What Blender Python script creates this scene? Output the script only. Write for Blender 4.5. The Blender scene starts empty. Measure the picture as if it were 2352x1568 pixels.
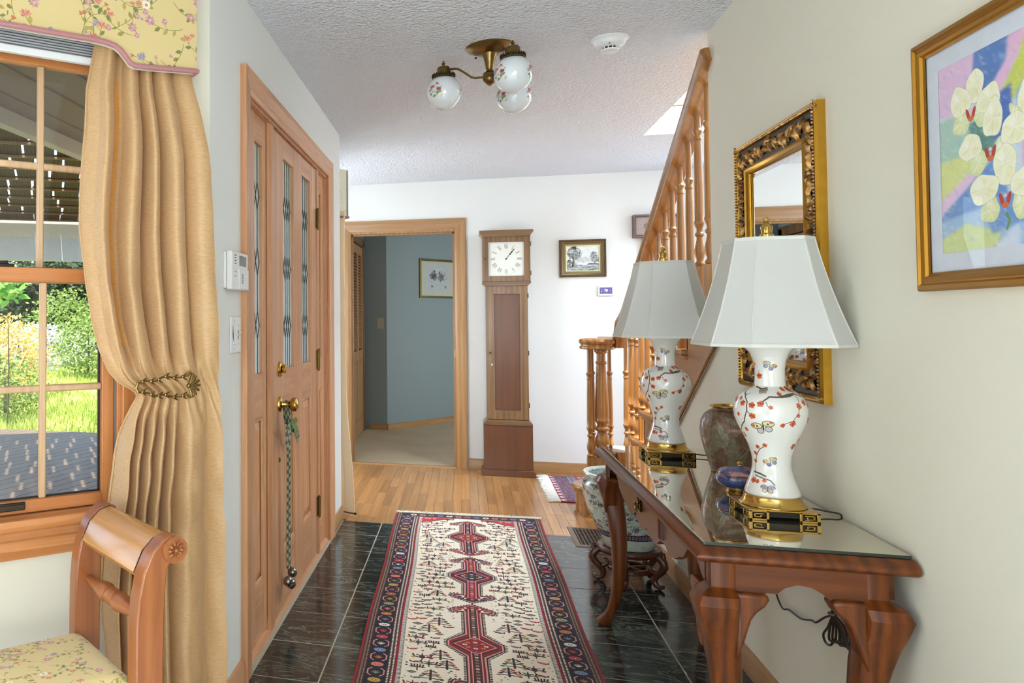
import bpy, math, random
import numpy as np
from mathutils import Vector, Matrix
C = bpy.context.scene.collection
PI = math.pi
rnd = random.Random(7)

# ---------------------------------------------------------------- camera
F, CX, CY, YAW, PITCH, ROLL, CH = 1769.52, 559.81, 675.52, -0.279, 0.030, 0.002, 1.255
sn, cs = math.sin, math.cos
right = Vector((cs(YAW), -sn(YAW), 0)); fwd = Vector((sn(YAW), cs(YAW), 0)); down = Vector((0, 0, -1))
f2 = fwd * cs(PITCH) - down * sn(PITCH); d2 = down * cs(PITCH) + fwd * sn(PITCH)
r3 = right * cs(ROLL) + d2 * sn(ROLL); d3 = d2 * cs(ROLL) - right * sn(ROLL)
cam = bpy.data.cameras.new('camera'); co = bpy.data.objects.new('camera', cam); C.objects.link(co)
cam.sensor_width = 36; cam.lens = F / 2352 * 36
cam.shift_x = (1176 - CX) / 2352; cam.shift_y = -(784 - CY) / 2352
cam.clip_start = .02; cam.clip_end = 300
co.matrix_world = Matrix(((r3.x, -d3.x, -f2.x, 0), (r3.y, -d3.y, -f2.y, 0), (r3.z, -d3.z, -f2.z, CH), (0, 0, 0, 1)))
bpy.context.scene.camera = co

# ---------------------------------------------------------------- exposure, sky, sun, window light, added fill light
sc = bpy.context.scene
sc.view_settings.view_transform = 'Standard'; sc.view_settings.look = 'None'
sc.view_settings.gamma = 1; sc.view_settings.use_curve_mapping = False
sc.view_settings.exposure = 0.52
w = bpy.data.worlds.new('world'); sc.world = w; w.use_nodes = True
wn = w.node_tree.nodes; wl = w.node_tree.links
sky = wn.new('ShaderNodeTexSky'); sky.sky_type = 'NISHITA'; sky.sun_disc = False
sky.sun_elevation = math.radians(48); sky.sun_rotation = math.radians(200)
wl.new(sky.outputs[0], wn['Background'].inputs[0]); wn['Background'].inputs[1].default_value = .46

def lamp(name, kind, loc, direction, energy, color=(1, 1, 1), size=1, size_y=None):
    l = bpy.data.lights.new(name, kind); o = bpy.data.objects.new(name, l); C.objects.link(o)
    o.location = loc; o.rotation_euler = Vector(direction).to_track_quat('-Z', 'Y').to_euler()
    l.energy = energy; l.color = color
    if kind == 'AREA':
        l.shape = 'RECTANGLE'; l.size = size; l.size_y = size_y or size
    elif kind == 'SUN': l.angle = math.radians(.6)
    return o
lamp('sun', 'SUN', (0, 0, 8), (-.12, .32, -.93), 7.0, (1, .95, .86))
# daylight through the far bay, living room and stair windows, and added fills
lamp('far_bay_window_light', 'AREA', (-1.28, 5.23, 1.45), (1, .8, .05), 22, (.70, .85, 1), .85, 1.2)
lamp('living_window_light', 'AREA', (-2.26, 6.1, 1.3), (1, -.25, .12), 8, (.70, .85, 1), .9, 1.4)
lamp('stair_side_window_light', 'AREA', (1.93, 6.0, 1.6), (-1, -.35, .15), 12, (.64, .82, 1), .8, 1.6)
lamp('upper_stair_window_light', 'AREA', (1.90, 4.5, 3.0), (-1, 0, -.85), 135, (.74, .87, 1), 1.6, .9)
lamp('living_rear_window_light', 'AREA', (-1.70, 6.60, 1.45), (.45, -1, 0), 25, (.72, .86, 1), 1.0, 1.3)
lamp('dining_fill_light', 'AREA', (-2.7, -.6, 1.1), (1, .5, .55), 16, (.84, .93, 1), 2.2, 1.5)  # added fill from the unseen dining end, no window known there
lamp('rear_fill_light', 'AREA', (.2, -2.75, 1.0), (-.10, 1, .30), 50, (.84, .93, 1), 2.4, 1.6)  # added broad soft fill behind the camera
lamp('right_fill_light', 'AREA', (.93, -1.3, 1.5), (-1, 1.0, .25), 46, (.84, .93, 1), 1.8, 1.4)  # added lamp, brightens the door wall from the right
lamp('floor_bounce_fill', 'AREA', (-.7, -.6, 2.36), (0, 0, -1), 96, (.84, .94, 1), 1.4, 1.4).data.spread = math.radians(95)  # added lamp, bounced off the rear floor to lift the ceiling
lamp('bedroom_window_light', 'AREA', (2.0, 8.4, 1.1), (-1, .25, .05), 26, (.85, .93, 1), 1.2, 1.2)
lamp('stair_window_light', 'AREA', (1.55, 4.4, 4.2), (0, 0, -1), 26, (.9, .95, 1), .6, 1.2)

# ---------------------------------------------------------------- mesh builder and object helpers
class MB:
    def __init__(s): s.v = []; s.f = []; s.uv = {}; s.mi = []; s.m = 0
    def vert(s, p, uv=None):
        s.v.append(tuple(p))
        if uv is not None: s.uv[len(s.v) - 1] = uv
        return len(s.v) - 1
    def face(s, *i): s.f.append(tuple(i)); s.mi.append(s.m)
    def poly(s, pts, uvs=None):
        s.face(*[s.vert(p, uvs[k] if uvs else None) for k, p in enumerate(pts)]); return s
    def box(s, x0, y0, z0, x1, y1, z1):
        if x0 > x1: x0, x1 = x1, x0
        if y0 > y1: y0, y1 = y1, y0
        if z0 > z1: z0, z1 = z1, z0
        a = [s.vert(p) for p in ((x0, y0, z0), (x1, y0, z0), (x1, y1, z0), (x0, y1, z0), (x0, y0, z1), (x1, y0, z1), (x1, y1, z1), (x0, y1, z1))]
        for q in ((3, 2, 1, 0), (4, 5, 6, 7), (0, 1, 5, 4), (1, 2, 6, 5), (2, 3, 7, 6), (3, 0, 4, 7)): s.face(*[a[i] for i in q])
        return s
    def prism(s, poly, axis, a, b):
        """poly: list of 2-d points in the two other axes (in xyz order), extruded along axis from a to b."""
        def P(p, t):
            return (t, p[0], p[1]) if axis == 0 else ((p[0], t, p[1]) if axis == 1 else (p[0], p[1], t))
        n = len(poly); ar = sum(poly[i][0] * poly[(i + 1) % n][1] - poly[(i + 1) % n][0] * poly[i][1] for i in range(n))
        if (ar < 0) != (axis == 1): poly = poly[::-1]
        if a > b: a, b = b, a
        A = [s.vert(P(p, a)) for p in poly]; B = [s.vert(P(p, b)) for p in poly]
        s.face(*A[::-1]); s.face(*B)
        for i in range(n): j = (i + 1) % n; s.face(A[i], A[j], B[j], B[i])
        return s
    def lathe(s, prof, n=24, c=(0, 0, 0), axis=2, uv=False, a0=0, vr=None):
        rows = []
        z0, z1 = vr or (min(p[1] for p in prof), max(p[1] for p in prof))
        for r, z in prof:
            row = []
            for k in range(n + 1 if uv else n):
                a = a0 + 2 * PI * k / n; p = (r * cs(a), r * sn(a), z)
                if axis == 0: p = (p[2], p[0], p[1])
                elif axis == 1: p = (p[1], p[2], p[0])
                row.append(s.vert((p[0] + c[0], p[1] + c[1], p[2] + c[2]), (k / n, (z - z0) / (z1 - z0)) if uv else None))
            rows.append(row)
        m = len(rows[0])
        for a, b in zip(rows, rows[1:]):
            for k in range(m - 1 if uv else m):
                j = (k + 1) % m; s.face(a[k], a[j], b[j], b[k])
        if not uv:
            if prof[0][0] > 1e-4: s.face(*rows[0][::-1])
            if prof[-1][0] > 1e-4: s.face(*rows[-1])
        return s
    def tube(s, pts, r, n=8, closed=False, flat=None, cap=True):
        """round tube along pts; r a number or one radius per point; flat=(a,b) gives an elliptic section"""
        pts = [Vector(p) for p in pts]; N = len(pts); rows = []; up = None
        for i, p in enumerate(pts):
            if closed: t = pts[(i + 1) % N] - pts[i - 1]
            else: t = pts[min(i + 1, N - 1)] - pts[max(i - 1, 0)]
            t.normalize()
            if up is None: up = Vector((0, 0, 1)) if abs(t.z) < .9 else Vector((0, 1, 0))
            x = t.cross(up)
            if x.length < 1e-6: x = t.orthogonal()
            x.normalize(); y = x.cross(t).normalized(); up = y
            rr = r[i] if isinstance(r, (list, tuple)) else r
            fa, fb = flat or (1, 1)
            rows.append([s.vert(p + x * (rr * fa * cs(2 * PI * k / n)) + y * (rr * fb * sn(2 * PI * k / n))) for k in range(n)])
        for i in range(N if closed else N - 1):
            a, b = rows[i], rows[(i + 1) % N]
            for k in range(n): s.face(a[k], a[(k + 1) % n], b[(k + 1) % n], b[k])
        if cap and not closed: s.face(*rows[0][::-1]); s.face(*rows[-1])
        return s
    def sweep(s, sec, pts, closed=False, up=(0, 0, 1)):
        """sweep a 2-d section (side, up) along pts keeping 'up' fixed"""
        pts = [Vector(p) for p in pts]; N = len(pts); rows = []; U = Vector(up)
        for i, p in enumerate(pts):
            t = (pts[(i + 1) % N] - pts[i - 1]) if closed else (pts[min(i + 1, N - 1)] - pts[max(i - 1, 0)])
            x = t.cross(U).normalized(); y = x.cross(t).normalized()
            rows.append([s.vert(p + x * a + y * b) for a, b in sec])
        m = len(sec)
        for i in range(N if closed else N - 1):
            a, b = rows[i], rows[(i + 1) % N]
            for k in range(m): s.face(a[k], b[k], b[(k + 1) % m], a[(k + 1) % m])
        if not closed: s.face(*rows[0]); s.face(*rows[-1][::-1])
        return s
    def frame(s, w, h, prof, seg=1):
        """mitred picture frame in the local xz plane, front towards -y; prof: (inset from outer edge, height off wall)"""
        rows = []
        for ins, d in prof:
            a, b = w / 2 - ins, h / 2 - ins
            rows.append([s.vert(p) for p in ((-a, -d, -b), (a, -d, -b), (a, -d, b), (-a, -d, b))])
        for p, q in zip(rows, rows[1:]):
            for k in range(4): j = (k + 1) % 4; s.face(p[k], p[j], q[j], q[k])
        return s
    def ringbox(s, x0, x1, z0, z1, ix0, ix1, iz0, iz1, y0, y1):
        """flat rectangular frame in xz with a hole, thick from y0 to y1"""
        R = []
        for y in (y0, y1):
            for q in ((x0, x1, z0, z1), (ix0, ix1, iz0, iz1)): R.append([s.vert(p) for p in ((q[0], y, q[2]), (q[1], y, q[2]), (q[1], y, q[3]), (q[0], y, q[3]))])
        A, B, D, E = R
        for k in range(4):
            j = (k + 1) % 4; s.face(A[k], A[j], B[j], B[k]); s.face(D[j], D[k], E[k], E[j]); s.face(A[j], A[k], D[k], D[j]); s.face(B[k], B[j], E[j], E[k])
        return s
    def grid(s, fn, nu, nv, uv=True, wrap=False):
        ids = [[s.vert(fn(i / nu, j / nv), (i / nu, j / nv) if uv else None) for i in range(nu + 1)] for j in range(nv + 1)]
        for j in range(nv):
            for i in range(nu): s.face(ids[j][i], ids[j][i + 1], ids[j + 1][i + 1], ids[j + 1][i])
        return s
    def ball(s, c, r, n=12, m=8, sq=(1, 1, 1)):
        rows = []
        for j in range(1, m):
            t = PI * j / m
            rows.append([s.vert((c[0] + r * sq[0] * sn(t) * cs(2 * PI * k / n), c[1] + r * sq[1] * sn(t) * sn(2 * PI * k / n), c[2] - r * sq[2] * cs(t))) for k in range(n)])
        b = s.vert((c[0], c[1], c[2] - r * sq[2])); t = s.vert((c[0], c[1], c[2] + r * sq[2]))
        for k in range(n): s.face(b, rows[0][(k + 1) % n], rows[0][k]); s.face(t, rows[-1][k], rows[-1][(k + 1) % n])
        for p, q in zip(rows, rows[1:]):
            for k in range(n): s.face(p[k], p[(k + 1) % n], q[(k + 1) % n], q[k])
        return s
    def mesh(s, name, mats, smooth=35):
        me = bpy.data.meshes.new(name); me.from_pydata(s.v, [], s.f)
        for m in (mats if isinstance(mats, (list, tuple)) else [mats]): me.materials.append(m)
        if s.uv:
            l = me.uv_layers.new(name='UVMap')
            vi = np.empty(len(me.loops), dtype=np.int32); me.loops.foreach_get('vertex_index', vi)
            arr = np.zeros((len(s.v), 2), dtype=np.float32)
            for k, u in s.uv.items(): arr[k] = u
            l.data.foreach_set('uv', arr[vi].ravel())
        if any(s.mi): me.polygons.foreach_set('material_index', s.mi)
        if smooth:
            me.shade_smooth(); me.set_sharp_from_angle(angle=math.radians(smooth))
        me.update(); return me

def part(name, mb, mat, parent=None, bev=0, smooth=35, label=None, kind=None, loc=None, rz=0, seg=2):
    me = mb if isinstance(mb, bpy.types.Mesh) else mb.mesh(name, mat, smooth)
    o = bpy.data.objects.new(name, me); C.objects.link(o)
    if parent: o.parent = parent
    if loc: o.location = loc
    if rz: o.rotation_euler.z = rz
    if bev:
        b = o.modifiers.new('bevel', 'BEVEL'); b.width = bev; b.segments = seg; b.limit_method = 'ANGLE'; b.angle_limit = math.radians(40)
    if label: o['label'] = label
    if kind: o['kind'] = kind
    return o
def tag(o, label, cat, group=None):
    o['label'] = label; o['category'] = cat
    if group: o['group'] = group
    return o
def thing(name, label, cat, loc=(0, 0, 0), rz=0, group=None):
    o = bpy.data.objects.new(name, None); C.objects.link(o); o.empty_display_size = .05
    o.location = loc; o.rotation_euler.z = rz
    return tag(o, label, cat, group)
def struct(name, mb=None, mat=None, bev=0, loc=(0, 0, 0), rz=0, parent=None, smooth=35):
    if mb is None:
        o = bpy.data.objects.new(name, None); C.objects.link(o); o.empty_display_size = .05
    else: o = part(name, mb, mat, parent, bev, smooth)
    o.location = loc; o.rotation_euler.z = rz; o['kind'] = 'structure'
    return o
def copy_tree(o, parent=None):
    c = o.copy(); C.objects.link(c)
    if parent: c.parent = parent
    for ch in list(o.children): copy_tree(ch, c)
    return c

# ---------------------------------------------------------------- material helpers
def lin(r, g, b):
    f = lambda v: (v / 255 / 12.92) if v / 255 <= .04045 else ((v / 255 + .055) / 1.055) ** 2.4
    return (f(r), f(g), f(b), 1)
class NT:
    def __init__(s, name):
        s.m = bpy.data.materials.new(name); s.m.use_nodes = True; s.t = s.m.node_tree
        s.b = s.t.nodes['Principled BSDF']; s.out = s.t.nodes['Material Output']
    def n(s, typ, **k):
        o = s.t.nodes.new('ShaderNode' + typ)
        for a, v in k.items():
            if a.startswith('i_'):
                key = a[2:]; key = int(key) if key.isdigit() else key.replace('_', ' ')
                o.inputs[key].default_value = v
            else: setattr(o, a, v)
        return o
    def l(s, a, b): s.t.links.new(a, b)
    def ramp(s, fac, stops, interp='LINEAR'):
        r = s.n('ValToRGB'); e = r.color_ramp; e.interpolation = interp
        while len(e.elements) < len(stops): e.elements.new(.5)
        for q, (p, c) in zip(e.elements, stops): q.position = p; q.color = c
        s.l(fac, r.inputs[0]); return r.outputs[0]
    def coords(s, scale=(1, 1, 1), kind='Object', rot=(0, 0, 0), loc=(0, 0, 0)):
        t = s.n('TexCoord'); m = s.n('Mapping'); m.inputs['Scale'].default_value = scale
        m.inputs['Rotation'].default_value = rot; m.inputs['Location'].default_value = loc
        s.l(t.outputs[kind], m.inputs[0]); return m.outputs[0]
    def noise(s, v, scale, detail=3, rough=.55, dist=0):
        n = s.n('TexNoise'); s.l(v, n.inputs['Vector'])
        n.inputs['Scale'].default_value = scale; n.inputs['Detail'].default_value = detail
        n.inputs['Roughness'].default_value = rough; n.inputs['Distortion'].default_value = dist
        return n.outputs['Fac']
    def mix(s, fac, a, b, mode='MIX'):
        m = s.n('Mix', data_type='RGBA', blend_type=mode)
        for k, v in ((0, fac), (6, a), (7, b)):
            if hasattr(v, 'is_output'): s.l(v, m.inputs[k])
            else: m.inputs[k].default_value = v
        return m.outputs[2]
    def math(s, op, a, b=None):
        m = s.n('Math', operation=op)
        for k, v in ((0, a), (1, b)):
            if v is None: continue
            if hasattr(v, 'is_output'): s.l(v, m.inputs[k])
            else: m.inputs[k].default_value = v
        return m.outputs[0]
    def bump(s, h, strength=.3, dist=.01):
        b = s.n('Bump'); b.inputs['Strength'].default_value = strength; b.inputs['Distance'].default_value = dist
        s.l(h, b.inputs['Height']); s.l(b.outputs[0], s.b.inputs['Normal'])
    def set(s, col=None, rough=.5, metal=0, spec=.5, coat=0, coat_rough=.1):
        if col is not None:
            if hasattr(col, 'is_output'): s.l(col, s.b.inputs['Base Color'])
            else: s.b.inputs['Base Color'].default_value = col
        if hasattr(rough, 'is_output'): s.l(rough, s.b.inputs['Roughness'])
        else: s.b.inputs['Roughness'].default_value = rough
        s.b.inputs['Metallic'].default_value = metal; s.b.inputs['Specular IOR Level'].default_value = spec
        s.b.inputs['Coat Weight'].default_value = coat; s.b.inputs['Coat Roughness'].default_value = coat_rough
        return s.m
def plain(name, col, rough=.5, metal=0, spec=.5, coat=0, var=.06, nscale=30):
    """one colour with a little mottling, so that no surface is perfectly even"""
    t = NT(name); v = t.coords()
    f = t.noise(v, nscale, 3)
    c2 = tuple(max(0, min(1, x * (1 - var * 2))) for x in col[:3]) + (1,)
    return t.set(t.mix(f, c2, tuple(min(1, x * (1 + var)) for x in col[:3]) + (1,)), rough, metal, spec, coat)
def wood(name, dark, light, axis='Z', scale=1.0, rough=.35, coat=.25, streak=.5, perobj=0.0):
    t = NT(name); k = 14 * scale
    sq = {'X': (.05 * k, k, k), 'Y': (k, .05 * k, k), 'Z': (k, k, .05 * k)}[axis]
    v = t.coords(sq)
    if perobj:
        oi = t.n('ObjectInfo'); ad = t.n('VectorMath', operation='ADD'); sc_ = t.n('VectorMath', operation='SCALE')
        cb = t.n('CombineXYZ'); t.l(oi.outputs['Random'], cb.inputs[0]); t.l(oi.outputs['Random'], cb.inputs[1]); t.l(oi.outputs['Random'], cb.inputs[2])
        t.l(cb.outputs[0], sc_.inputs[0]); sc_.inputs['Scale'].default_value = 91.0
        t.l(v, ad.inputs[0]); t.l(sc_.outputs[0], ad.inputs[1]); v = ad.outputs[0]
    f = t.noise(v, 1.6, 5, .6, 1.2)
    wv = t.n('TexWave', wave_type='BANDS', bands_direction={'X': 'Y', 'Y': 'X', 'Z': 'X'}[axis])
    t.l(v, wv.inputs['Vector']); wv.inputs['Scale'].default_value = .55; wv.inputs['Distortion'].default_value = 7; wv.inputs['Detail'].default_value = 3
    g = t.math('ADD', t.math('MULTIPLY', f, 1 - streak * .5), t.math('MULTIPLY', wv.outputs['Fac'], streak * .5))
    col = t.ramp(g, [(.18, dark), (.5, tuple((a + b) / 2 for a, b in zip(dark, light))), (.82, light)])
    fine = t.noise(v, 9, 2)
    col = t.mix(t.ramp(fine, [(.35, (0, 0, 0, 1)), (.5, (1, 1, 1, 1))]), t.mix(.22, col, dark), col)
    if perobj:
        hs = t.n('HueSaturation'); t.l(col, hs.inputs['Color'])
        mr = t.n('MapRange'); t.l(oi.outputs['Random'], mr.inputs[0]); mr.inputs[3].default_value = 1 - perobj; mr.inputs[4].default_value = 1 + perobj
        t.l(mr.outputs[0], hs.inputs['Value']); col = hs.outputs[0]
    t.bump(f, .05, .004)
    return t.set(col, rough, 0, .5, coat, .12)
def metal(name, col, rough=.25, var=.25, nscale=25):
    t = NT(name); v = t.coords(); f = t.noise(v, nscale, 4)
    d = tuple(x * (1 - var) for x in col[:3]) + (1,)
    return t.set(t.mix(f, d, col), rough, 1.0)
def pane_glass(name, tint=(1, 1, 1, 1), ior=1.5, rough=0.0):
    """thin pane: reflects by Fresnel, otherwise lets the view through"""
    t = NT(name); fr = t.n('Fresnel'); fr.inputs['IOR'].default_value = ior
    tr = t.n('BsdfTransparent'); tr.inputs[0].default_value = tint
    gl = t.n('BsdfGlossy'); gl.inputs['Roughness'].default_value = rough
    g_ = t.n('NewGeometry'); k = t.math('MULTIPLY', fr.outputs[0], t.math('SUBTRACT', 1.0, g_.outputs['Backfacing']))
    mx = t.n('MixShader'); t.l(k, mx.inputs[0]); t.l(tr.outputs[0], mx.inputs[1]); t.l(gl.outputs[0], mx.inputs[2])
    t.l(mx.outputs[0], t.out.inputs[0]); return t.m

# ---------------------------------------------------------------- painted canvases (numpy pictures made here, for flat print and woven pattern)
class Canvas:
    def __init__(s, w, h, bg=(1, 1, 1), x0=0, y0=0, sx=1.0, sy=None):
        s.w, s.h = int(w), int(h); s.a = np.empty((s.h, s.w, 3), dtype=np.float32); s.a[:] = np.array(bg, dtype=np.float32)
        s.x0, s.y0, s.sx, s.sy = x0, y0, sx, sy or sx      # user units -> pixels
    def P(s, p): return ((p[0] - s.x0) * s.sx, (p[1] - s.y0) * s.sy)
    def _bb(s, x0, y0, x1, y1):
        a, b, c, d = max(0, int(x0)), max(0, int(y0)), min(s.w, int(x1) + 2), min(s.h, int(y1) + 2)
        if a >= c or b >= d: return None
        Y, X = np.mgrid[b:d, a:c]; return a, b, c, d, X + .5, Y + .5
    def _put(s, q, m, col, al):
        a, b, c, d = q[:4]; m = (np.clip(m, 0, 1) * al)[..., None].astype(np.float32)
        s.a[b:d, a:c] = s.a[b:d, a:c] * (1 - m) + np.array(col, dtype=np.float32) * m
    def ell(s, x, y, rx, ry, col, rot=0, al=1, soft=0):
        px, py = s.P((x, y)); rx, ry = max(.6, rx * abs(s.sx)), max(.6, ry * abs(s.sy)); R = max(rx, ry) + 1
        q = s._bb(px - R, py - R, px + R, py + R)
        if not q: return
        X, Y = q[4] - px, q[5] - py; c, n = cs(rot), sn(rot)
        d = np.sqrt(((X * c + Y * n) / rx) ** 2 + ((-X * n + Y * c) / ry) ** 2)
        k = min(rx, ry) if not soft else 1 / soft
        s._put(q, (1 - d) * k + .5 if not soft else (1 - d) * k, col, al)
    def line(s, pts, wd, col, al=1):
        pts = [s.P(p) for p in pts]; r = max(.55, wd * (abs(s.sx) + abs(s.sy)) / 4)
        for (x0, y0), (x1, y1) in zip(pts, pts[1:]):
            q = s._bb(min(x0, x1) - r - 1, min(y0, y1) - r - 1, max(x0, x1) + r + 1, max(y0, y1) + r + 1)
            if not q: continue
            dx, dy = x1 - x0, y1 - y0; L = dx * dx + dy * dy or 1e-9
            t = np.clip(((q[4] - x0) * dx + (q[5] - y0) * dy) / L, 0, 1)
            s._put(q, r - np.hypot(q[4] - x0 - t * dx, q[5] - y0 - t * dy) + .5, col, al)
    def poly(s, pts, col, al=1):
        pts = [s.P(p) for p in pts]; xs = [p[0] for p in pts]; ys = [p[1] for p in pts]
        q = s._bb(min(xs), min(ys), max(xs), max(ys))
        if not q: return
        ins = np.zeros(q[4].shape, bool); X, Y = q[4], q[5]
        for i in range(len(pts)):
            (ax, ay), (bx, by) = pts[i], pts[i - 1]
            if ay == by: continue
            ins ^= ((ay > Y) != (by > Y)) & (X < (bx - ax) * (Y - ay) / (by - ay) + ax)
        s._put(q, ins.astype(np.float32), col, al)
    def grain(s, amt, seed=1):
        s.a += (np.random.RandomState(seed).rand(s.h, s.w, 1).astype(np.float32) - .5) * amt
    def image(s, name):
        im = bpy.data.images.new(name, s.w, s.h)
        o = np.ones((s.h, s.w, 4), dtype=np.float32); o[..., :3] = np.clip(s.a[::-1], 0, 1)
        im.pixels.foreach_set(o.ravel()); im.update(); im.pack(); return im
def printed(name, cv, rough=.6, coat=0, spec=.5, bump=None, sheen=0, kind='UV', clip=False):
    t = NT(name); tc = t.n('TexCoord'); im = t.n('TexImage'); im.image = cv.image(name)
    if clip: im.extension = 'CLIP'
    t.l(tc.outputs[kind], im.inputs[0])
    if bump:
        v = t.coords(); t.bump(t.noise(v, bump[0], 2), bump[1], .003)
    if sheen: t.b.inputs['Sheen Weight'].default_value = sheen
    return t.set(im.outputs[0], rough, 0, spec, coat, .05)
def c3(r, g, b): return (r / 255, g / 255, b / 255)
# ================================================================ MATERIALS
def wall_paint(name, col):
    t = NT(name); v = t.coords(); f = t.noise(v, 2.2, 2)
    t.bump(t.noise(v, 260, 2), .05, .002)
    return t.set(t.mix(f, tuple(x * .97 for x in col[:3]) + (1,), col), .62, 0, .35)
M_wall = wall_paint('cream wall paint', lin(234, 229, 211))
M_wall_lit = wall_paint('cool lit wall paint', lin(238, 238, 234))  # same cream paint, with cooler and brighter daylight put into its colour
M_blue = wall_paint('grey blue wall paint', lin(136, 147, 146))
def popcorn():
    t = NT('textured ceiling'); v = t.coords()
    vo = t.n('TexVoronoi', feature='F1'); t.l(v, vo.inputs['Vector']); vo.inputs['Scale'].default_value = 70
    f = t.noise(v, 48, 4, .7); h = t.math('SUBTRACT', f, t.math('MULTIPLY', vo.outputs['Distance'], .8))
    t.bump(h, 1.0, .012)
    return t.set(t.mix(t.noise(v, 130, 2), lin(220, 222, 227), lin(244, 246, 250)), .9, 0, .2)
M_ceil = popcorn()
M_white = plain('white gloss paint', lin(236, 236, 236), .35, var=.02)
M_plastic = plain('white plastic', lin(232, 232, 230), .35, var=.02)
M_plastic_d = plain('grey plastic', lin(120, 120, 118), .4)
M_black = plain('black rubber', lin(22, 22, 22), .5)
M_darkm = plain('dark bronze metal', lin(70, 62, 52), .4, .7)
firD, firL = lin(178, 116, 74), lin(228, 174, 128)
M_fir = {a: wood('clear fir ' + a, firD, firL, a, 1.2, .42, .12, .35) for a in 'XYZ'}
M_case = {a: wood('golden pine casing ' + a, lin(148, 102, 56), lin(192, 148, 98), a, 1.0, .4, .15, .45) for a in 'XYZ'}
M_sash = {a: wood('orange window pine ' + a, lin(178, 106, 54), lin(218, 150, 92), a, 1.1, .38, .2, .4) for a in 'XYZ'}
M_munt = wood('pale muntin wood', lin(188, 148, 108), lin(216, 182, 144), 'Z', 1.5, .45, .1, .3)
M_oak = {a: wood('varnished oak ' + a, lin(130, 80, 33), lin(188, 132, 68), a, 1.3, .3, .35, .5) for a in 'XYZ'}
M_plank = wood('oak strip floor', lin(160, 106, 56), lin(202, 150, 94), 'Y', 1.0, .3, .3, .22, perobj=.20)
M_cherry = {a: wood('dark cherry ' + a, lin(58, 26, 8), lin(128, 66, 22), a, 1.2, .36, .08, .5) for a in 'XYZ'}
M_clock = {a: wood('walnut stained maple ' + a, lin(84, 56, 28), lin(148, 106, 58), a, 1.0, .38, .2, .45) for a in 'XYZ'}
M_clockp = wood('reddish clock panel', lin(82, 44, 18), lin(112, 64, 28), 'Z', .8, .4, .12, .12)
M_bench = {a: wood('honey maple ' + a, lin(128, 68, 32), lin(174, 106, 56), a, .9, .3, .25, .35) for a in 'XYZ'}
M_benchtop = wood('pale honey maple', lin(176, 116, 56), lin(216, 160, 96), 'Y', .8, .22, .5, .3)
for m_ in M_cherry.values(): m_.node_tree.nodes['Principled BSDF'].inputs['Specular IOR Level'].default_value = .35
M_rose = wood('carved rosewood', lin(58, 26, 16), lin(104, 52, 32), 'Z', 1.5, .35, .3, .3)
M_brass = metal('polished brass', lin(214, 176, 96), .16, .12)
M_abrass = metal('antique brass', lin(150, 122, 74), .3, .35)
M_dbrass = metal('dark antique brass', lin(96, 80, 52), .4, .4, 60)
M_steel = metal('tarnished steel', lin(150, 140, 130), .22, .3)
M_glass = pane_glass('window glass')
def tile_mat():
    t = NT('green black slate tile'); oi = t.n('ObjectInfo')
    tc = t.n('TexCoord'); ad = t.n('VectorMath', operation='ADD'); cb = t.n('CombineXYZ')
    for k, m in enumerate((53., 31., 17.)): t.l(t.math('MULTIPLY', oi.outputs['Random'], m), cb.inputs[k])
    t.l(tc.outputs['Object'], ad.inputs[0]); t.l(cb.outputs[0], ad.inputs[1]); v = ad.outputs[0]
    mp = t.n('Mapping'); mp.inputs['Scale'].default_value = (.8, 2.2, 1); t.l(v, mp.inputs[0]); v2 = mp.outputs[0]
    mist = t.noise(v2, 4, 6, .7, 1.5)
    base = t.ramp(mist, [(.3, lin(18, 20, 21)), (.55, lin(38, 43, 43)), (.8, lin(70, 78, 74))])
    vn = t.noise(v2, 3.1, 5, .65, 2.2)
    vein = t.ramp(t.math('ABSOLUTE', t.math('SUBTRACT', vn, .5)), [(0, (1, 1, 1, 1)), (.012, (.35, .35, .35, 1)), (.035, (0, 0, 0, 1))])
    vm = t.math('MULTIPLY', vein, t.noise(v, 6, 3))
    col = t.mix(t.math('MULTIPLY', vm, 1.0), base, lin(140, 156, 140))
    fl = t.ramp(t.noise(v2, 26, 4, .75, 1), [(.6, (0, 0, 0, 1)), (.75, (1, 1, 1, 1))])
    col = t.mix(t.math('MULTIPLY', fl, .25), col, lin(116, 134, 120))
    t.bump(t.noise(v, 30, 3), .04, .002)
    return t.set(col, .13, 0, .6)
M_tile = tile_mat()
M_grout = plain('light grout', lin(176, 168, 148), .9)
def carpet(name, a, b):
    t = NT(name); v = t.coords()
    t.bump(t.noise(v, 300, 2), .6, .01)
    return t.set(t.mix(t.noise(v, 3, 4), a, b), .95, 0, .1)
M_bounce = carpet('pale bounce floor', lin(196, 198, 200), lin(214, 216, 218))  # unseen rear floor, made pale and neutral to bounce light
M_carpet = carpet('taupe carpet', lin(178, 158, 130), lin(206, 188, 160))

# ================================================================ SETTING
XL, XR, YB, ZC, WT = -.747, .952, 6.672, 2.40, .14
S45 = math.sqrt(.5)
# --- door wall: opening y 2.655..4.345, z 0..2.06 (local x = -y thickness handled in world axes)
DY0, DY1, DZ = 2.64, 4.36, 2.065
b = MB(); X0 = XL - WT
b.box(X0, 2.232, 0, XL, DY0, ZC); b.box(X0, DY1, 0, XL, 4.80, ZC); b.box(X0, DY0, DZ, XL, DY1, ZC)
struct('wall_left', b, M_wall_lit)
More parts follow.
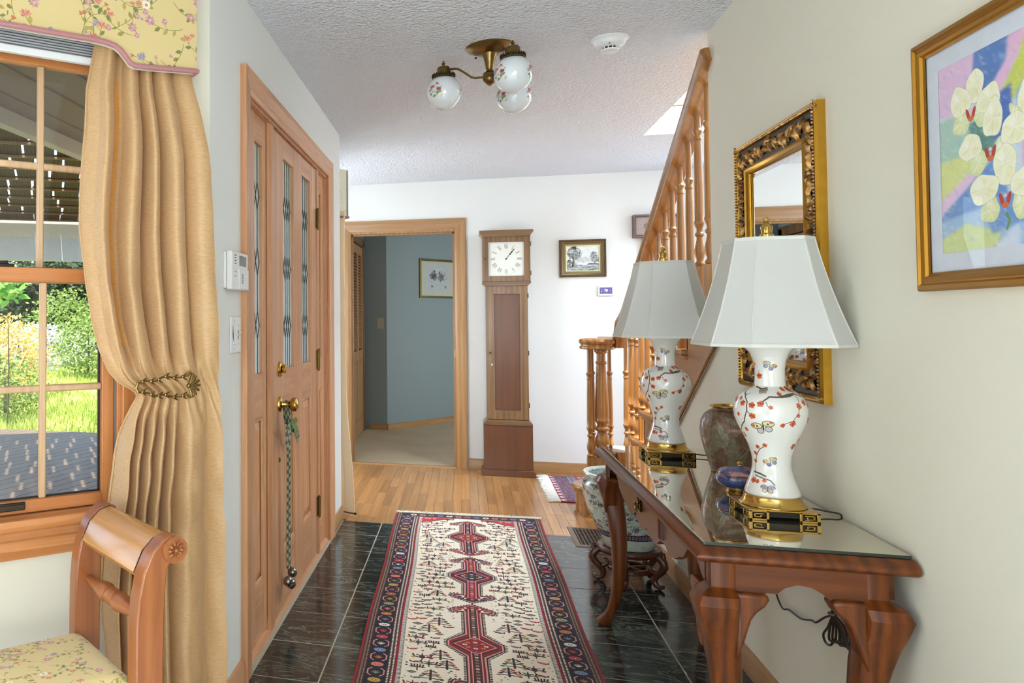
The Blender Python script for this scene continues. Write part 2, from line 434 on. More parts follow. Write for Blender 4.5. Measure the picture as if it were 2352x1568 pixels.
# --- near bay wall at 45 degrees: local x runs to the corner, local -y faces the room
BO = (-.747, 2.232, 0); BR = math.radians(45)
WU0, WU1, WZ0, WZ1 = -.90, -.285, .70, 2.03
b = MB(); b.box(-1.3, 0, 0, WU0, WT, ZC); b.box(WU1, 0, 0, 0, WT, ZC); b.box(WU0, 0, 0, WU1, WT, WZ0); b.box(WU0, 0, WZ1, WU1, WT, ZC)
struct('wall_bay', b, M_wall, loc=BO, rz=BR)
# --- far bay wall, mirrored about the door: local x runs away from the corner, local -y faces the room
FO = (-.747, 4.80, 0); FR = math.radians(135)
b = MB(); b.box(0, 0, 0, .285, WT, ZC); b.box(.90, 0, 0, 1.0, WT, ZC); b.box(.285, 0, 0, .9, WT, .70); b.box(.285, 0, 2.03, .9, WT, ZC)
struct('wall_far_bay', b, M_wall, loc=FO, rz=FR)
b = MB(); b.box(-2.3, 5.50, 0, -1.44, 5.62, ZC); b.box(-2.42, 5.50, 0, -2.3, 6.79, ZC)
struct('wall_living', b, M_wall)
b = MB(); b.box(-3.3, 1.31, 0, -1.66, 1.43, ZC); b.box(-3.42, -2.9, 0, -3.3, 1.43, ZC)
struct('wall_dining', b, M_wall)
b = MB(); b.box(-3.42, -3.02, 0, 1.1, -2.9, ZC)
struct('wall_rear', b, M_wall)
# --- back wall with the bedroom doorway
OX0, OX1, OZ = -.945, -.078, 1.985
b = MB(); T = .12
b.box(-2.42, YB, 0, OX0, YB + T, ZC); b.box(OX1, YB, 0, 2.07, YB + T, ZC); b.box(OX0, YB, OZ, OX1, YB + T, ZC)
struct('wall_back', b, M_wall_lit)
# --- right wall: full height up to the stair, then only the triangle under the stair string
b = MB(); b.box(XR, -2.9, 0, XR + .11, 3.47, ZC)
b.prism([(3.47, 0), (5.17, 0), (3.47, 1.11)], 0, XR, XR + .05)
struct('wall_right', b, M_wall)
b = MB(); b.box(1.95, 3.2, 0, 2.07, YB, 4.4); b.box(1.06, 3.24, 2.56, 1.95, 3.36, 4.4); b.box(1.0, 3.36, 2.56, 1.10, 5.35, 4.4)
struct('wall_stair', b, M_wall_lit)
b = MB(); b.box(1.0, 5.35, 2.75, 1.95, 5.45, 4.4)
struct('wall_upper', b, M_wall_lit)
# --- ceilings
PLAN = [(-3.42, -3.02), (1.10, -3.02), (1.10, 6.80), (-2.42, 6.80), (-2.42, 5.55), (-1.47, 5.55), (-.80, 4.83), (-.80, 2.20), (-1.67, 1.36), (-3.42, 1.36)]
b = MB(); b.prism(PLAN, 2, ZC, ZC + .16); b.box(1.10, -3.02, ZC, 2.07, 3.36, ZC + .16); b.box(1.10, 5.35, ZC, 2.07, 6.80, ZC + .16)
struct('ceiling', b, M_ceil)
b = MB(); b.box(1.10, 5.325, ZC + .17, 1.95, 5.35, ZC + .36)
struct('trim_4', b, M_oak['X'], .004)
# --- bedroom beyond the doorway
b = MB(); b.box(-2.0, YB + T, ZC, 2.6, 10.6, ZC + .1)
struct('ceiling', b, M_ceil)
bd = struct('wall_bedroom')
b = MB()
def wallseg(b, p, q, z0, z1, t=.1):
    d = (Vector(q) - Vector(p)).normalized(); n = Vector((-d.y, d.x)) * t
    b.prism([tuple(p), tuple(q), (q[0] + n.x, q[1] + n.y), (p[0] + n.x, p[1] + n.y)], 2, z0, z1)
BA, BC_ = (-.834, 8.69), (.42, 10.33)
wallseg(b, (-1.09, 8.72), BA, 0, ZC); wallseg(b, BA, BC_, 0, ZC); wallseg(b, BC_, (2.3, 10.33), 0, ZC)
b.box(2.3, YB + T, 0, 2.4, 10.4, ZC)
b.box(-1.95, YB + T, 0, -1.85, 8.92, ZC); b.box(-1.95, 8.82, 0, -1.09, 8.92, ZC); b.box(-1.95, YB + T - .05, 0, -1.20, YB + T + .03, ZC)
b.box(-1.20, YB + T, 2.12, -1.09, 8.82, ZC); b.box(-1.20, YB + T, 0, -1.09, 6.98, ZC)
part('wall', b, M_blue, bd)
# --- floors: strip oak planks, slate tiles, carpet
fl = struct('floor')
b = MB(); b.prism(PLAN, 2, -.12, -.012); b.box(1.10, 3.3, -.12, 2.07, 6.8, -.012)
part('subfloor', b, M_grout, fl)
b = MB(); b.prism([(-3.42, -3.02), (XR, -3.02), (XR, 1.728), (-1.26, 1.728), (-1.67, 1.31), (-3.42, 1.31)], 2, -.02, -.0008)
b.prism([(-.735, 1.728), (-.735, 2.23), (-1.24, 1.728)], 2, -.02, -.0008)
part('slab', b, M_bounce, fl)
TX = [-.735, -.497, -.189, .119, .427, .735, .945]; TY = [4.787] + [4.50 - .308 * k for k in range(10)]
g = .0024
part('grout', MB().box(-.80, 1.728, -.011, XR, 4.79, -.0012), M_grout, fl)
for i in range(6):
    for j in range(10):
        x0, x1, y1, y0 = TX[i] + g, TX[i + 1] - g, TY[j] - g, TY[j + 1] + g
        e = rnd.uniform(-.0006, .0006)
        part('tile', MB().box(x0, y0, -.012, x1, y1, e), M_tile, fl, .0012, seg=1)
PW = .0572; i = 0
x = -1.12
while x < 1.93:
    y = 4.792 - (.35 if x < -.75 else 0) * 0
    ybeg = (4.792 if x < .96 else 5.2) if x > -.74 else 4.80 + (-.747 - x)
    y = ybeg
    first = True
    while y < YB - .002:
        L = rnd.uniform(.12, .5) if first else rnd.uniform(.28, .95)
        y1 = min(YB, y + L)
        if YB - y1 < .12: y1 = YB
        part('plank', MB().box(x + .0004, y + .0004, -.012, x + PW - .0004, y1 - .0004, rnd.uniform(-.0003, .0003)), M_plank, fl, .0008, seg=1)
        y = y1; first = False
    x += PW
b = MB(); b.prism([(-1.12, 5.18), (-1.12, YB), (-2.3, YB), (-2.3, 5.5), (-1.44, 5.5)], 2, -.012, -.0005)
part('plank', b, M_plank, fl)
b = MB(); b.box(-1.2, YB + .01, -.1, 2.4, 10.6, .004); b.box(-1.9, YB + T, -.1, -1.2, 8.9, .004)
struct('floor', b, M_carpet)
b = MB(); b.prism([(6.655, 0), (6.668, .010), (6.70, .010), (6.712, .004)], 0, OX0, OX1)
struct('trim_3', b, M_case['X'])

# --- baseboards
BBP = [(0, 0), (.012, 0), (.012, .072), (.007, .086), (0, .088)]
def bb(name, p, q, side, mat, prof=BBP):
    """board along p->q, proud towards side (+1 = left of the direction)"""
    d = (Vector(q) - Vector(p)); L = d.length; b = MB(); b.prism([(side * a, z) for a, z in prof], 0, 0, L)
    return struct(name, b, mat, 0, (p[0], p[1], 0), math.atan2(d.y, d.x))
bb('baseboard_left', (XL, 2.235), (XL, 2.568), -1, M_fir['X']); bb('baseboard_left_far', (XL, 4.43), (XL, 4.797), -1, M_case['X'])
bb('baseboard_right', (XR, -2.8), (XR, 5.03), 1, M_case['X'])
bb('baseboard_back', (.026, YB), (1.94, YB), -1, M_case['X'])
bb('baseboard_far_bay', (-.747, 4.80), (-1.44, 5.493), -1, M_case['X'])
b1 = bb('baseboard_bay', (-1.66, 1.319), (-.75, 2.229), -1, M_fir['X'])
bb('baseboard_bedroom', BA, BC_, -1, M_case['X'], [(0, 0), (.012, 0), (.012, .06), (0, .068)])
bb('baseboard_bedroom_end', (-1.03, 8.715), BA, -1, M_case['X'], [(0, 0), (.012, 0), (.012, .06), (0, .068)])

# --- casing of the bedroom doorway (trim_1) : three mitred lengths and the jamb lining
CP = [(0, 0), (0, .012), (.012, .016), (.02, .019), (.055, .019), (.066, .022), (.088, .022), (.092, .016), (.092, 0)]
t1 = struct('trim_1')
def casing_leg(parent, pts, flip, mat, name):
    """pts: polyline of the inner edge in xz ; profile grows outward"""
    b = MB(); rows = []
    for (x, z), (ox, oz) in pts:
        rows.append([b.vert((x + ox * i, YB - d, z + oz * i)) for i, d in CP])
    n = len(CP)
    for k in range(n): j = (k + 1) % n; b.face(rows[0][k], rows[0][j], rows[1][j], rows[1][k])
    b.face(*rows[0]); b.face(*rows[1][::-1])
    part(name, b, mat, parent, 0, 30)
casing_leg(t1, [((OX1 + .004, 0), (1, 0)), ((OX1 + .004, OZ - .004 + .008), (1, 1))], 0, M_case['Z'], 'side_casing')
casing_leg(t1, [((OX0 - .004, 0), (-1, 0)), ((OX0 - .004, OZ + .004), (-1, 1))], 0, M_case['Z'], 'side_casing')
casing_leg(t1, [((OX0 - .004, OZ + .004), (-1, 1)), ((OX1 + .004, OZ + .004), (1, 1))], 0, M_case['X'], 'head_casing')
b = MB(); b.box(OX1 - .002, YB - .004, 0, OX1 + .014, YB + T, OZ); b.box(OX0 - .014, YB - .004, 0, OX0 + .002, YB + T, OZ); b.box(OX0, YB - .004, OZ - .014, OX1, YB + T, OZ + .002)
part('jamb', b, M_case['Z'], t1)
b = MB(); b.box(OX1 - .014, YB + .05, 0, OX1 - .002, YB + .085, OZ - .014); b.box(OX0 + .002, YB + .05, 0, OX0 + .014, YB + .085, OZ - .014); b.box(OX0, YB + .05, OZ - .026, OX1, YB + .085, OZ - .014)
part('door_stop', b, M_case['Z'], t1)
b = MB(); b.box(OX1 - .0035, YB + .02, .92, OX1 - .0015, YB + .045, .98)
part('strike_plate', b, M_brass, t1)

# --- louvred bifold closet doors on the bedroom's left side (door_2)
d2o = struct('door_2'); LX = -1.085
b = MB(); b.box(LX - .02, 6.98, 0, LX + .012, 7.05, 2.10); b.box(LX - .02, 8.58, 0, LX + .012, 8.66, 2.10); b.box(LX - .02, 6.98, 2.03, LX + .012, 8.66, 2.12)
part('casing', b, M_clock['Z'], d2o, .004)
for k in range(4):
    y0 = 7.055 + k * .381; y1 = y0 + .377
    lf = MB(); s_ = .045
    lf.box(LX - .028, y0, .012, LX, y0 + s_, 2.02); lf.box(LX - .028, y1 - s_, .012, LX, y1, 2.02)
    for z0, z1 in ((.012, .16), (.80, .90), (1.93, 2.02)): lf.box(LX - .027, y0 + s_, z0, LX - .001, y1 - s_, z1)
    lf.box(LX - .018, y0 + s_, .16, LX - .010, y1 - s_, .80); lf.box(LX - .014, y0 + s_ + .03, .20, LX - .003, y1 - s_ - .03, .76)
    leaf = part('door_leaf', lf, M_case['Z'], d2o, .002)
    sm = None
    for q in range(33):
        z = .915 + q * .0312
        if sm is None:
            bb_ = MB(); bb_.prism([(-.026, .026), (-.023, .029), (-.002, .005), (-.005, .002)], 1, y0 + s_, y1 - s_)
            sm = bb_.mesh('slat', M_case['Y'], 0)
        part('slat', sm, None, leaf, loc=(LX, 0, z))
b = MB(); b.lathe([(.004, 0), (.005, .018), (.014, .024), (.015, .032), (.008, .04), (0, .041)], 14, (LX, 7.80, .92), 0)
part('knob', b, M_brass, d2o)
# ================================================================ WINDOW IN THE NEAR BAY (window_1)
W1 = struct('window_1', loc=BO, rz=BR)
M_track = plain('grey jamb liner', lin(138, 130, 122), .5)
b = MB()                                                       # jamb lining in the wall's thickness, with a grey liner strip
b.box(WU1 - .012, -.004, WZ0, WU1, WT, WZ1); b.box(WU0, -.004, WZ0, WU0 + .012, WT, WZ1); b.box(WU0, -.004, WZ1 - .02, WU1, WT, WZ1)
part('jamb', b, M_sash['Z'], W1, .002)
b = MB(); b.box(WU1 - .020, .006, WZ0 + .03, WU1 - .012, .10, WZ1 - .02); b.box(WU0 + .012, .006, WZ0 + .03, WU0 + .02, .10, WZ1 - .02)
part('jamb_liner', b, M_track, W1)
b = MB(); b.box(WU1, -.016, .615, WU1 + .042, 0, 2.05); b.box(WU0 - .042, -.016, .615, WU0, 0, 2.05); b.box(WU0 - .042, -.016, WZ1, WU1 + .042, 0, 2.09)
part('casing', b, M_sash['Z'], W1, .004)
b = MB(); b.prism([(-.062, .700), (-.066, .708), (-.066, .722), (-.062, .729), (.10, .729), (.10, .700)], 0, WU0 - .075, WU1 + .075)
part('sill', b, M_sash['X'], W1, .002)
b = MB(); b.prism([(0, .615), (-.014, .615), (-.016, .632), (-.022, .640), (-.022, .664), (-.030, .672), (-.030, .690), (-.040, .700), (0, .700)], 0, WU0 - .055, WU1 + .055)
part('apron', b, M_sash['X'], W1)
SU0, SU1 = WU0 + .022, WU1 - .022                              # sash opening  -.878 .. -.307
def sash(name, z0, z1, y0, y1, rb, rt, hm, st=.034):
    o = None
    f = MB(); f.box(SU0, y0, z0, SU0 + st, y1, z1); f.box(SU1 - st, y0, z0, SU1, y1, z1)
    o = part(name, f, M_sash['Z'], W1, .0025)
    f = MB(); f.box(SU0 + st, y0, z0, SU1 - st, y1, z0 + rb); f.box(SU0 + st, y0, z1 - rt, SU1 - st, y1, z1)
    part('rail', f, M_sash['X'], o, .0025)
    yg = (y0 + y1) / 2 + .004
    f = MB()
    for k in (1, 2):
        u = SU1 - st + .003 - k * .169; f.box(u - .0095, yg - .020, z0 + rb, u + .0095, yg - .002, z1 - rt)
    f.box(SU0 + st, yg - .019, hm - .0095, SU1 - st, yg - .002, hm + .0095)
    part('muntin', f, M_munt, o, .004)
    us = [SU0 + st, SU1 - st + .003 - 2 * .169, SU1 - st + .003 - .169, SU1 - st]; zs = [z0 + rb, hm, z1 - rt]
    for i in range(3):
        for j in range(2): part('pane', MB().box(us[i], yg - .0015, zs[j], us[i + 1], yg + .0015, zs[j + 1]), M_glass, o, smooth=0)
    f = MB(); e = .006
    f.box(SU1 - st - e, yg - .004, z0 + rb, SU1 - st, yg + .004, z1 - rt); f.box(SU0 + st, yg - .004, z0 + rb, SU1 - st, yg + .004, z0 + rb + .004)
    part('glazing_seal', f, M_black, o)
    return o
lower = sash('lower_sash', .732, 1.392, -.002, .034, .034, .040, 1.062)
upper = sash('upper_sash', 1.352, 2.005, .038, .070, .040, .044, 1.678)
b = MB(); b.box(-.66, -.010, .742, -.555, -.002, .764); b.box(-.655, -.016, .758, -.56, -.010, .764)
part('sash_lift', b, M_darkm, lower, .003)
b = MB(); b.box(-.66, .004, 1.392, -.585, .030, 1.400); b.tube([(-.64, .014, 1.402), (-.60, .012, 1.404)], .006, 8)
part('sash_lock', b, M_black, lower, .002)
# second window, in the far bay (only its light and its curtain edge show)
W2 = struct('window_2', loc=FO, rz=FR)
b = MB(); b.box(.285, .02, .70, .32, .09, 2.03); b.box(.865, .02, .70, .9, .09, 2.03); b.box(.32, .02, .70, .865, .09, .76); b.box(.32, .02, 1.98, .865, .09, 2.03); b.box(.32, .03, 1.35, .865, .08, 1.40)
part('sash', b, M_sash['Z'], W2)
part('pane', MB().box(.32, .05, .76, .865, .053, 1.98), M_glass, W2, smooth=0)

# ================================================================ FRONT DOOR WITH SIDELIGHTS (door_1)
D1 = struct('door_1')
xf = XL + .018                                                 # casing face
CP2 = [(0, 0), (0, .010), (.010, .016), (.016, .018), (.060, .018), (.070, .022), (.086, .022), (.086, 0)]
def ycasing(pts, mat, name):
    b = MB(); rows = []
    for (y, z), (oy, oz) in pts: rows.append([b.vert((XL + d, y + oy * i, z + oz * i)) for i, d in CP2])
    n = len(CP2)
    for k in range(n): j = (k + 1) % n; b.face(rows[0][k], rows[0][j], rows[1][j], rows[1][k])
    b.face(*rows[0]); b.face(*rows[1][::-1]); part(name, b, mat, D1, 0, 30)
ycasing([((2.656, 0), (-1, 0)), ((2.656, 2.058), (-1, 1))], M_fir['Z'], 'side_casing')
ycasing([((4.345, 0), (1, 0)), ((4.345, 2.058), (1, 1))], M_fir['Z'], 'side_casing')
ycasing([((2.656, 2.058), (-1, 1)), ((4.345, 2.058), (1, 1))], M_fir['Y'], 'head_casing')
b = MB(); b.box(XL - WT, 2.640, 0, XL - .001, 2.668, DZ); b.box(XL - WT, 4.333, 0, XL - .001, 4.36, DZ); b.box(XL - WT, 2.64, 2.046, XL - .001, 4.36, DZ)
part('frame', b, M_fir['Z'], D1)
MU = [(3.022, 3.080), (4.046, 4.096)]
for y0, y1 in MU:
    b = MB(); b.box(XL - .10, y0, 0, XL - .004, y1, 2.05); b.box(XL - .06, y0 - .012, .04, XL - .022, y1 + .012 if y0 > 4 else y1, 2.05)
    part('mullion_post', b, M_fir['Z'], D1, .004)
b = MB(); b.prism([(XL - WT, .0), (XL - WT, .03), (XL - .06, .022), (XL - .02, .016), (XL - .006, .010), (XL - .002, 0)], 1, 2.64, 4.36)
part('threshold', b, M_fir['Y'], D1)
b = MB(); b.box(XL - .055, 2.67, .018, XL - .028, 3.02, .030); b.box(XL - .050, 3.085, .020, XL - .018, 4.045, .026); b.box(XL - .055, 4.10, .018, XL - .028, 4.333, .030)
part('weather_strip', b, plain('grey weather strip', lin(150, 144, 134), .6), D1)

def came_glass():
    """textured privacy glass: passes and scatters daylight"""
    t = NT('textured leaded glass'); v = t.coords()
    tr = t.n('BsdfTransparent'); tr.inputs[0].default_value = (.93, .97, .97, 1)
    tl = t.n('BsdfTranslucent'); tl.inputs[0].default_value = (.90, .96, .96, 1)
    gl = t.n('BsdfGlossy'); gl.inputs['Roughness'].default_value = .05
    f = t.noise(v, 34, 2); bm = t.n('Bump'); bm.inputs['Strength'].default_value = .25; bm.inputs['Distance'].default_value = .01
    t.l(f, bm.inputs['Height']); t.l(bm.outputs[0], gl.inputs['Normal'])
    m1 = t.n('MixShader'); m1.inputs[0].default_value = .72; t.l(tr.outputs[0], m1.inputs[1]); t.l(tl.outputs[0], m1.inputs[2])
    fr = t.n('Fresnel'); fr.inputs['IOR'].default_value = 1.45; t.l(bm.outputs[0], fr.inputs['Normal'])
    g_ = t.n('NewGeometry'); k = t.math('MULTIPLY', fr.outputs[0], t.math('SUBTRACT', 1.0, g_.outputs['Backfacing']))
    m2 = t.n('MixShader'); t.l(k, m2.inputs[0]); t.l(m1.outputs[0], m2.inputs[1]); t.l(gl.outputs[0], m2.inputs[2])
    t.l(m2.outputs[0], t.out.inputs[0]); return t.m
M_came = came_glass(); M_lead = plain('dark lead came', lin(52, 54, 54), .45, .6)
def light_glass(parent, y0, y1, z0, z1, x, ncol, zd, mould=True):
    """leaded light: pane, vertical cames, three bands of diamonds, glazing bead"""
    p = part('pane', MB().box(x - .004, y0, z0, x, y1, z1), M_came, parent, smooth=0)
    b = MB(); w_ = (y1 - y0); r = .0021
    def seg(a, c): b.tube([(x + .0005, a[0], a[1]), (x + .0005, c[0], c[1])], r, 4, cap=False)
    xs = [y0 + w_ * f for f in ((.2, .4, .6, .8) if ncol == 4 else (.3, .7))]
    dh = .055
    zz = [z0]
    for zc in zd: zz += [zc - dh, zc + dh]
    zz.append(z1)
    for k in range(0, len(zz), 2):
        for yy in xs: seg((yy, zz[k]), (yy, zz[k + 1]))
    edge = [y0] + xs + [y1]
    for zc in zd:
        for i in range(len(xs)):
            yy = xs[i]; l = (edge[i] + yy) / 2; rr = (yy + edge[i + 2]) / 2
            if i == 0: l = max(y0, yy - (rr - yy))
            if i == len(xs) - 1: rr = min(y1, yy + (yy - l))
            seg((yy, zc - dh), (l, zc)); seg((l, zc), (yy, zc + dh)); seg((yy, zc + dh), (rr, zc)); seg((rr, zc), (yy, zc - dh))
        seg((y0, zc), (max(y0, 2 * xs[0] - (xs[0] + xs[1]) / 2), zc)); seg((2 * xs[-1] - (xs[-1] + xs[-2]) / 2, zc), (y1, zc))
    part('lead_came', b, M_lead, parent)
    if mould:
        b = MB(); e = .014
        for (a0, a1, c0, c1) in ((y0 - e, y0, z0 - e, z1 + e), (y1, y1 + e, z0 - e, z1 + e), (y0, y1, z0 - e, z0), (y0, y1, z1, z1 + e)): b.box(x + .001, a0, c0, x + .012, a1, c1)
        part('glazing_bead', b, M_fir['Z'], parent, .005)
def stile_rail(name, y0, y1, z0, z1, x, cols, rows, parent, th=.035, mat='Z', bev=.003):
    """frame-and-panel leaf: solid where neither a column gap nor a row gap opens it"""
    b = MB(); ys = [y0]
    for c in cols: ys += list(c)
    ys.append(y1); zs = [z0]
    for r in rows: zs += list(r)
    zs.append(z1)
    for i in range(0, len(ys), 2): b.box(x - th, ys[i], z0, x, ys[i + 1], z1)
    o = part(name, b, M_fir['Z'], parent, bev)
    b = MB()
    for c in cols:
        for j in range(0, len(zs), 2): b.box(x - th + .0005, c[0], zs[j], x - .0005, c[1], zs[j + 1])
    part('rail', b, M_fir['Y'], o, bev); return o
def raised_panel(parent, y0, y1, z0, z1, x):
    b = MB(); rows = []
    for ins, d in ((0, -.012), (.010, -.014), (.045, -.004), (.05, -.004)):
        rows.append([b.vert((x + d, y, z)) for y, z in ((y0 + ins, z0 + ins), (y1 - ins, z0 + ins), (y1 - ins, z1 - ins), (y0 + ins, z1 - ins))])
    for p, q in zip(rows, rows[1:]):
        for k in range(4): j = (k + 1) % 4; b.face(p[k], p[j], q[j], q[k])
    b.face(*rows[-1]); part('panel', b, M_fir['Z'], parent, smooth=0)
    b = MB(); e = .010
    for (a0, a1, c0, c1) in ((y0, y0 + e, z0, z1), (y1 - e, y1, z0, z1), (y0, y1, z0, z0 + e), (y0, y1, z1 - e, z1)): b.box(x - .012, a0, c0, x - .002, a1, c1)
    part('panel_moulding', b, M_fir['Z'], parent, .004)
ZD = (1.255, 1.478, 1.75)
for y0, y1, gy0, gy1 in ((2.668, 3.026, 2.838, 2.962), (4.096, 4.333, 4.142, 4.262)):
    s_ = stile_rail('sidelight', y0, y1, .018, 2.046, XL - .022, [(gy0, gy1)], [(.235, .86), (1.035, 1.935)], D1)
    light_glass(s_, gy0, gy1, 1.035, 1.935, XL - .036, 2, (1.225, 1.475, 1.735))
    raised_panel(s_, gy0, gy1, .235, .86, XL - .022)
xl_ = XL - .010
leaf = stile_rail('door_leaf', 3.084, 4.042, .022, 2.042, xl_, [(3.275, 3.485), (3.675, 3.885)], [(.265, .855), (1.03, 1.95)], D1, .042)
for y0, y1 in ((3.275, 3.485), (3.675, 3.885)):
    light_glass(leaf, y0, y1, 1.03, 1.95, xl_ - .014, 4, (1.215, 1.475, 1.74))
    raised_panel(leaf, y0, y1, .265, .855, xl_)
def hinge(z):
    b = MB(); b.tube([(XL + .002, 4.046, z - .05), (XL + .002, 4.046, z + .05)], .0075, 10); b.ball((XL + .002, 4.046, z + .054), .006, 8, 5); b.ball((XL + .002, 4.046, z - .054), .006, 8, 5)
    b.box(XL - .009, 4.020, z - .05, XL - .006, 4.046, z + .05); b.box(XL - .006, 4.046, z - .05, XL - .003, 4.066, z + .05)
    part('hinge', b, M_abrass, leaf)
for z in (.26, 1.03, 1.78): hinge(z)
ky = 3.190
b = MB(); b.lathe([(.034, 0), (.034, .004), (.030, .010), (.016, .014), (.013, .022), (.012, .040), (.018, .046), (.028, .054), (.031, .064), (.029, .074), (.018, .080), (0, .082)], 24, (xl_, ky, .888), 0)
part('door_knob', b, M_brass, leaf)
b = MB(); b.lathe([(.033, 0), (.033, .005), (.028, .012), (.014, .014), (.012, .018)], 22, (xl_, ky, 1.036), 0); b.prism([(ky - .022, 1.030), (ky - .012, 1.018), (ky + .012, 1.018), (ky + .022, 1.030), (ky + .022, 1.042), (ky + .012, 1.056), (ky - .012, 1.056), (ky - .022, 1.042)], 0, xl_ + .018, xl_ + .032)
part('deadbolt', b, M_brass, leaf, .002)
b = MB(); b.lathe([(.010, 0), (.010, .004), (.006, .006), (0, .006)], 14, (xl_, ky - .01, .655), 0)
part('lock_button', b, M_abrass, leaf)

# ================================================================ STAIRCASE
ST = thing('staircase', 'varnished oak staircase with turned balusters climbing behind the cream wall', 'staircase', (0, 0, 0))
RISE, RUN = .185, .29
near = lambda k: 5.54 - RUN * k
b = MB(); pts = [(near(7) - .05, 1.13 - .0), (near(7) - .05, RISE * 7 - .032)]
pts = [(5.17, .0), (3.40, 1.155)]
up = []
for k in range(7, 0, -1): up += [(max(3.40, near(k)), RISE * k - .031), (near(k) + RUN, RISE * k - .031)]
b.prism([(3.40, 1.155)] + up + [(near(1) + RUN, 0), (5.19, 0)], 0, XR - .014, XR - .001)
part('stringer', b, M_oak['Y'], ST, .002)
b = MB(); b.prism([(5.155, .0), (5.19, 0), (3.40, 1.167), (3.40, 1.142)], 0, XR - .020, XR - .014)
part('stringer_moulding', b, M_oak['Y'], ST)
for k in range(2, 8):
    b = MB(); b.box(XR - .038, max(near(k), 3.40), RISE * k - .030, 1.948, near(k) + RUN + .028, RISE * k)
    part('tread', b, M_oak['X'], ST, .011, seg=3)
    b = MB(); b.box(XR - .014, near(k) + RUN - .016, RISE * (k - 1), 1.945, near(k) + RUN, RISE * k - .030)
    part('riser', b, M_oak['X'], ST)
    b = MB(); b.prism([(near(k), RISE * k - .030), (near(k) + RUN + .016, RISE * k - .030), (near(k) + RUN + .016, RISE * k - .034), (near(k) + RUN + .004, RISE * k - .046), (near(k), RISE * k - .046)], 0, XR - .026, XR - .014)
    part('cove_moulding', b, M_oak['Y'], ST)
# bull-nosed starting step, its rounded end reaching out into the hall
cxn, cyn, rn = .830, 5.385, .155
def nose(r, x1):
    p = [(cxn + r * cs(a), cyn + r * sn(a)) for a in [PI / 2 + PI * k / 16 for k in range(17)]]
    return p + [(x1, cyn - r), (x1, cyn + r)]
b = MB(); b.prism(nose(rn, XR - .001)[:-2] + [(XR - .001, cyn - rn), (XR - .001, cyn - .06), (1.945, cyn - .06), (1.945, cyn + rn)], 2, 0, RISE - .03)
part('riser', b, M_oak['X'], ST)
b = MB(); b.prism(nose(rn + .024, XR)[:-2] + [(XR - .02, cyn - rn - .024), (XR - .02, cyn - .1), (1.945, cyn - .1), (1.945, cyn + rn + .024)], 2, RISE - .03, RISE)
part('tread', b, M_oak['X'], ST, .011, seg=3)
b = MB(); b.prism(nose(rn + .012, XR)[:-2] + [(XR - .016, cyn - rn - .012), (XR - .016, cyn - .05), (1.945, cyn - .05), (1.945, cyn + rn + .012)], 2, RISE - .046, RISE - .03)
part('cove_moulding', b, M_oak['X'], ST)
b = MB(); b.prism(nose(rn + .010, XR)[:-2] + [(XR - .014, cyn - rn - .01), (XR - .014, cyn - .05), (1.945, cyn - .05), (1.945, cyn + rn + .01)], 2, 0, .016)
part('shoe_moulding', b, M_oak['X'], ST)
def railz(y):                                                   # underside of the handrail over the string line
    if y < 5.06: return 2.272 - .600 * (y - 3.414)
    return max(1.055, 2.272 - .600 * (5.06 - 3.414) - .62 * (y - 5.06) + .95 * (y - 5.06) ** 2)
def baluster(x, y, z0, z1, blk=.172, top=.745):
    s_ = .0195; b = MB(); b.box(-s_, -s_, 0, s_, s_, blk)
    prof = [(.017, blk), (.019, blk + .004), (.021, blk + .012), (.014, blk + .022), (.013, blk + .028), (.017, blk + .04), (.0205, blk + .056), (.0205, blk + .070), (.0165, blk + .092), (.012, blk + .112), (.0115, blk + .124),
            (.018, blk + .132), (.018, blk + .140), (.012, blk + .146), (.012, blk + .160), (.017, blk + .172), (.0205, blk + .182), (.0205, blk + .190), (.017, blk + .196)]
    prof += [(.0175, blk + .24), (.0155, top - .10), (.0135, top - .036), (.0165, top - .032), (.0165, top - .026), (.0135, top - .02), (.0135, top - .012), (.0195, top), (.0195, top + .006), (.013, top + .014), (.0125, top + .02), (.0115, z1 - z0 + .012)]
    b.lathe(prof, 14)
    return part('baluster', b, M_oak['Z'], ST, loc=(x, y, z0))
bx = XR + .012
for k in range(7, 1, -1):
    for dy in (.020, .165): baluster(bx, near(k) + dy, RISE * k, railz(near(k) + dy))
baluster(bx, 5.285, RISE, railz(5.285), .21, .72)
for x, y in ((.765, 5.375), (.800, 5.50), (.905, 5.50)): baluster(x, y, RISE, 1.055, .172, .70)
b = MB(); nb = .040; b.box(-nb, -nb, 0, nb, nb, .172)
b.lathe([(.034, .172), (.038, .178), (.044, .188), (.044, .198), (.034, .208), (.028, .216), (.030, .228), (.042, .250), (.045, .268), (.041, .292), (.030, .322), (.028, .336), (.043, .348), (.043, .360), (.030, .370), (.029, .384), (.036, .396), (.044, .404), (.044, .414), (.041, .420), (.043, .445), (.041, .50), (.030, .745), (.028, .765), (.034, .772), (.034, .780), (.027, .786), (.026, .830), (.032, .838), (.040, .846), (.040, .856), (.034, .862), (.030, .875)], 22)
part('newel_post', b, M_oak['Z'], ST, loc=(.838, 5.385, RISE))
SEC = [(-.042, 0), (.034, 0), (.036, .010), (.036, .022), (.042, .032), (.044, .046), (.040, .060), (.022, .070), (-.026, .070), (-.046, .060), (-.050, .046), (-.048, .032), (-.042, .022), (-.042, .010)]
path = [(bx, y, railz(y)) for y in [3.414, 3.8, 4.2, 4.6, 4.9, 5.06, 5.12, 5.18, 5.24, 5.30]]
path += [(bx - .004, 5.36, 1.056), (bx - .02, 5.42, 1.055), (bx - .048, 5.465, 1.055), (bx - .085, 5.488, 1.055), (.84, 5.49, 1.055)]
part('handrail', MB().sweep(SEC, path), M_oak['Y'], ST)
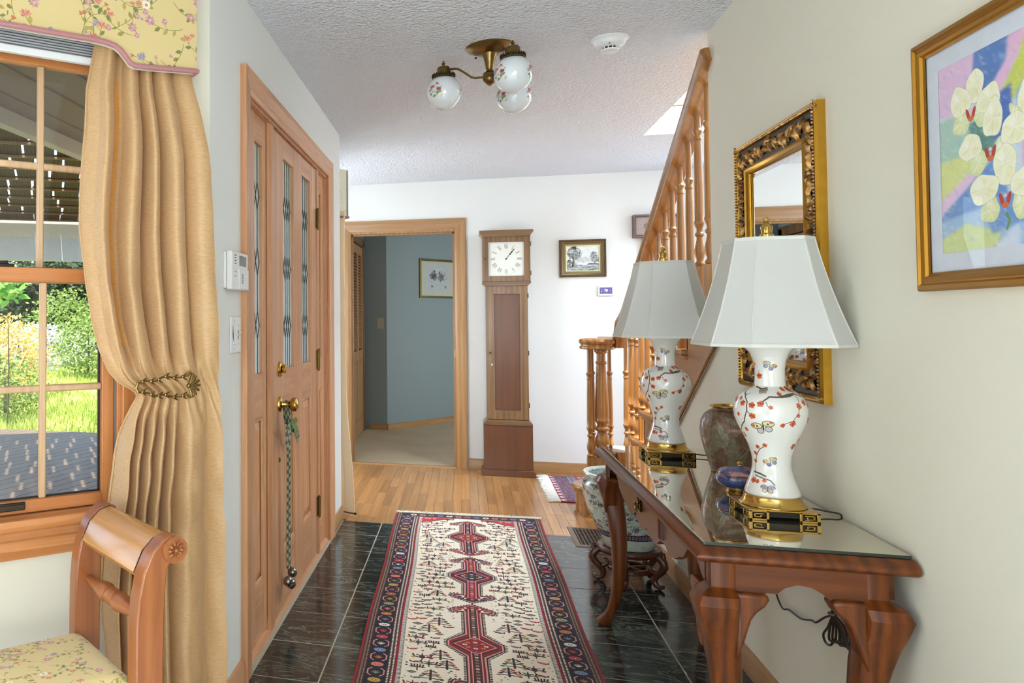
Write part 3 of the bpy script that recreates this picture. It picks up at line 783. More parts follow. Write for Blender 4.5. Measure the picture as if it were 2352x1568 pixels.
b = MB(); b.lathe([(.100, 1.047), (.106, 1.052), (.106, 1.062), (.098, 1.070), (.098, 1.076), (.108, 1.086), (.110, 1.098), (.104, 1.110), (.085, 1.117), (0, 1.119)], 36, (.818, 5.393, 0))
part('volute_cap', b, M_oak['Y'], ST)
# ================================================================ CONSOLE TABLE
TB = thing('console_table', 'dark cherry console table on cabriole legs against the right wall', 'table', (0, 0, 0))
tx0, tx1, ty0, ty1, tz = .512, .946, 2.022, 3.505, .718
b = MB()
def ring(ins, z): return [(tx0 + ins, ty0 + ins, z), (tx1, ty0 + ins, z), (tx1, ty1 - ins, z), (tx0 + ins, ty1 - ins, z)]
rows = [[b.vert(p) for p in ring(i, z)] for i, z in ((.030, .684), (.016, .684), (.010, .687), (.002, .692), (0, .698), (.003, .705), (.010, .711), (.018, .714), (.022, tz))]
for p, q in zip(rows, rows[1:]):
    for k in range(4): j = (k + 1) % 4; b.face(p[k], p[j], q[j], q[k])
b.face(*rows[0][::-1]); b.face(*rows[-1])
part('tabletop', b, M_cherry['Y'], TB, smooth=60)
# scalloped front apron with two drawers' worth of front, divided by reeded strips
ax = .548
low = [(2.10, .615), (2.17, .655), (2.21, .664), (2.255, .650), (2.29, .622), (2.33, .610), (2.385, .588), (2.425, .582), (2.455, .580), (2.475, .594), (2.50, .598), (2.545, .594), (2.59, .572), (2.625, .568), (2.67, .569), (2.705, .578), (2.715, .588), (2.74, .576),
       (2.775, .566), (2.82, .568), (2.862, .580), (2.872, .594), (2.895, .594), (2.91, .582), (2.95, .570), (3.0, .574), (3.04, .585), (3.09, .595), (3.165, .615), (3.195, .642), (3.26, .668), (3.32, .662), (3.37, .632), (3.40, .615)]
b = MB(); n_ = len(low)
A = [[b.vert((x, y, z)) for y, z in low] for x in (ax, ax + .02)]; B = [[b.vert((x, y, .686)) for y, z in low] for x in (ax, ax + .02)]
for i in range(n_ - 1):
    b.face(A[0][i + 1], A[0][i], B[0][i], B[0][i + 1]); b.face(A[1][i], A[1][i + 1], B[1][i + 1], B[1][i]); b.face(A[0][i], A[0][i + 1], A[1][i + 1], A[1][i])
part('front_apron', b, M_cherry['Y'], TB, smooth=0)
b = MB(); b.prism([(.60, .612), (.655, .612), (.660, .617), (.684, .617), (.700, .632), (.725, .641), (.752, .638), (.775, .625), (.79, .610), (.86, .610), (.86, .686), (.60, .686)], 1, ty0 + .036, ty0 + .056)
part('end_apron', b, M_cherry['X'], TB)
b = MB(); b.box(.60, ty1 - .056, .612, .86, ty1 - .036, .686); b.box(tx1 - .035, ty0 + .08, .612, tx1 - .016, ty1 - .08, .686)
part('rear_apron', b, M_cherry['X'], TB)
for yb in (2.515, 3.372):
    b = MB(); b.box(ax - .006, yb - .013, .606, ax, yb + .013, .683)
    for k in (-.008, 0, .008): b.tube([(ax - .006, yb + k, .608), (ax - .006, yb + k, .682)], .0035, 6)
    part('reeded_strip', b, M_rose, TB)
# drawer pull: cast back plate with a drop ring
b = MB()
for dz, r in ((.030, .006), (.020, .010), (.008, .012), (-.006, .011), (-.018, .008)): b.ball((ax - .002, 2.80, .640 + dz), r, 8, 5, (.35, 1, .9))
for s_ in (-1, 1):
    b.tube([(ax - .003, 2.80 + s_ * .006, .646), (ax - .005, 2.80 + s_ * .018, .660), (ax - .003, 2.80 + s_ * .012, .672)], .0028, 6); b.tube([(ax - .003, 2.80 + s_ * .008, .640), (ax - .005, 2.80 + s_ * .020, .634), (ax - .003, 2.80 + s_ * .014, .622)], .0028, 6)
    b.tube([(ax - .003, 2.80 + s_ * .003, .668), (ax - .004, 2.80 + s_ * .006, .682)], .0022, 6)
pl_ = part('pull_plate', b, M_dbrass, TB)
b = MB(); b.tube([(ax - .016 - .002 * cs(a), 2.80 + .015 * sn(a), .632 + .016 * cs(a)) for a in [2 * PI * k / 20 for k in range(20)]], .0026, 6, closed=True); b.ball((ax - .010, 2.80, .647), .006, 8, 5)
part('pull_ring', b, M_abrass, pl_)
def cabriole(sx, sy, foot):
    """leg built from stacked rounded-square rings; (sx, sy) points outwards from the corner"""
    b = MB(); rows = []
    st = [(.686, 0, .029), (.622, 0, .029), (.618, .002, .031), (.606, .014, .042), (.585, .020, .046), (.555, .017, .043), (.52, .009, .039), (.47, .000, .036), (.41, -.007, .0335), (.34, -.011, .030), (.26, -.011, .0265), (.18, -.006, .0225), (.115, .004, .0195), (.07, .014, .0185), (.04, .026, .021), (.022, .036, .026), (.010, .040, .027), (0, .038, .022)]
    for z, o_, h in st:
        cx, cy = sx * o_, sy * o_; row = []
        for k in range(16):
            a = 2 * PI * k / 16; e = .16 if z > .619 else (.34 if z > .56 else (.5 if z > .45 else .8))
            row.append(b.vert((cx + h * math.copysign(abs(cs(a)) ** e, cs(a)), cy + h * math.copysign(abs(sn(a)) ** e, sn(a)), z)))
        rows.append(row)
    for p, q in zip(rows, rows[1:]):
        for k in range(16): j = (k + 1) % 16; b.face(q[k], q[j], p[j], p[k])
    b.face(*rows[0]); b.face(*rows[-1][::-1])
    return b
for i, (x, y, sx, sy) in enumerate(((.578, ty0 + .066, -1, -1), (.578, ty1 - .066, -1, 1), (tx1 - .072, ty0 + .066, 1, -1), (tx1 - .072, ty1 - .066, 1, 1))):
    lg = part('leg', cabriole(sx, sy, 0), M_cherry['Z'], TB, loc=(x, y, 0), smooth=28)
    # knee brackets towards both neighbours, the returns that soften the corner
    for ax_, s_ in ((0, -sx), (1, -sy)):
        P = [(.018, .6165), (.086, .6165), (.087, .604), (.078, .588), (.062, .574), (.050, .556), (.042, .53), (.034, .50), (.018, .46)]
        bb_ = MB()
        if ax_ == 0: bb_.prism([(s_ * u, z) for u, z in P], 1, sy * -.006, sy * .046)
        else: bb_.prism([(s_ * u, z) for u, z in P], 0, sx * -.006, sx * .046)
        part('knee_bracket', bb_, M_cherry['Z'], lg, .012, seg=3)
def mirror_glass():
    t = NT('bronze tinted table glass'); v = t.coords()
    t.b.inputs['Coat Weight'].default_value = 1
    return t.set(lin(196, 190, 168), .02, .88, .9, 1, 0)
b = MB(); b.box(tx0 + .022, ty0 + .030, .7185, tx1 - .004, ty1 - .026, .727)
o = part('table_glass', b, [mirror_glass(), plain('dark green glass edge', lin(14, 30, 28), .15, 0, .8)], None, .0015, smooth=0)
for p in o.data.polygons: p.material_index = 0 if p.normal.z > .5 else 1
tag(o, 'reflective tinted glass sheet lying on top of the dark cherry console table', 'glass top')
TG = .7272

# ================================================================ PORCELAIN LAMPS
PROF = [(.058, .0), (.0625, .004), (.063, .010), (.057, .028), (.049, .052), (.0445, .074), (.0438, .090), (.046, .106), (.053, .132), (.065, .160), (.077, .186), (.0835, .206), (.0850, .224), (.083, .242), (.074, .262), (.058, .276), (.042, .284), (.0362, .290), (.0342, .312), (.0345, .335), (.038, .358), (.046, .379), (.056, .391), (.0595, .396), (.059, .400), (.052, .402), (0, .402)]
def porcelain_canvas():
    H = .402; cv = Canvas(1500, 1200, c3(228, 226, 219), -PI, H, 1500 / (2 * PI), -1200 / H)
    rs = np.array([p[0] for p in PROF[:-2]]); zs = np.array([p[1] for p in PROF[:-2]])
    R = lambda z: float(np.interp(z, zs, rs))
    def A(x, y):                                               # photo crop position -> (angle, height)
        z = .402 - (y - 50) * .402 / 1235; r = R(z) * 3470; return math.asin(max(-.97, min(.97, (x - 352) / r))), z
    br, org, rd = c3(92, 80, 70), c3(206, 102, 56), c3(178, 66, 44)
    for off in (0, PI):
        def S(p): a, z = A(*p); return ((a + off + PI) % (2 * PI) - PI, z)
        def ln(pts, wd, col=br):
            q = [S(p) for p in pts]
            for a, b_ in zip(q, q[1:]):
                if abs(a[0] - b_[0]) < 1: cv.line([a, b_], 0, col); 
            for a, b_ in zip(q, q[1:]):
                if abs(a[0] - b_[0]) < 1:
                    pa, pb = cv.P(a), cv.P(b_); n = int(max(abs(pa[0] - pb[0]), abs(pa[1] - pb[1])) / 2) + 1
                    for k in range(n):
                        f = k / n; z = a[1] + (b_[1] - a[1]) * f
                        cv.ell(a[0] + (b_[0] - a[0]) * f, z, wd / R(z), wd, col)
        def fl(x, y, r=.0062, col=org):
            a, z = S((x, y))
            for k in range(5):
                t = k * 2 * PI / 5 + x; cv.ell(a + r * .75 * cs(t) / R(z), z + r * .75 * sn(t), r * .58 / R(z), r * .5, col if (k + int(x)) % 3 else rd)
            cv.ell(a, z, r * .28 / R(z), r * .28, c3(120, 40, 30))
        for pts, wd in (([(150, 420), (165, 470), (177, 520), (172, 590), (152, 680), (125, 765)], .0016), ([(172, 590), (195, 615), (213, 635)], .001), ([(160, 430), (125, 460), (100, 500)], .0012), ([(165, 470), (205, 450)], .0008),
                        ([(430, 470), (490, 462), (525, 445), (480, 452), (410, 470), (345, 470), (305, 500), (280, 525)], .0019), ([(525, 445), (590, 470), (628, 530), (632, 610), (610, 700)], .0013), ([(540, 460), (565, 520), (560, 590), (520, 650), (470, 672), (418, 695)], .0009),
                        ([(320, 510), (330, 540), (360, 555)], .0008), ([(645, 740), (590, 800), (530, 860), (498, 895)], .0008), ([(322, 858), (262, 905), (240, 960), (225, 1040), (228, 1095)], .0009), ([(218, 1095), (262, 1102), (305, 1118)], .0022), ([(225, 1120), (290, 1135), (340, 1145), (374, 1180)], .0013), ([(250, 400), (290, 415), (330, 405)], .0016), ([(232, 220), (240, 300), (262, 310), (272, 265)], .0006)): ln(pts, wd)
        for x, y in ((235, 215), (272, 313), (140, 532), (210, 542), (128, 495), (92, 505), (278, 527), (355, 550), (420, 446), (440, 410), (480, 412), (565, 538), (600, 512), (630, 540), (558, 610), (515, 674), (632, 650), (440, 690), (105, 626), (148, 797), (165, 745), (213, 628), (592, 820), (515, 868), (248, 885), (302, 866), (230, 940), (230, 1006), (212, 1160), (240, 1165), (295, 1150), (205, 395)):
            fl(x, y, .0066 if (x * 7 + y) % 5 > 1 else .0045)
        def bfly(x, y, s_, rot, c1, c2):
            a, z = S((x, y)); r = R(z)
            for sg in (-1, 1):
                for (dx, dz, rx, rz, col) in ((.55, .28, .60, .34, c3(90, 72, 50)), (.55, .28, .52, .27, c1), (.40, -.28, .40, .32, c3(90, 72, 50)), (.40, -.28, .33, .26, c2), (.82, .36, .16, .14, c3(186, 90, 60)), (.5, .25, .10, .10, c3(60, 60, 80))):
                    X, Z = sg * dx * s_, dz * s_; xr, zr = X * cs(rot) - Z * sn(rot), X * sn(rot) + Z * cs(rot)
                    cv.ell(a + xr / r, z + zr, rx * s_ / r * .9, rz * s_, col, al=.95)
            cv.ell(a, z, .07 * s_ / r, .40 * s_, c3(50, 46, 60))
        bfly(350, 228, .016, -.5, c3(206, 188, 130), c3(110, 128, 176)); bfly(295, 715, .025, .28, c3(226, 216, 150), c3(196, 192, 196))
        bfly(345, 1000, .016, .5, c3(214, 196, 132), c3(96, 116, 172)); bfly(318, 1213, .016, 0, c3(150, 164, 200), c3(220, 190, 160)); bfly(300, 430, .010, .2, c3(150, 140, 130), c3(180, 160, 140))
    return cv
M_porc = printed('painted porcelain', porcelain_canvas(), .12, .6, .6)
def silk_shade():
    t = NT('white silk shade'); v = t.coords((900, 900, 120)); f = t.noise(v, 1, 2)
    t.b.inputs['Subsurface Weight'].default_value = 0
    tl = t.n('BsdfTranslucent'); tl.inputs[0].default_value = lin(238, 236, 226)
    mx = t.n('MixShader'); mx.inputs[0].default_value = .22
    t.set(t.mix(f, lin(212, 213, 208), lin(222, 222, 217)), .75, 0, .2); t.bump(f, .08, .001)
    t.l(t.b.outputs[0], mx.inputs[1]); t.l(tl.outputs[0], mx.inputs[2]); t.l(mx.outputs[0], t.out.inputs[0]); return t.m
M_shade = silk_shade(); M_trimtape = plain('ivory shade tape', lin(214, 214, 206), .8)
LP = thing('table_lamp', 'larger nearer porcelain lamp with butterflies and a white bell shade, below the gold mirror', 'lamp', (.785, 2.380, TG))
hb = .080
b = MB(); b.box(-hb, -hb, .0235, hb, hb, .0275)
b.lathe([(.077, .0275), (.0775, .0295), (.073, .033), (.068, .040), (.0655, .048), (.0655, .053), (.0, .054)], 48)
bp = part('brass_base', b, M_brass, LP, .0015)
b = MB(); q = .070
b.box(-q, -q, .008, q, q, .0235)
part('dark_recess', b, plain('dark brass recess', lin(40, 32, 20), .5, .3), LP)
for sx in (-1, 1):
    for sy in (-1, 1):
        b = MB(); L_ = .046; t_ = .008
        b.box(sx * hb, sy * hb, .0, sx * (hb - L_), sy * (hb - t_), .005); b.box(sx * hb, sy * hb, .0, sx * (hb - t_), sy * (hb - L_), .005)
        b.box(sx * hb, sy * hb, .0215, sx * (hb - L_), sy * (hb - t_), .0255); b.box(sx * hb, sy * hb, .0215, sx * (hb - t_), sy * (hb - L_), .0255)
        b.box(sx * hb, sy * hb, .0, sx * (hb - t_), sy * (hb - t_), .0255)
        b.box(sx * (hb - L_ + .006), sy * hb, .0, sx * (hb - L_), sy * (hb - t_), .0255); b.box(sx * hb, sy * (hb - L_ + .006), .0, sx * (hb - t_), sy * (hb - L_), .0255)
        e = .0012                                              # greek key fret on both outer faces
        for (u0, u1, z0, z1) in ((.012, .034, .0155, .0185), (.012, .0155, .0075, .0185), (.012, .030, .0075, .0100), (.0265, .030, .0075, .0140)):
            b.box(sx * (hb - u0), sy * (hb - e), z0, sx * (hb - u1), sy * (hb - t_), z1); b.box(sx * (hb - e), sy * (hb - u0), z0, sx * (hb - t_), sy * (hb - u1), z1)
        part('foot', b, M_brass, LP, .0006)
part('porcelain_body', MB().lathe([(0, 0)] + PROF, 64, (0, 0, 0), uv=True, vr=(0, .402)), M_porc, LP, loc=(0, 0, .0525), rz=math.atan2(-2.38, -.785) - PI)
b = MB(); b.tube([(0, 0, .452), (0, 0, .755)], .005, 8); b.lathe([(.010, .735), (.016, .740), (.016, .748), (.012, .752), (.013, .760), (.015, .768), (.011, .774), (.006, .778), (.009, .784), (.007, .792), (0, .796)], 16)
part('finial', b, M_brass, LP)
b = MB(); b.lathe([(.014, .452), (.014, .48), (.018, .50), (.018, .53), (.008, .54)], 14)
part('socket', b, M_brass, LP)
# shade: cut-corner square, flaring; wide faces of half width w, corner cut c
def shade_ring(b, w_, c_, z): return [b.vert((x, y, z)) for x, y in ((-w_, -w_ - c_), (w_, -w_ - c_), (w_ + c_, -w_), (w_ + c_, w_), (w_, w_ + c_), (-w_, w_ + c_), (-w_ - c_, w_), (-w_ - c_, -w_))]
Z0, Z1 = .4535, .731
def wc(t): f = 1 - t; k = .66 * f + .34 * f * f; return .0545 + (.0930 - .0545) * k, .036 + (.0700 - .036) * k
b = MB(); rows = [shade_ring(b, *wc(i / 14), Z0 + (Z1 - Z0) * i / 14) for i in range(15)]
for p, q in zip(rows, rows[1:]):
    for k in range(8): j = (k + 1) % 8; b.face(p[k], p[j], q[j], q[k])
sh = part('lampshade', b, M_shade, LP, smooth=20)
b = MB()
for k in range(8): b.tube([b_v for b_v in [Vector(rows_v) for rows_v in [sh.data.vertices[r[k]].co for r in rows]]], .0021, 5)
for t_, r_ in ((0, .004), (1, .004)):
    pts = [sh.data.vertices[i].co.copy() for i in rows[0 if t_ == 0 else -1]]
    b.tube(pts, r_, 6, closed=True, flat=(.6, 1.3))
part('shade_tape', b, M_trimtape, sh)
b = MB()
for k in range(0, 8, 2):
    p = sh.data.vertices[rows[-1][k]].co; b.tube([(0, 0, .727), (p.x, p.y, Z1 - .003)], .0015, 5)
part('shade_spider', b, M_abrass, sh)
# the second lamp, further along the table
L2 = copy_tree(LP); L2.name = 'table_lamp'; L2.location = (.730, 3.262, TG)
tag(L2, 'farther porcelain lamp with a white bell shade, in front of the stair balusters', 'lamp', 'pair of porcelain table lamps')
LP['group'] = 'pair of porcelain table lamps'
for o in L2.children:
    if o.name.startswith('porcelain_body'): o.rotation_euler.z = math.atan2(-3.262, -.730) - PI
def cord(name, label, pts, r, sub=6):
    """smooth cord through the points (Catmull-Rom)"""
    P = [Vector(p) for p in pts]; out = []
    for i in range(len(P) - 1):
        a, b_, c_, d = P[max(i - 1, 0)], P[i], P[i + 1], P[min(i + 2, len(P) - 1)]
        for k in range(sub):
            t = k / sub; out.append(.5 * ((2 * b_) + (c_ - a) * t + (2 * a - 5 * b_ + 4 * c_ - d) * t * t + (3 * b_ - a - 3 * c_ + d) * t ** 3))
    out.append(P[-1]); return MB().tube(out, r, 6)
M_cord = plain('dark brown cord', lin(44, 32, 24), .45)
tag(part('lamp_cord', cord('', '', [(.866, 2.41, TG + .014), (.892, 2.412, TG + .014), (.920, 2.408, TG + .010), (.9445, 2.400, TG + .007), (.9488, 2.398, TG - .004), (.9492, 2.398, .68), (.949, 2.40, .60)], .0022), M_cord), 'thin dark cord running from the nearer lamp over the back edge of the table', 'cord')
tag(part('lamp_cord', cord('', '', [(.803, 3.30, TG + .012), (.85, 3.27, TG + .008), (.90, 3.26, TG + .010), (.945, 3.25, TG + .010), (.9488, 3.25, TG - .002), (.9492, 3.25, .68), (.949, 3.25, .60)], .0022), M_cord), 'thin dark cord running behind the metallic vase from the farther lamp', 'cord')
CB = thing('cord_bundle', 'dark brown lamp cord tied in a bundle hanging below the table end', 'cord', (0, 0, 0))
part('loose_cord', cord('', '', [(.935, 2.90, .60), (.938, 2.868, .43), (.94, 2.80, .352), (.938, 2.73, .365), (.936, 2.64, .372), (.93, 2.55, .400), (.93, 2.519, .406), (.93, 2.46, .442), (.93, 2.41, .466)], .0028), M_cord, CB)
b = MB()
for k in range(7):
    a = .03 * (k - 3); pts = [(.925 + .004 * (k % 3), 2.43 - .004 * k, .58), (.92 + .003 * k, 2.415 - .003 * k, .52), (.925, 2.404, .474), (.915 + .004 * k, 2.395 - .012 * k * .6, .44), (.91 + .004 * k, 2.385 - .008 * k, .408 + .003 * (k % 3)), (.925, 2.36 - .006 * k, .42), (.93, 2.375 - .004 * k, .455), (.926, 2.402, .472)]
    c_ = cord('', '', pts, .0030); off = len(b.v); b.v += c_.v; b.f += [tuple(i + off for i in f) for f in c_.f]; b.mi += c_.mi
c_ = cord('', '', [(.925, 2.402, .47), (.92, 2.42, .43), (.915, 2.435, .405), (.915, 2.425, .388), (.915, 2.395, .392), (.918, 2.375, .415)], .003); off = len(b.v); b.v += c_.v; b.f += [tuple(i + off for i in f) for f in c_.f]; b.mi += c_.mi
part('cord_loops', b, M_cord, CB)
b = MB(); b.lathe([(.010, 0), (.012, .003), (.010, .006)], 12, (.925, 2.403, .468))
part('cord_tie', b, M_plastic_d, CB)

# ================================================================ VASE AND LIDDED BOWL ON THE TABLE
def bronze():
    t = NT('mottled bronze enamel'); v = t.coords()
    f = t.noise(v, 9, 5, .65, 1.0); g_ = t.noise(v, 70, 4, .7, 2)
    vo = t.n('TexVoronoi', feature='DISTANCE_TO_EDGE'); t.l(t.coords((1, 1, .55)), vo.inputs['Vector']); vo.inputs['Scale'].default_value = 42
    sw = t.n('TexNoise'); 
    base = t.ramp(f, [(.30, lin(84, 84, 72)), (.44, lin(140, 130, 108)), (.52, lin(112, 78, 62)), (.60, lin(134, 104, 84)), (.72, lin(186, 180, 162))])
    wire = t.ramp(vo.outputs['Distance'], [(0, (1, 1, 1, 1)), (.05, (.2, .2, .2, 1)), (.1, (0, 0, 0, 1))])
    z = t.n('SeparateXYZ'); t.l(t.coords(), z.inputs[0])
    band = t.ramp(z.outputs[2], [(.05, (0, 0, 0, 1)), (.08, (1, 1, 1, 1)), (.13, (1, 1, 1, 1)), (.16, (0, 0, 0, 1))])
    col = t.mix(t.math('MULTIPLY', wire, t.math('MULTIPLY', band, t.ramp(t.noise(v, 5, 2), [(.45, (0, 0, 0, 1)), (.55, (1, 1, 1, 1))]))), base, lin(176, 136, 92))
    col = t.mix(t.math('MULTIPLY', g_, .5), col, lin(120, 120, 104), 'SOFT_LIGHT')
    t.bump(t.math('ADD', t.math('MULTIPLY', wire, .5), g_), .5, .003)
    return t.set(col, .3, .35, .5, .35, .1)
VS = thing('vase', 'round mottled bronze vase with a gold rim between the two lamps', 'vase', (.862, 2.985, TG))
VP = [(0, .0), (.054, .0), (.056, .004), (.058, .012), (.068, .045), (.079, .085), (.0865, .120), (.0885, .145), (.0855, .172), (.074, .196), (.058, .208), (.050, .211), (.048, .215), (.050, .219)]
part('body', MB().lathe(VP, 48), bronze(), VS)
b = MB(); b.lathe([(.046, .216), (.050, .218), (.055, .220), (.056, .223), (.053, .226), (.046, .225), (.043, .215), (.040, .19)], 40)
part('rim', b, M_brass, VS)
b = MB(); b.lathe([(.056, 0), (.057, .004), (.055, .008)], 40); part('base_ring', b, M_dbrass, VS)
def cloisonne():
    t = NT('blue cloisonne enamel'); v = t.coords((1, 1, 1.4)); f = t.noise(v, 22, 4, .6, .8)
    col = t.ramp(f, [(.34, lin(34, 46, 98)), (.48, lin(66, 82, 140)), (.55, lin(104, 92, 140)), (.62, lin(168, 116, 130)), (.70, lin(206, 164, 140))])
    t.bump(t.noise(v, 60, 3), .1, .001); return t.set(col, .18, .15, .5, .5, .08)
M_clo = cloisonne()
BW = thing('lidded_bowl', 'small blue enamel lidded bowl with gold bands beside the nearer lamp', 'bowl', (.792, 2.655, TG))
b = MB(); b.lathe([(0, .010), (.034, .010), (.040, .013), (.052, .020), (.062, .030), (.0655, .040), (.063, .049), (.058, .053), (.056, .054)], 40)
part('body', b, M_clo, BW)
b = MB(); b.lathe([(.0, .0), (.036, .0), (.038, .003), (.034, .008), (.036, .012), (.030, .013)], 36); b.lathe([(.056, .053), (.059, .0535), (.060, .055), (.059, .0565), (.056, .057)], 40)
part('gold_band', b, M_brass, BW)
b = MB(); b.lathe([(.058, .057), (.0575, .060), (.050, .068), (.034, .0745), (.016, .078), (0, .079)], 40)
ld = part('lid', b, M_clo, BW)
b = MB(); b.lathe([(.005, .078), (.004, .081), (.007, .084), (.0075, .088), (.005, .092), (0, .093)], 16)
part('knob', b, M_brass, ld)

# ================================================================ FISHBOWL PLANTER ON ITS STAND
def planter_canvas():
    cv = Canvas(1400, 700, c3(190, 204, 190), 0, 1, 1400, -700); r_ = random.Random(5)
    for _ in range(500): cv.ell(r_.random(), r_.random(), r_.uniform(.006, .02), r_.uniform(.012, .05), random.Random(_).choice([c3(206, 216, 202), c3(176, 194, 182), c3(200, 198, 200), c3(166, 184, 170)]), r_.uniform(0, 3), .6)
    for _ in range(430):                                       # curling dark scrolls, leaves and blossoms
        x, y, a = r_.random(), r_.uniform(.22, .95), r_.uniform(0, 6.28); k = r_.choice((-1, 1)); L = r_.uniform(.004, .009); pts = [(x, y)]
        for i in range(16): a += k * (.12 + .02 * i); x += L * cs(a) * .5; y += L * sn(a); pts.append((x, y))
        cv.line(pts, r_.choice((.0022, .003, .004)), r_.choice((c3(66, 60, 82), c3(70, 92, 84), c3(104, 78, 86), c3(52, 58, 62))), .85)
        if _ % 3 == 0:
            for q in range(6): cv.ell(x + .006 * cs(q), y + .012 * sn(q), .0045, .009, r_.choice((c3(96, 74, 104), c3(120, 72, 76), c3(70, 80, 120))), al=.9)
            cv.ell(x, y, .003, .006, c3(214, 196, 170))
    for z0, z1 in ((.16, .245), (.845, .875)):
        cv.poly([(0, z0), (1, z0), (1, z1), (0, z1)], c3(70, 46, 56)); m_ = (z0 + z1) / 2
        for k in range(60):
            cv.ell(k / 60, m_, .0062, (z1 - z0) * .33, c3(140, 140, 168)); cv.ell(k / 60, m_, .003, (z1 - z0) * .16, c3(66, 58, 92))
    return cv
M_planter = printed('scroll painted green porcelain', planter_canvas(), .16, .5, .55)
FB = thing('fishbowl_planter', 'large scroll-painted pale green porcelain fishbowl under the console table', 'planter', (.738, 4.045, .170))
FP = [(0, 0), (.105, 0), (.110, .006), (.118, .03), (.140, .08), (.168, .14), (.188, .195), (.198, .24), (.200, .275), (.193, .300), (.180, .312), (.174, .316), (.176, .322), (.190, .330), (.196, .336), (.194, .342), (.180, .344), (.170, .334), (.166, .30), (.15, .26)]
part('bowl', MB().lathe(FP, 56, uv=True, vr=(0, .344)), M_planter, FB, rz=1.0)
PS = thing('planter_stand', 'carved dark rosewood stand with curled feet holding the fishbowl', 'stand', (.738, 4.045, 0))
b = MB(); b.lathe([(.100, .152), (.100, .164), (.118, .170), (.134, .172), (.140, .166), (.140, .156), (.132, .150), (.128, .140), (.118, .138), (.110, .146)], 40)
part('top_ring', b, M_rose, PS)
b = MB(); b.lathe([(.072, .060), (.072, .074), (.076, .078), (.092, .078), (.096, .074), (.096, .060), (.092, .056), (.076, .056)], 36)
for k in range(5):
    a = k * 2 * PI / 5 + .35; b.tube([(0.0, 0, .067), (.074 * cs(a), .074 * sn(a), .067)], .010, 6)
part('stretcher_ring', b, M_rose, PS)
legp = [(.120, .150), (.140, .146), (.156, .128), (.160, .108), (.150, .088), (.130, .068), (.116, .050), (.114, .032), (.124, .016), (.140, .010), (.152, .016), (.153, .027)]
for k in range(5):
    b = MB(); b.tube([(x, 0, z) for x, z in legp], [.016, .017, .017, .016, .015, .015, .014, .013, .012, .010, .008, .006], 10, flat=(1, 1.1))
    b.tube([(.128, 0, .070), (.104, 0, .074), (.094, 0, .086), (.100, 0, .100), (.110, 0, .098)], [.012, .012, .010, .008, .005], 8)
    b.tube([(.146, 0, .140), (.158, 0, .152), (.156, 0, .168), (.146, 0, .170)], [.013, .012, .009, .005], 8)
    part('leg', b, M_rose, PS, rz=k * 2 * PI / 5 + .62, smooth=60)

# ================================================================ GRANDFATHER CLOCK
GC = thing('grandfather_clock', 'tall brown wooden pendulum clock standing right of the bedroom doorway', 'clock', (.322, 6.43, 0))
def bx(x0, x1, y0, y1, z0, z1, m=None): return MB().box(x0, y0, z0, x1, y1, z1)
part('plinth', MB().prism([(-.200, .0), (.200, 0), (.200, .035), (.186, .050), (-.186, .050), (-.200, .035)], 1, -.006, .215), M_clockp, GC, .002)
part('base_box', bx(-.183, .183, .008, .215, .05, .405), M_clockp, GC, .002)
part('base_moulding', MB().prism([(-.183, .400), (.183, .400), (.183, .414), (.166, .432), (.156, .440), (-.156, .440), (-.166, .432), (-.183, .414)], 1, .000, .215), M_clock['X'], GC, .002)
part('trunk', MB().box(-.157, .030, .44, .157, .20, 1.508), M_clock['Z'], GC)
tf = part('trunk_door', MB().ringbox(-.157, .157, .445, 1.505, -.096, .096, .515, 1.435, .010, .031), M_clock['Z'], GC, .002)
part('panel', MB().box(-.098, .022, .51, .098, .0295, 1.44), M_clockp, tf)
b = MB(); b.tube([(.128 - .256, .010, .97), (.128 - .256, -.004, .97)], [.006, .009], 10); part('door_knob', b, M_dbrass, tf)
b = MB(); b.box(-.122, .004, .868, -.112, .0101, .884); part('lock_plate', b, M_steel, tf)
for z in (.56, .97, 1.42): part('hinge', MB().box(.157, .008, z - .018, .163, .020, z + .018), M_dbrass, tf)
part('hood_moulding', MB().prism([(-.160, 1.500), (.160, 1.500), (.170, 1.512), (.182, 1.520), (.182, 1.536), (-.182, 1.536), (-.182, 1.520), (-.170, 1.512)], 1, -.004, .215), M_clock['X'], GC, .002)
part('hood', MB().box(-.180, .024, 1.536, .180, .215, 1.898), M_clock['Z'], GC)
hd = part('hood_door', MB().ringbox(-.180, .180, 1.536, 1.898, -.134, .134, 1.580, 1.850, .002, .025), M_clock['Z'], GC, .002)
part('cornice', MB().prism([(-.180, 1.892), (.180, 1.892), (.184, 1.905), (.200, 1.922), (.203, 1.930), (.203, 1.942), (-.203, 1.942), (-.203, 1.930), (-.200, 1.922), (-.184, 1.905)], 1, -.024, .222), M_clock['X'], GC, .002)
b = MB(); b.tube([(-.160, .002, 1.716), (-.160, -.010, 1.716)], [.005, .008], 10); part('knob', b, M_dbrass, hd)
for z in (1.60, 1.83): part('hinge', MB().box(.180, .004, z - .018, .186, .016, z + .018), M_dbrass, hd)
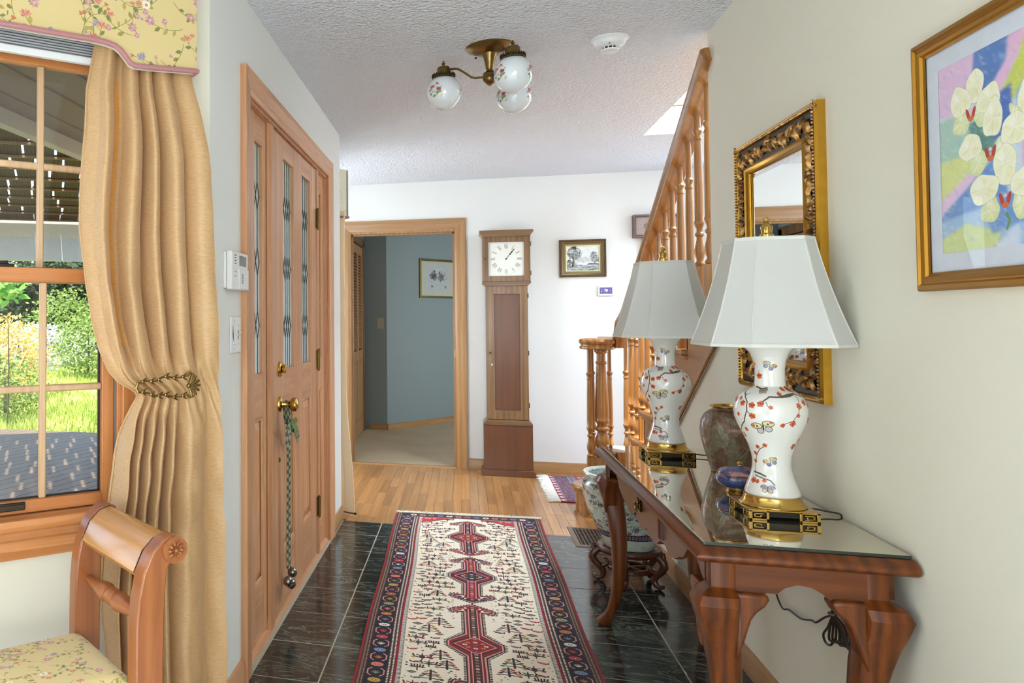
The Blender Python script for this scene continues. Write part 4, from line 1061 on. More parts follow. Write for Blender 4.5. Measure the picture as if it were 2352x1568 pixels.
def dial():
    cv = Canvas(900, 900, c3(232, 232, 222), -.15, .15, 3000, -3000); ink = c3(96, 98, 92)
    for a0 in range(240):
        a, b_ = a0 * 2 * PI / 240, (a0 + 1) * 2 * PI / 240; cv.line([(.1235 * cs(a), .1235 * sn(a)), (.1235 * cs(b_), .1235 * sn(b_))], .0006, c3(150, 152, 146), .8)
    num = ['XII', 'I', 'II', 'III', 'IIII', 'V', 'VI', 'VII', 'VIII', 'IX', 'X', 'XI']
    for h in range(12):
        a = PI / 2 - h * PI / 6; ux, uy = cs(a), sn(a); vx, vy = uy, -ux      # u outward, v to the reader's right
        cv.ell(.1285 * ux * .96, .1285 * uy * .96, .0022, .0022, c3(130, 132, 126))
        wd = {'I': .0075, 'V': .013, 'X': .013}; tot = sum(wd[c] for c in num[h]); x = -tot / 2
        P = lambda s_, t: ((.084 + .031 * t) * ux + s_ * vx, (.084 + .031 * t) * uy + s_ * vy)
        for ch in num[h]:
            m_ = x + wd[ch] / 2
            if ch == 'I': cv.line([P(m_, 0), P(m_, 1)], .0034, ink)
            elif ch == 'V': cv.line([P(m_, 0), P(m_ - .005, 1)], .0034, ink); cv.line([P(m_, 0), P(m_ + .005, 1)], .0014, ink)
            else: cv.line([P(m_ + .005, 0), P(m_ - .005, 1)], .0034, ink); cv.line([P(m_ - .005, 0), P(m_ + .005, 1)], .0014, ink)
            x += wd[ch]
    return cv
b = MB(); b.poly([(-.136, .0195, 1.577), (.136, .0195, 1.577), (.136, .0195, 1.853), (-.136, .0195, 1.853)], [(.047, .04), (.953, .04), (.953, .96), (.047, .96)])
dl = part('dial', b, printed('clock dial', dial(), .45), GC, smooth=0)
def hand(ang, L, w_, y):
    ux, uz = sn(ang), cs(ang); vx, vz = uz, -ux; P = lambda s_, t: (t * ux + s_ * vx, 1.715 + t * uz + s_ * vz)
    return MB().prism([P(-.0016, -.012), P(.0016, -.012), P(.0016, L * .58), P(w_, L * .66), P(.0018, L * .76), P(w_ * .8, L * .84), P(0, L), P(-w_ * .8, L * .84), P(-.0018, L * .76), P(-w_, L * .66), P(-.0016, L * .58)], 1, y, y + .0008)
part('hour_hand', hand(.66, .072, .007, .0165), M_black, dl); part('minute_hand', hand(.665, .105, .0065, .0145), M_black, dl)
b = MB(); b.lathe([(.006, 0), (.006, .004), (0, .005)], 14, (0, 0, 0), 1); part('hand_boss', b, M_black, dl, loc=(0, .0135, 1.715))
# ================================================================ FLORAL FABRIC, VALANCE, SHADE, CURTAINS
def floral_canvas():
    S = 1100; W = .64; cv = Canvas(S, S, c3(206, 184, 130), 0, 0, S / W); r_ = random.Random(11)
    leafc = [c3(150, 140, 74), c3(168, 152, 84), c3(128, 124, 66), c3(120, 122, 74)]
    def leaf(x, y, a, L):
        c = r_.choice(leafc); p = [(x, y)]
        for sgn in (1, -1):
            for k in ((.3, .22), (.6, .26), (1, 0)) if sgn > 0 else ((.6, -.26), (.3, -.22)):
                p.append((x + L * (k[0] * cs(a) - k[1] * sn(a)), y + L * (k[0] * sn(a) + k[1] * cs(a))))
        cv.poly(p, c)
    def flower(x, y, r, kind):
        if kind == 0:
            for k in range(13): a = k * .483; cv.ell(x + r * .62 * cs(a), y + r * .62 * sn(a), r * .42, r * .13, c3(228, 222, 208), a)
            cv.ell(x, y, r * .36, r * .36, c3(206, 138, 62))
        elif kind == 1:
            for k in range(7): a = k * .9; cv.ell(x + r * .55 * cs(a), y + r * .55 * sn(a), r * .42, r * .26, c3(178, 126, 132) if k % 2 else c3(192, 146, 148), a)
            cv.ell(x, y, r * .22, r * .22, c3(226, 204, 140)); cv.ell(x, y, r * .09, r * .09, c3(150, 90, 70))
        elif kind == 2:
            for k in range(5): a = -1.57 + (k - 2) * .5; cv.ell(x + r * .6 * cs(a), y + r * .6 * sn(a), r * .6, r * .2, c3(190, 114, 92) if k % 2 else c3(204, 142, 120), a)
        elif kind == 3:
            for k in range(9): a = k * .7; cv.ell(x + r * .5 * cs(a), y + r * .5 * sn(a), r * .4, r * .24, c3(148, 136, 150) if k % 2 else c3(168, 156, 166), a)
            cv.ell(x, y, r * .2, r * .2, c3(120, 100, 130))
        else:
            for k in range(3): cv.ell(x + r * .4 * cs(k * 2), y + r * .4 * sn(k * 2), r * .4, r * .3, c3(186, 110, 70))
    def sprig(x, y, a, n, bend):
        pts = [(x, y)]
        for k in range(n):
            a += bend + r_.uniform(-.1, .1); x += .0115 * cs(a); y += .0115 * sn(a); pts.append((x, y))
            if k % 2: leaf(x, y, a + r_.choice((-1, 1)) * r_.uniform(.6, 1.1), r_.uniform(.012, .024))
            if k % 5 == 3:
                b_ = a + r_.choice((-1, 1)) * .9; q = [(x, y), (x + .012 * cs(b_), y + .012 * sn(b_)), (x + .024 * cs(b_ + .3), y + .024 * sn(b_ + .3))]
                cv.line(q, .0013, leafc[2]); flower(*q[-1], r_.uniform(.005, .010), r_.choice((1, 3, 4, 4, 2)))
        cv.line(pts, .0016, leafc[2]); flower(x, y, r_.uniform(.011, .016), r_.choice((0, 1, 2, 3, 1)))
    for gx in range(5):
        for gy in range(5):
            for q in range(4): sprig((gx + r_.uniform(.1, .9)) * W / 5, (gy + r_.uniform(.1, .9)) * W / 5, r_.uniform(0, 6.28), r_.randint(7, 13), r_.choice((-1, 1)) * r_.uniform(.06, .22))
    cv.grain(.03); return cv
M_floral = printed('floral yellow cotton', floral_canvas(), .85, bump=(500, .12), sheen=.2, spec=.2)
M_cordm = plain('mauve piping', lin(176, 122, 122), .8, nscale=400, var=.15)
M_liningw = plain('white lining', lin(232, 226, 206), .8)
FW = .64
def uvbox(b, poly, y, flip=False):
    b.poly([(u, y, z) for u, z in poly], [(u / FW, z / FW) for u, z in poly])
def valance(name, label, org, rot, u0, u1, contour, depth, top=2.395, fabric=None):
    """contour: lower edge from u0 to u1 in local u; return on the u1 end (corner side)"""
    V = thing(name, label, 'valance', org, rot)
    d = -depth; b = MB()
    for i in range(len(contour) - 1):
        (a, za), (c, zc) = contour[i], contour[i + 1]
        uvbox(b, [(a, za), (c, zc), (c, top), (a, top)], d)
        q = [(a, d + .014, za), (a, d + .014, top), (c, d + .014, top), (c, d + .014, zc)]
        b.poly(q, [(p[0] / FW, p[2] / FW) for p in q]); q = [(a, d, za), (a, d + .014, za), (c, d + .014, zc), (c, d, zc)]; b.poly(q, [(p[0] / FW, p[2] / FW) for p in q])
    part('face', b, fabric or M_floral, V, smooth=0)
    for ue, zb, nm in ((contour[-1][0], contour[-1][1], 'return'), (contour[0][0], contour[0][1], 'return')):
        s_ = -1 if ue == contour[-1][0] else 1; x0, x1 = ue, ue + s_ * .014 * (1 if contour[-1][0] > contour[0][0] else -1)
        b = MB().box(min(x0, x1), d + .014, zb, max(x0, x1), -.001, top)
        for k, v in enumerate(b.v): b.uv[k] = (v[1] / FW, v[2] / FW)
        part(nm, b, fabric or M_floral, V, smooth=0)
    pts = [(u, d - .002, z - .003) for u, z in contour]
    e = contour[-1]; pts += [(e[0], d + .02, e[1] - .003), (e[0], -.006, e[1] - .003)]
    e = contour[0]; pts = [(e[0], -.006, e[1] - .003), (e[0], d + .02, e[1] - .003)] + pts
    part('piping', MB().tube(pts, .0078, 8), M_cordm, V)
    b = MB(); lo, hi = sorted((contour[0][0], contour[-1][0])); b.box(lo + .015, d + .015, top - .02, hi - .015, -.001, top)
    for i in range(len(contour) - 1):
        (a, za), (c, zc) = contour[i], contour[i + 1]; b.poly([(a, d + .0145, za - .009), (c, d + .0145, zc - .009), (c, d + .0165, zc + .06), (a, d + .0165, za + .06)])
    part('lining', b, M_liningw, V, smooth=0)
    return V
VC = [(-.111, 1.958), (-.127, 1.957), (-.181, 1.953), (-.255, 1.947), (-.297, 1.945), (-.312, 1.950), (-.326, 1.966), (-.340, 1.981), (-.354, 1.990), (-.384, 1.996), (-.432, 1.997), (-.547, 1.996), (-.656, 1.996), (-.72, 1.996), (-.80, 1.992), (-.83, 1.972), (-.86, 1.950), (-.90, 1.945), (-1.08, 1.957)][::-1]
valance('valance', 'yellow floral fabric pelmet with mauve piping over the window at left', BO, BR, 0, 0, VC, .140)
VC2 = [(.105, 1.905), (.20, 1.905), (.28, 1.93), (.33, 1.955), (.86, 1.955), (.92, 1.92), (.99, 1.905)]
valance('valance', 'sliver of a pale floral pelmet high above the far doorway corner, beyond the front door', FO, FR, 0, 0, VC2, .145, 2.21, plain('pale cream print', lin(232, 228, 206), .85, nscale=60, var=.1))
# raised white pleated shade at the window head
SH = thing('window_shade', 'white pleated shade raised at the window head, below the floral pelmet', 'shade', BO, BR)
b = MB(); z = 2.048
for k in range(9): b.prism([(-.020, z), (-.030, z - .003), (-.034, z - .006), (-.030, z - .009), (-.020, z - .009)][::1], 0, WU0 + .014, WU1 - .014); z -= .0075
part('pleats', b, plain('grey pleated cloth', lin(172, 172, 174), .8), SH, smooth=0, kind='stuff')
part('bottom_rail', MB().box(WU0 + .014, -.036, 1.962, WU1 - .014, -.018, 1.981), M_white, SH, .002)
part('headrail', MB().box(WU0 + .012, -.036, 2.046, WU1 - .012, -.017, 2.075), M_white, SH, .002)

def silk(name, a, b_, tr):
    t = NT(name); v = t.coords((60, 60, 420)); f = t.noise(v, 1, 4, .7)
    col = t.mix(t.ramp(f, [(.35, (0, 0, 0, 1)), (.7, (1, 1, 1, 1))]), a, b_)
    t.set(col, .42, 0, .45); t.b.inputs['Sheen Weight'].default_value = .25; t.b.inputs['Sheen Roughness'].default_value = .35
    t.bump(f, .08, .002)
    tl = t.n('BsdfTranslucent'); tl.inputs[0].default_value = lin(246, 186, 96)
    mx = t.n('MixShader'); mx.inputs[0].default_value = tr
    t.l(t.b.outputs[0], mx.inputs[1]); t.l(tl.outputs[0], mx.inputs[2]); t.l(mx.outputs[0], t.out.inputs[0]); return t.m
M_silk = silk('gold silk', lin(192, 154, 108), lin(216, 180, 134), .18)
CU = thing('curtain', 'gold silk curtain gathered by a metal holdback beside the window', 'curtain', BO, BR)
Lz = [(2.02, -.385), (1.99, -.389), (1.878, -.413), (1.64, -.432), (1.487, -.440), (1.347, -.432), (1.24, -.415), (1.17, -.396), (1.115, -.374), (1.085, -.350), (1.072, -.325), (1.058, -.300), (1.04, -.290), (1.00, -.304), (.877, -.340), (.75, -.357), (.473, -.360), (.02, -.362)][::-1]
Rz = [(2.02, -.118), (1.954, -.113), (1.82, -.090), (1.676, -.073), (1.42, -.059), (1.164, -.046), (.972, -.036), (.527, -.026), (.19, -.022), (.02, -.020)][::-1]
ip = lambda T, z: float(np.interp(z, [p[0] for p in T], [p[1] for p in T]))
def sm(a, b_, x): t = max(0, min(1, (x - a) / (b_ - a))); return t * t * (3 - 2 * t)
FU = ([0, .07, .20, .275, .45, .585, .80, 1.0], [0, .12, .95, 1.05, 2.0, 3.0, 4.0, 4.7])     # fold number across the cloth, above and below the holdback
FL = ([0, .07, .14, .22, .30, .39, .50, .66, 1.0], [0, .8, 1.6, 2.4, 3.2, 4.0, 5.0, 5.6, 6.3])
def curt(s, t):
    z = 2.02 + (.02 - 2.02) * t; L, R = ip(Lz, z), ip(Rz, z); wst = math.exp(-((z - 1.05) / .09) ** 2)
    k = sm(.99, 1.18, z); lft = 1 - sm(.25, .6, s)
    ss = s + lft * .05 * sm(1.9, 1.15, z) * sn(PI * min(1, s / .6))
    pu = float(np.interp(ss + .006 * sn(6 * z), *FU)); pl = float(np.interp(s + .010 * sn(5 * z + 1), *FL))
    def prof(p): return 2 * abs(sn(PI * p)) ** .62 - 1
    f = prof(pu) * k + prof(pl) * (1 - k)
    a = (.024 + .020 * sm(2.0, 1.6, z)) * (1 - .72 * wst) * (.60 if s > .8 else 1)
    off = .092 + .042 * sm(2.0, 1.7, z) + a * f
    left = 1 - sm(.0, .42, s)
    off += .045 * left * math.exp(-((z - 1.24) / .22) ** 2) + .012 * wst * (1 - s) - .03 * left * math.exp(-((z - .93) / .10) ** 2)
    off += .0035 * sn(31 * z + 9 * s + 2 * sn(7 * z)) * sn(19 * s + 3 * z) * (1.4 if z < 1.4 else .4) + .004 * wst * sn(60 * (s + z))
    g_ = s + .012 * math.cos(2 * PI * (pu if k > .5 else pl)) * min(1, s * 8, (1 - s) * 8) * abs(2 * k - 1)
    u = L + (R - L) * g_
    if z < 1.03: u += .010 * (1 - s) * sn(9 * z) * sm(1.03, .9, z)
    return (u, -off, z)
part('panel', MB().grid(curt, 260, 170), M_silk, CU, smooth=180)
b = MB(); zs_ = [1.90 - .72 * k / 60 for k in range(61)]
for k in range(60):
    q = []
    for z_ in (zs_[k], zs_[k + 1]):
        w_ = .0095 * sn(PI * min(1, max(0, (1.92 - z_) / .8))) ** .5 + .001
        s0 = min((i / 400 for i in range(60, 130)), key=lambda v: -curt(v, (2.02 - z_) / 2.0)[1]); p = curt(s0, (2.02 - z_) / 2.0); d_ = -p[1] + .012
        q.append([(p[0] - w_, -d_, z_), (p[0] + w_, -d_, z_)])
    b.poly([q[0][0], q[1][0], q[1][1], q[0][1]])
part('lining', b, silk('painted amber glow', lin(206, 138, 52), lin(226, 160, 74), .3), CU, smooth=180, label='painted amber glow showing in the deep fold')  # added strip, light glowing in the silk fold put into its amber colour
def edge_hem(s0): return [Vector(curt(s0, k / 170)) + Vector((0, -.001, 0)) for k in range(171)]
part('hem', MB().tube(edge_hem(0), .0035, 6), M_silk, CU)
# holdback
HB = thing('curtain_holdback', 'antique brass leafy wire holdback clasping the gold curtain', 'holdback', BO, BR)
samp = [curt(i / 120, (2.02 - (1.03 + .08 * k / 10)) / 2.0) for i in range(121) for k in range(11)]
def hoff(u): return max([-p[1] for p in samp if abs(p[0] - u) < .022] or [.15]) + .007
b = MB()
for sg in (1, -1):
    pts = []
    for k in range(13):
        f = k / 12; pts.append((-.306 + .150 * f, -hoff(-.306 + .150 * f), 1.070 + sg * (.012 + .014 * min(1, f * 1.6)) - .004 * f + .003 * sn(f * 14)))
    b.tube(pts, .0028, 6)
    for k in range(1, 12, 2):
        p = pts[k]; b.ball(p, .0048, 8, 5)
        for q in (1, -1): b.tube([p, (p[0] + .006, p[1] - .002, p[2] + q * .006), (p[0] + .012, p[1] - .002, p[2] + q * .009)], [.003, .0024, .001], 5)
    b.tube([(pts[-1][0], pts[-1][1], pts[-1][2]), (-.148, -hoff(-.148) - .002, 1.070 + sg * .034), (-.138, -hoff(-.138) - .002, 1.068 + sg * .030), (-.138, -hoff(-.138), 1.068 + sg * .018), (-.148, -hoff(-.148), 1.068 + sg * .010)], .004, 7)
b.tube([(-.306, -hoff(-.30), 1.082), (-.312, -hoff(-.30), 1.070), (-.306, -hoff(-.30), 1.058)], .004, 6)
part('wire_loop', b, M_abrass, HB)
b = MB()
for k in range(7):
    a = (k - 3) * .42; b.tube([(-.152, -hoff(-.15) - .003, 1.068), (-.152 + .018 * cs(a), -hoff(-.14) - .006, 1.068 + .018 * sn(a)), (-.152 + .034 * cs(a), -hoff(-.13) - .004, 1.068 + .034 * sn(a))], [.002, .0050, .0034], 7)
b.ball((-.152, -hoff(-.15) - .003, 1.068), .007, 10, 6)
b.tube([(-.142, -hoff(-.14), 1.068), (-.138, -hoff(-.14) + .012, 1.068)], .005, 8)
part('palmette', b, M_abrass, HB)
# curtain at the far bay: only its edge shows past the wall corner
M_silk2 = silk('cream silk', lin(222, 212, 190), lin(236, 228, 208), .25)
C2 = thing('curtain', 'edge of a cream curtain showing behind the wall corner past the front door', 'curtain', FO, FR)
def curt2(s, t):
    z = 1.94 + (.015 - 1.94) * t; u = .075 + .25 * s - .064 * sm(.9, .0, z) * (1 - s) + .006 * sn(5 * z) * (1 - s); ph = 2 * PI * 4 * s
    return (u, -(.088 + .018 * sn(ph) + .022 * math.exp(-((z - .2) / .4) ** 2) * (1 - s)), z)
part('panel', MB().grid(curt2, 70, 40), M_silk2, C2, smooth=180)
DS = thing('door_stop', 'small dark spring door stop at floor level beside the far curtain edge', 'door stop', (-.742, 4.878, .030))
part('rod', MB().tube([(-.004, .002, 0), (.030, -.002, -.004), (.066, -.006, -.006)], .0045, 8), M_dbrass, DS)
part('rubber_tip', MB().tube([(.064, -.006, -.006), (.078, -.008, -.006)], .007, 10), M_black, DS)

# ================================================================ BENCH WITH SCROLLED ARM
BN = thing('bench', 'honey maple bench with scrolled roll arm and yellow floral seat below the window', 'bench', (-.767, 1.715, 0), math.radians(49.6))
def scroll(x): return [(x - .086, 0), (x - .086, .52), (x - .085, .60), (x - .080, .655), (x - .068, .708), (x - .048, .748), (x - .022, .772), (x + .004, .780), (x + .022, .772), (x + .031, .752), (x + .027, .734), (x + .012, .724), (x - .002, .722), (x - .011, .708), (x - .016, .66), (x - .018, .60), (x - .020, .52), (x - .020, 0)]
def mir(p, c): return [(2 * c - x, z) for x, z in p]
BL = 1.02
for side in (0, 1):
    for y0 in (-.195, .150):
        P = scroll(0) if side == 0 else mir(scroll(0), -.05 - BL / 2)
        part('post', MB().prism(P, 1, y0, y0 + .045), M_bench['Z'], BN, .004)
        b = MB()
        for e in (.010, .020): pass
    f = (lambda p: p) if side == 0 else (lambda p: mir(p, -.05 - BL / 2))
    roll = [(-.070, .700), (-.050, .743), (-.024, .767), (.003, .775), (.018, .768), (.026, .752), (.022, .738), (.010, .730), (-.004, .726), (-.020, .716), (-.030, .700), (-.046, .688), (-.062, .688)]
    part('arm_roll', MB().prism(f(roll), 1, -.150, .150), M_benchtop, BN, 0, smooth=50)
    for yi in (-.150, .1485): part('seam_line', MB().prism([(x * 1.02 + (0 if side == 0 else .0), z + .0012) for x, z in f(roll)], 1, yi, yi + .0015), M_black, BN)  # black strip added for the dark seam between post and roll
    b = MB()
    b.lathe([(.0105, -.152), (.0105, -.135), (.0125, -.12), (.016, -.085), (.0215, -.050), (.0225, -.035), (.017, -.022), (.019, -.016), (.0205, -.010), (.018, -.004), (.0205, 0), (.018, .004), (.0205, .010), (.019, .016), (.017, .022), (.0225, .035), (.0215, .050), (.016, .085), (.0125, .12), (.0105, .135), (.0105, .152)], 20, (0, 0, 0), 1)
    part('spindle', b, M_bench['Y'], BN, loc=((-.052 if side == 0 else -.05 - BL), 0, .600))
    b = MB(); b.lathe([(.029, 0), (.029, .008), (.027, .011), (.024, .010), (.023, .008), (0, .008)], 30, (0, 0, 0), 1)
    b2 = b
    rs = part('rosette', b, M_bench['Y'], BN, loc=((.003 if side == 0 else -.103 - BL), -.195 - .011, .750))
    rs.rotation_euler.x = 0
    b = MB()
    for k in range(10):
        a = k * 2 * PI / 10
        for (r0, r1, w_) in ((.006, .021, .0032),):
            b.tube([(r0 * cs(a), -.001, r0 * sn(a)), ((r0 + r1) / 2 * cs(a), -.0035, (r0 + r1) / 2 * sn(a)), (r1 * cs(a), -.001, r1 * sn(a))], [.0008, w_, .0008], 6)
    b.ball((0, -.002, 0), .0055, 10, 6); part('carved_flower', b, M_bench['Y'], rs)
b = MB()
for y0 in (-.185, .16): b.box(-.086 - BL + .04, y0, .36, -.040, y0 + .025, .425)
part('seat_rail', b, M_bench['X'], BN, .004)
def seat(s, t):
    x = -.052 - (BL - .02) * s; y = -.172 + .344 * t
    ex = min(1, min(s, 1 - s) / .05); ey = min(1, min(t, 1 - t) / .14)
    h = sn(ex * PI / 2) ** .6 * sn(ey * PI / 2) ** .6
    return (x, y, .425 + .058 * h + .008 * sn(PI * t) * sn(PI * s))
b = MB().grid(seat, 60, 24)
for k, v in enumerate(b.v): b.uv[k] = (v[0] / .42, v[1] / .42)
part('seat_cushion', b, M_floral, BN, smooth=180)
b = MB().box(-.052 - (BL - .02), -.172, .395, -.052, .172, .4255)
for k, v in enumerate(b.v): b.uv[k] = (v[0] / .42, v[2] / .42)
part('seat_base', b, M_floral, BN)

# ================================================================ RUGS
def runner_canvas():
    PX = 900; cv = Canvas(774, 3150, c3(242, 229, 206), -.43, 0, PX); r_ = random.Random(3)
    red, navy, brn, crm, pink = c3(150, 20, 38), c3(27, 23, 40), c3(72, 40, 36), c3(246, 238, 222), c3(224, 152, 142)
    blk, grn, gold, blue, teal = c3(44, 32, 34), c3(86, 104, 76), c3(196, 156, 76), c3(110, 134, 176), c3(60, 92, 112)
    Lg = 3.5; E = .43
    R = lambda x0, t0, x1, t1, c: cv.poly([(x0, t0), (x1, t0), (x1, t1), (x0, t1)], c)
    for sg in (-1, 1):
        def V(a, b_, c): x0, x1 = sorted((sg * (E - a), sg * (E - b_))); R(x0, 0, x1, Lg, c)
        V(0, .009, red); V(.009, .036, brn); V(.036, .110, navy); V(.110, .137, brn); V(.137, .144, red); V(.144, .162, crm)
        t = .0; k = 0
        while t < Lg:
            cv.line([(sg * (E - .015), t), (sg * (E - .020), t + .008)], .003, c3(190, 170, 130)); cv.ell(sg * (E - .029), t + .004, .0026, .0026, c3(206, 190, 170))
            t += .0115
        t = 0
        while t < Lg:
            for q in (.1165, .1305): cv.ell(sg * (E - q), t + (.006 if q > .12 else 0), .0036, .0042, crm)
            t += .0125
        t = .11
        while t < Lg:
            cv.line([(sg * (E - .146), t), (sg * (E - .160), t)], .0042, blk); cv.ell(sg * (E - .158), t, .003, .003, blk); t += .0098
        t, k = .085, 0
        cols = [c3(232, 226, 214), c3(178, 100, 60), c3(120, 140, 180), c3(196, 120, 60), gold, c3(214, 60, 70), c3(150, 150, 100), c3(226, 120, 110)]
        while t < Lg:
            xc = sg * (E - .073); i = k // 1
            w_ = .029; h = .030                                  # open octagon with a little figure inside
            cv.line([(xc - w_ * .55, t - h), (xc - w_, t - h * .55), (xc - w_, t + h * .55), (xc - w_ * .55, t + h)], .0052, pink); cv.line([(xc + w_ * .55, t + h), (xc + w_, t + h * .55), (xc + w_, t - h * .55), (xc + w_ * .55, t - h)], .0052, pink)
            c = cols[(k * 3) % 8]; cv.ell(xc, t + .004, .011, .013, c3(110, 30, 44) if k % 2 else c3(66, 48, 44)); 
            for q in range(5): a = -1.57 + (q - 2) * .55; cv.line([(xc, t + .012), (xc + .016 * cs(a), t + .010 + .020 * sn(a))], .0036, c)
            c = cols[(k * 5 + 2) % 8]; tf_ = t + .061             # flower between the octagons
            for q in range(10): a = q * .628; cv.ell(xc + .018 * cs(a), tf_ + .0125 * sn(a), .0065, .005, c)
            cv.ell(xc, tf_, .016, .010, c); cv.ell(xc, tf_, .008, .005, c3(120, 40, 44)); cv.ell(xc, tf_, .004, .0026, crm)
            t += .1215; k += 1
    # far end border
    R(-E + .036, 0, E - .036, .016, brn); R(-E + .036, .016, E - .036, .082, navy); R(-E + .110, .082, E - .110, .098, brn)
    for k in range(-6, 7):
        x = k * .054; c = [c3(200, 110, 60), c3(120, 140, 180), crm, c3(206, 142, 134)][k % 4]
        for q in range(9): cv.ell(x + .014 * cs(q * .7), .046 + .013 * sn(q * .7), .006, .006, c)
        cv.ell(x, .046, .008, .008, c3(120, 30, 44)); cv.ell(x + .027, .046, .007, .016, c3(110, 30, 44))
    for k in range(60): cv.ell(-.31 + k * .0105, .090, .003, .003, crm)
    for sg in (-1, 1):
        cv.poly([(sg * (E - .162), .10), (sg * (E - .345), .10), (sg * (E - .162), .215)], c3(196, 44, 52)); cv.line([(sg * (E - .352), .10), (sg * (E - .162), .222)], .009, navy)
        for q in (.18, .20, .23): cv.ell(sg * (E - q - .005), .125, .008, .008, crm); cv.ell(sg * (E - q - .005), .125, .004, .004, navy)
    # field figures, mirrored left and right
    def tree(x, t, s_, m):
        st = r_.choice((blk, brn, c3(90, 40, 40))); cv.line([(x, t - s_), (x, t + s_)], .0085, st)
        for q in range(4):
            y = t - s_ * .7 + q * s_ * .45; w_ = s_ * (.45 + .2 * q)
            for sg in (-1, 1):
                cv.line([(x, y), (x + sg * w_ * .6, y - s_ * .12 + (q % 2) * s_ * .2), (x + sg * w_, y + s_ * .1)], .0056, r_.choice((blk, blk, brn, grn)))
                cv.ell(x + sg * w_, y + s_ * .12, .0078, .0062, r_.choice((grn, blk, gold, c3(176, 44, 48), c3(150, 110, 80))))
    def hand(x, t, s_, m):
        c = r_.choice((blk, brn, c3(120, 34, 44))); cv.line([(x - s_, t), (x + s_, t)], .0068, c)
        for q in range(-2, 3): cv.line([(x + q * s_ * .45, t - s_ * .8), (x + q * s_ * .36, t)], .0058, c)
        cv.line([(x, t), (x, t + s_)], .005, r_.choice((gold, brn))); 
    def bird(x, t, s_, m):
        c = r_.choice((c3(176, 36, 46), teal, blk, brn)); cv.ell(x, t, s_ * .9, s_ * .42, c, .3 * m); cv.poly([(x + m * s_ * .7, t), (x + m * s_ * 1.5, t - s_ * .7), (x + m * s_ * 1.3, t + s_ * .4)], c)
        cv.line([(x - m * s_ * .6, t), (x - m * s_, t - s_ * .6)], .005, c); cv.ell(x, t, s_ * .4, s_ * .16, gold)
    def diam(x, t, s_, m): cv.poly([(x - s_ * 1.2, t), (x, t - s_ * .7), (x + s_ * 1.2, t), (x, t + s_ * .7)], blk); cv.poly([(x - s_ * .8, t), (x, t - s_ * .45), (x + s_ * .8, t), (x, t + s_ * .45)], c3(140, 128, 112))
    def flw(x, t, s_, m):
        c = r_.choice((c3(176, 40, 50), brn, grn, c3(190, 120, 110)))
        for q in range(8): cv.ell(x + s_ * .6 * cs(q * .785), t + s_ * .6 * sn(q * .785), s_ * .26, s_ * .26, c)
        cv.ell(x, t, s_ * .26, s_ * .26, blk)
    def crab(x, t, s_, m):
        c = r_.choice((blk, brn, c3(110, 30, 40)))
        for sg in (-1, 1): cv.line([(x, t + s_ * .3), (x + sg * s_, t), (x + sg * s_ * 1.2, t - s_ * .7)], .0066, c); cv.line([(x, t - s_ * .2), (x + sg * s_ * .7, t - s_ * .5)], .0055, c); cv.ell(x + sg * s_ * 1.1, t + s_ * .2, .008, .007, r_.choice((grn, gold, c3(176, 40, 50))))
        cv.ell(x, t, s_ * .35, s_ * .55, r_.choice((c3(150, 60, 60), grn, brn))); cv.line([(x, t - s_), (x, t + s_)], .004, c)
    fs = [tree, tree, crab, crab, crab, hand, bird, diam, tree]
    placed = []; t = .16
    tries = 0
    while tries < 16000:
        tries += 1; x = r_.uniform(.02, .255); t = r_.uniform(.13, Lg - .02)
        if x < .125 and True:
            pass
        f = r_.choice(fs); s_ = {tree: .036, crab: .027, hand: .022, bird: .017, diam: .018, flw: .012}[f] * r_.uniform(.85, 1.15)
        lim = .262 - s_ * 1.1
        # keep clear of the pole medallions
        ph = min(abs(t - c_) for c_ in (.5, 1.16, 1.955, 2.79))
        core = .115 if ph < .11 else .072
        if any(abs(t - q) < .10 for q in (.235, .79, .90, 1.46, 1.60, 2.30, 2.46, 3.14)): core = .115
        if x < core + s_ or x > lim: continue
        if t < .24 and x > .08 + (t - .1) * 1.4: continue
        if any((x - a) ** 2 / 1.3 + (t - b_) ** 2 < (s_ * .93 + c * .93) ** 2 for a, b_, c in placed): continue
        placed.append((x, t, s_))
        st = r_.getstate()
        f(x, t, s_, 1); r_.setstate(st); f(-x, t, s_, -1)
    for _ in range(2600):
        x, t = r_.uniform(.05, .262), r_.uniform(.13, Lg)
        ph = min(abs(t - c_) for c_ in (.5, 1.16, 1.955, 2.79)); core = .12 if ph < .11 else .075
        if x < core or (t < .24 and x > .08 + (t - .1) * 1.4): continue
        if any(abs(x - a) < c * 1.25 + .006 and abs(t - b_) < c * 1.1 + .006 for a, b_, c in placed): continue
        placed.append((x, t, .006)); c = r_.choice((c3(176, 40, 50), blk, brn, grn, c3(190, 130, 120)))
        for sg in (-1, 1):
            for q in range(r_.choice((1, 4))): cv.ell(sg * (x + .0035 * (q % 2)), t + .0035 * (q // 2), .0028, .0024, c)
    # pole medallions
    meds = [(.155, .5, .825, red, navy), (.86, 1.16, 1.50, c3(40, 32, 58), red), (1.53, 1.955, 2.355, red, brn), (2.385, 2.79, 3.19, c3(40, 32, 58), red)]
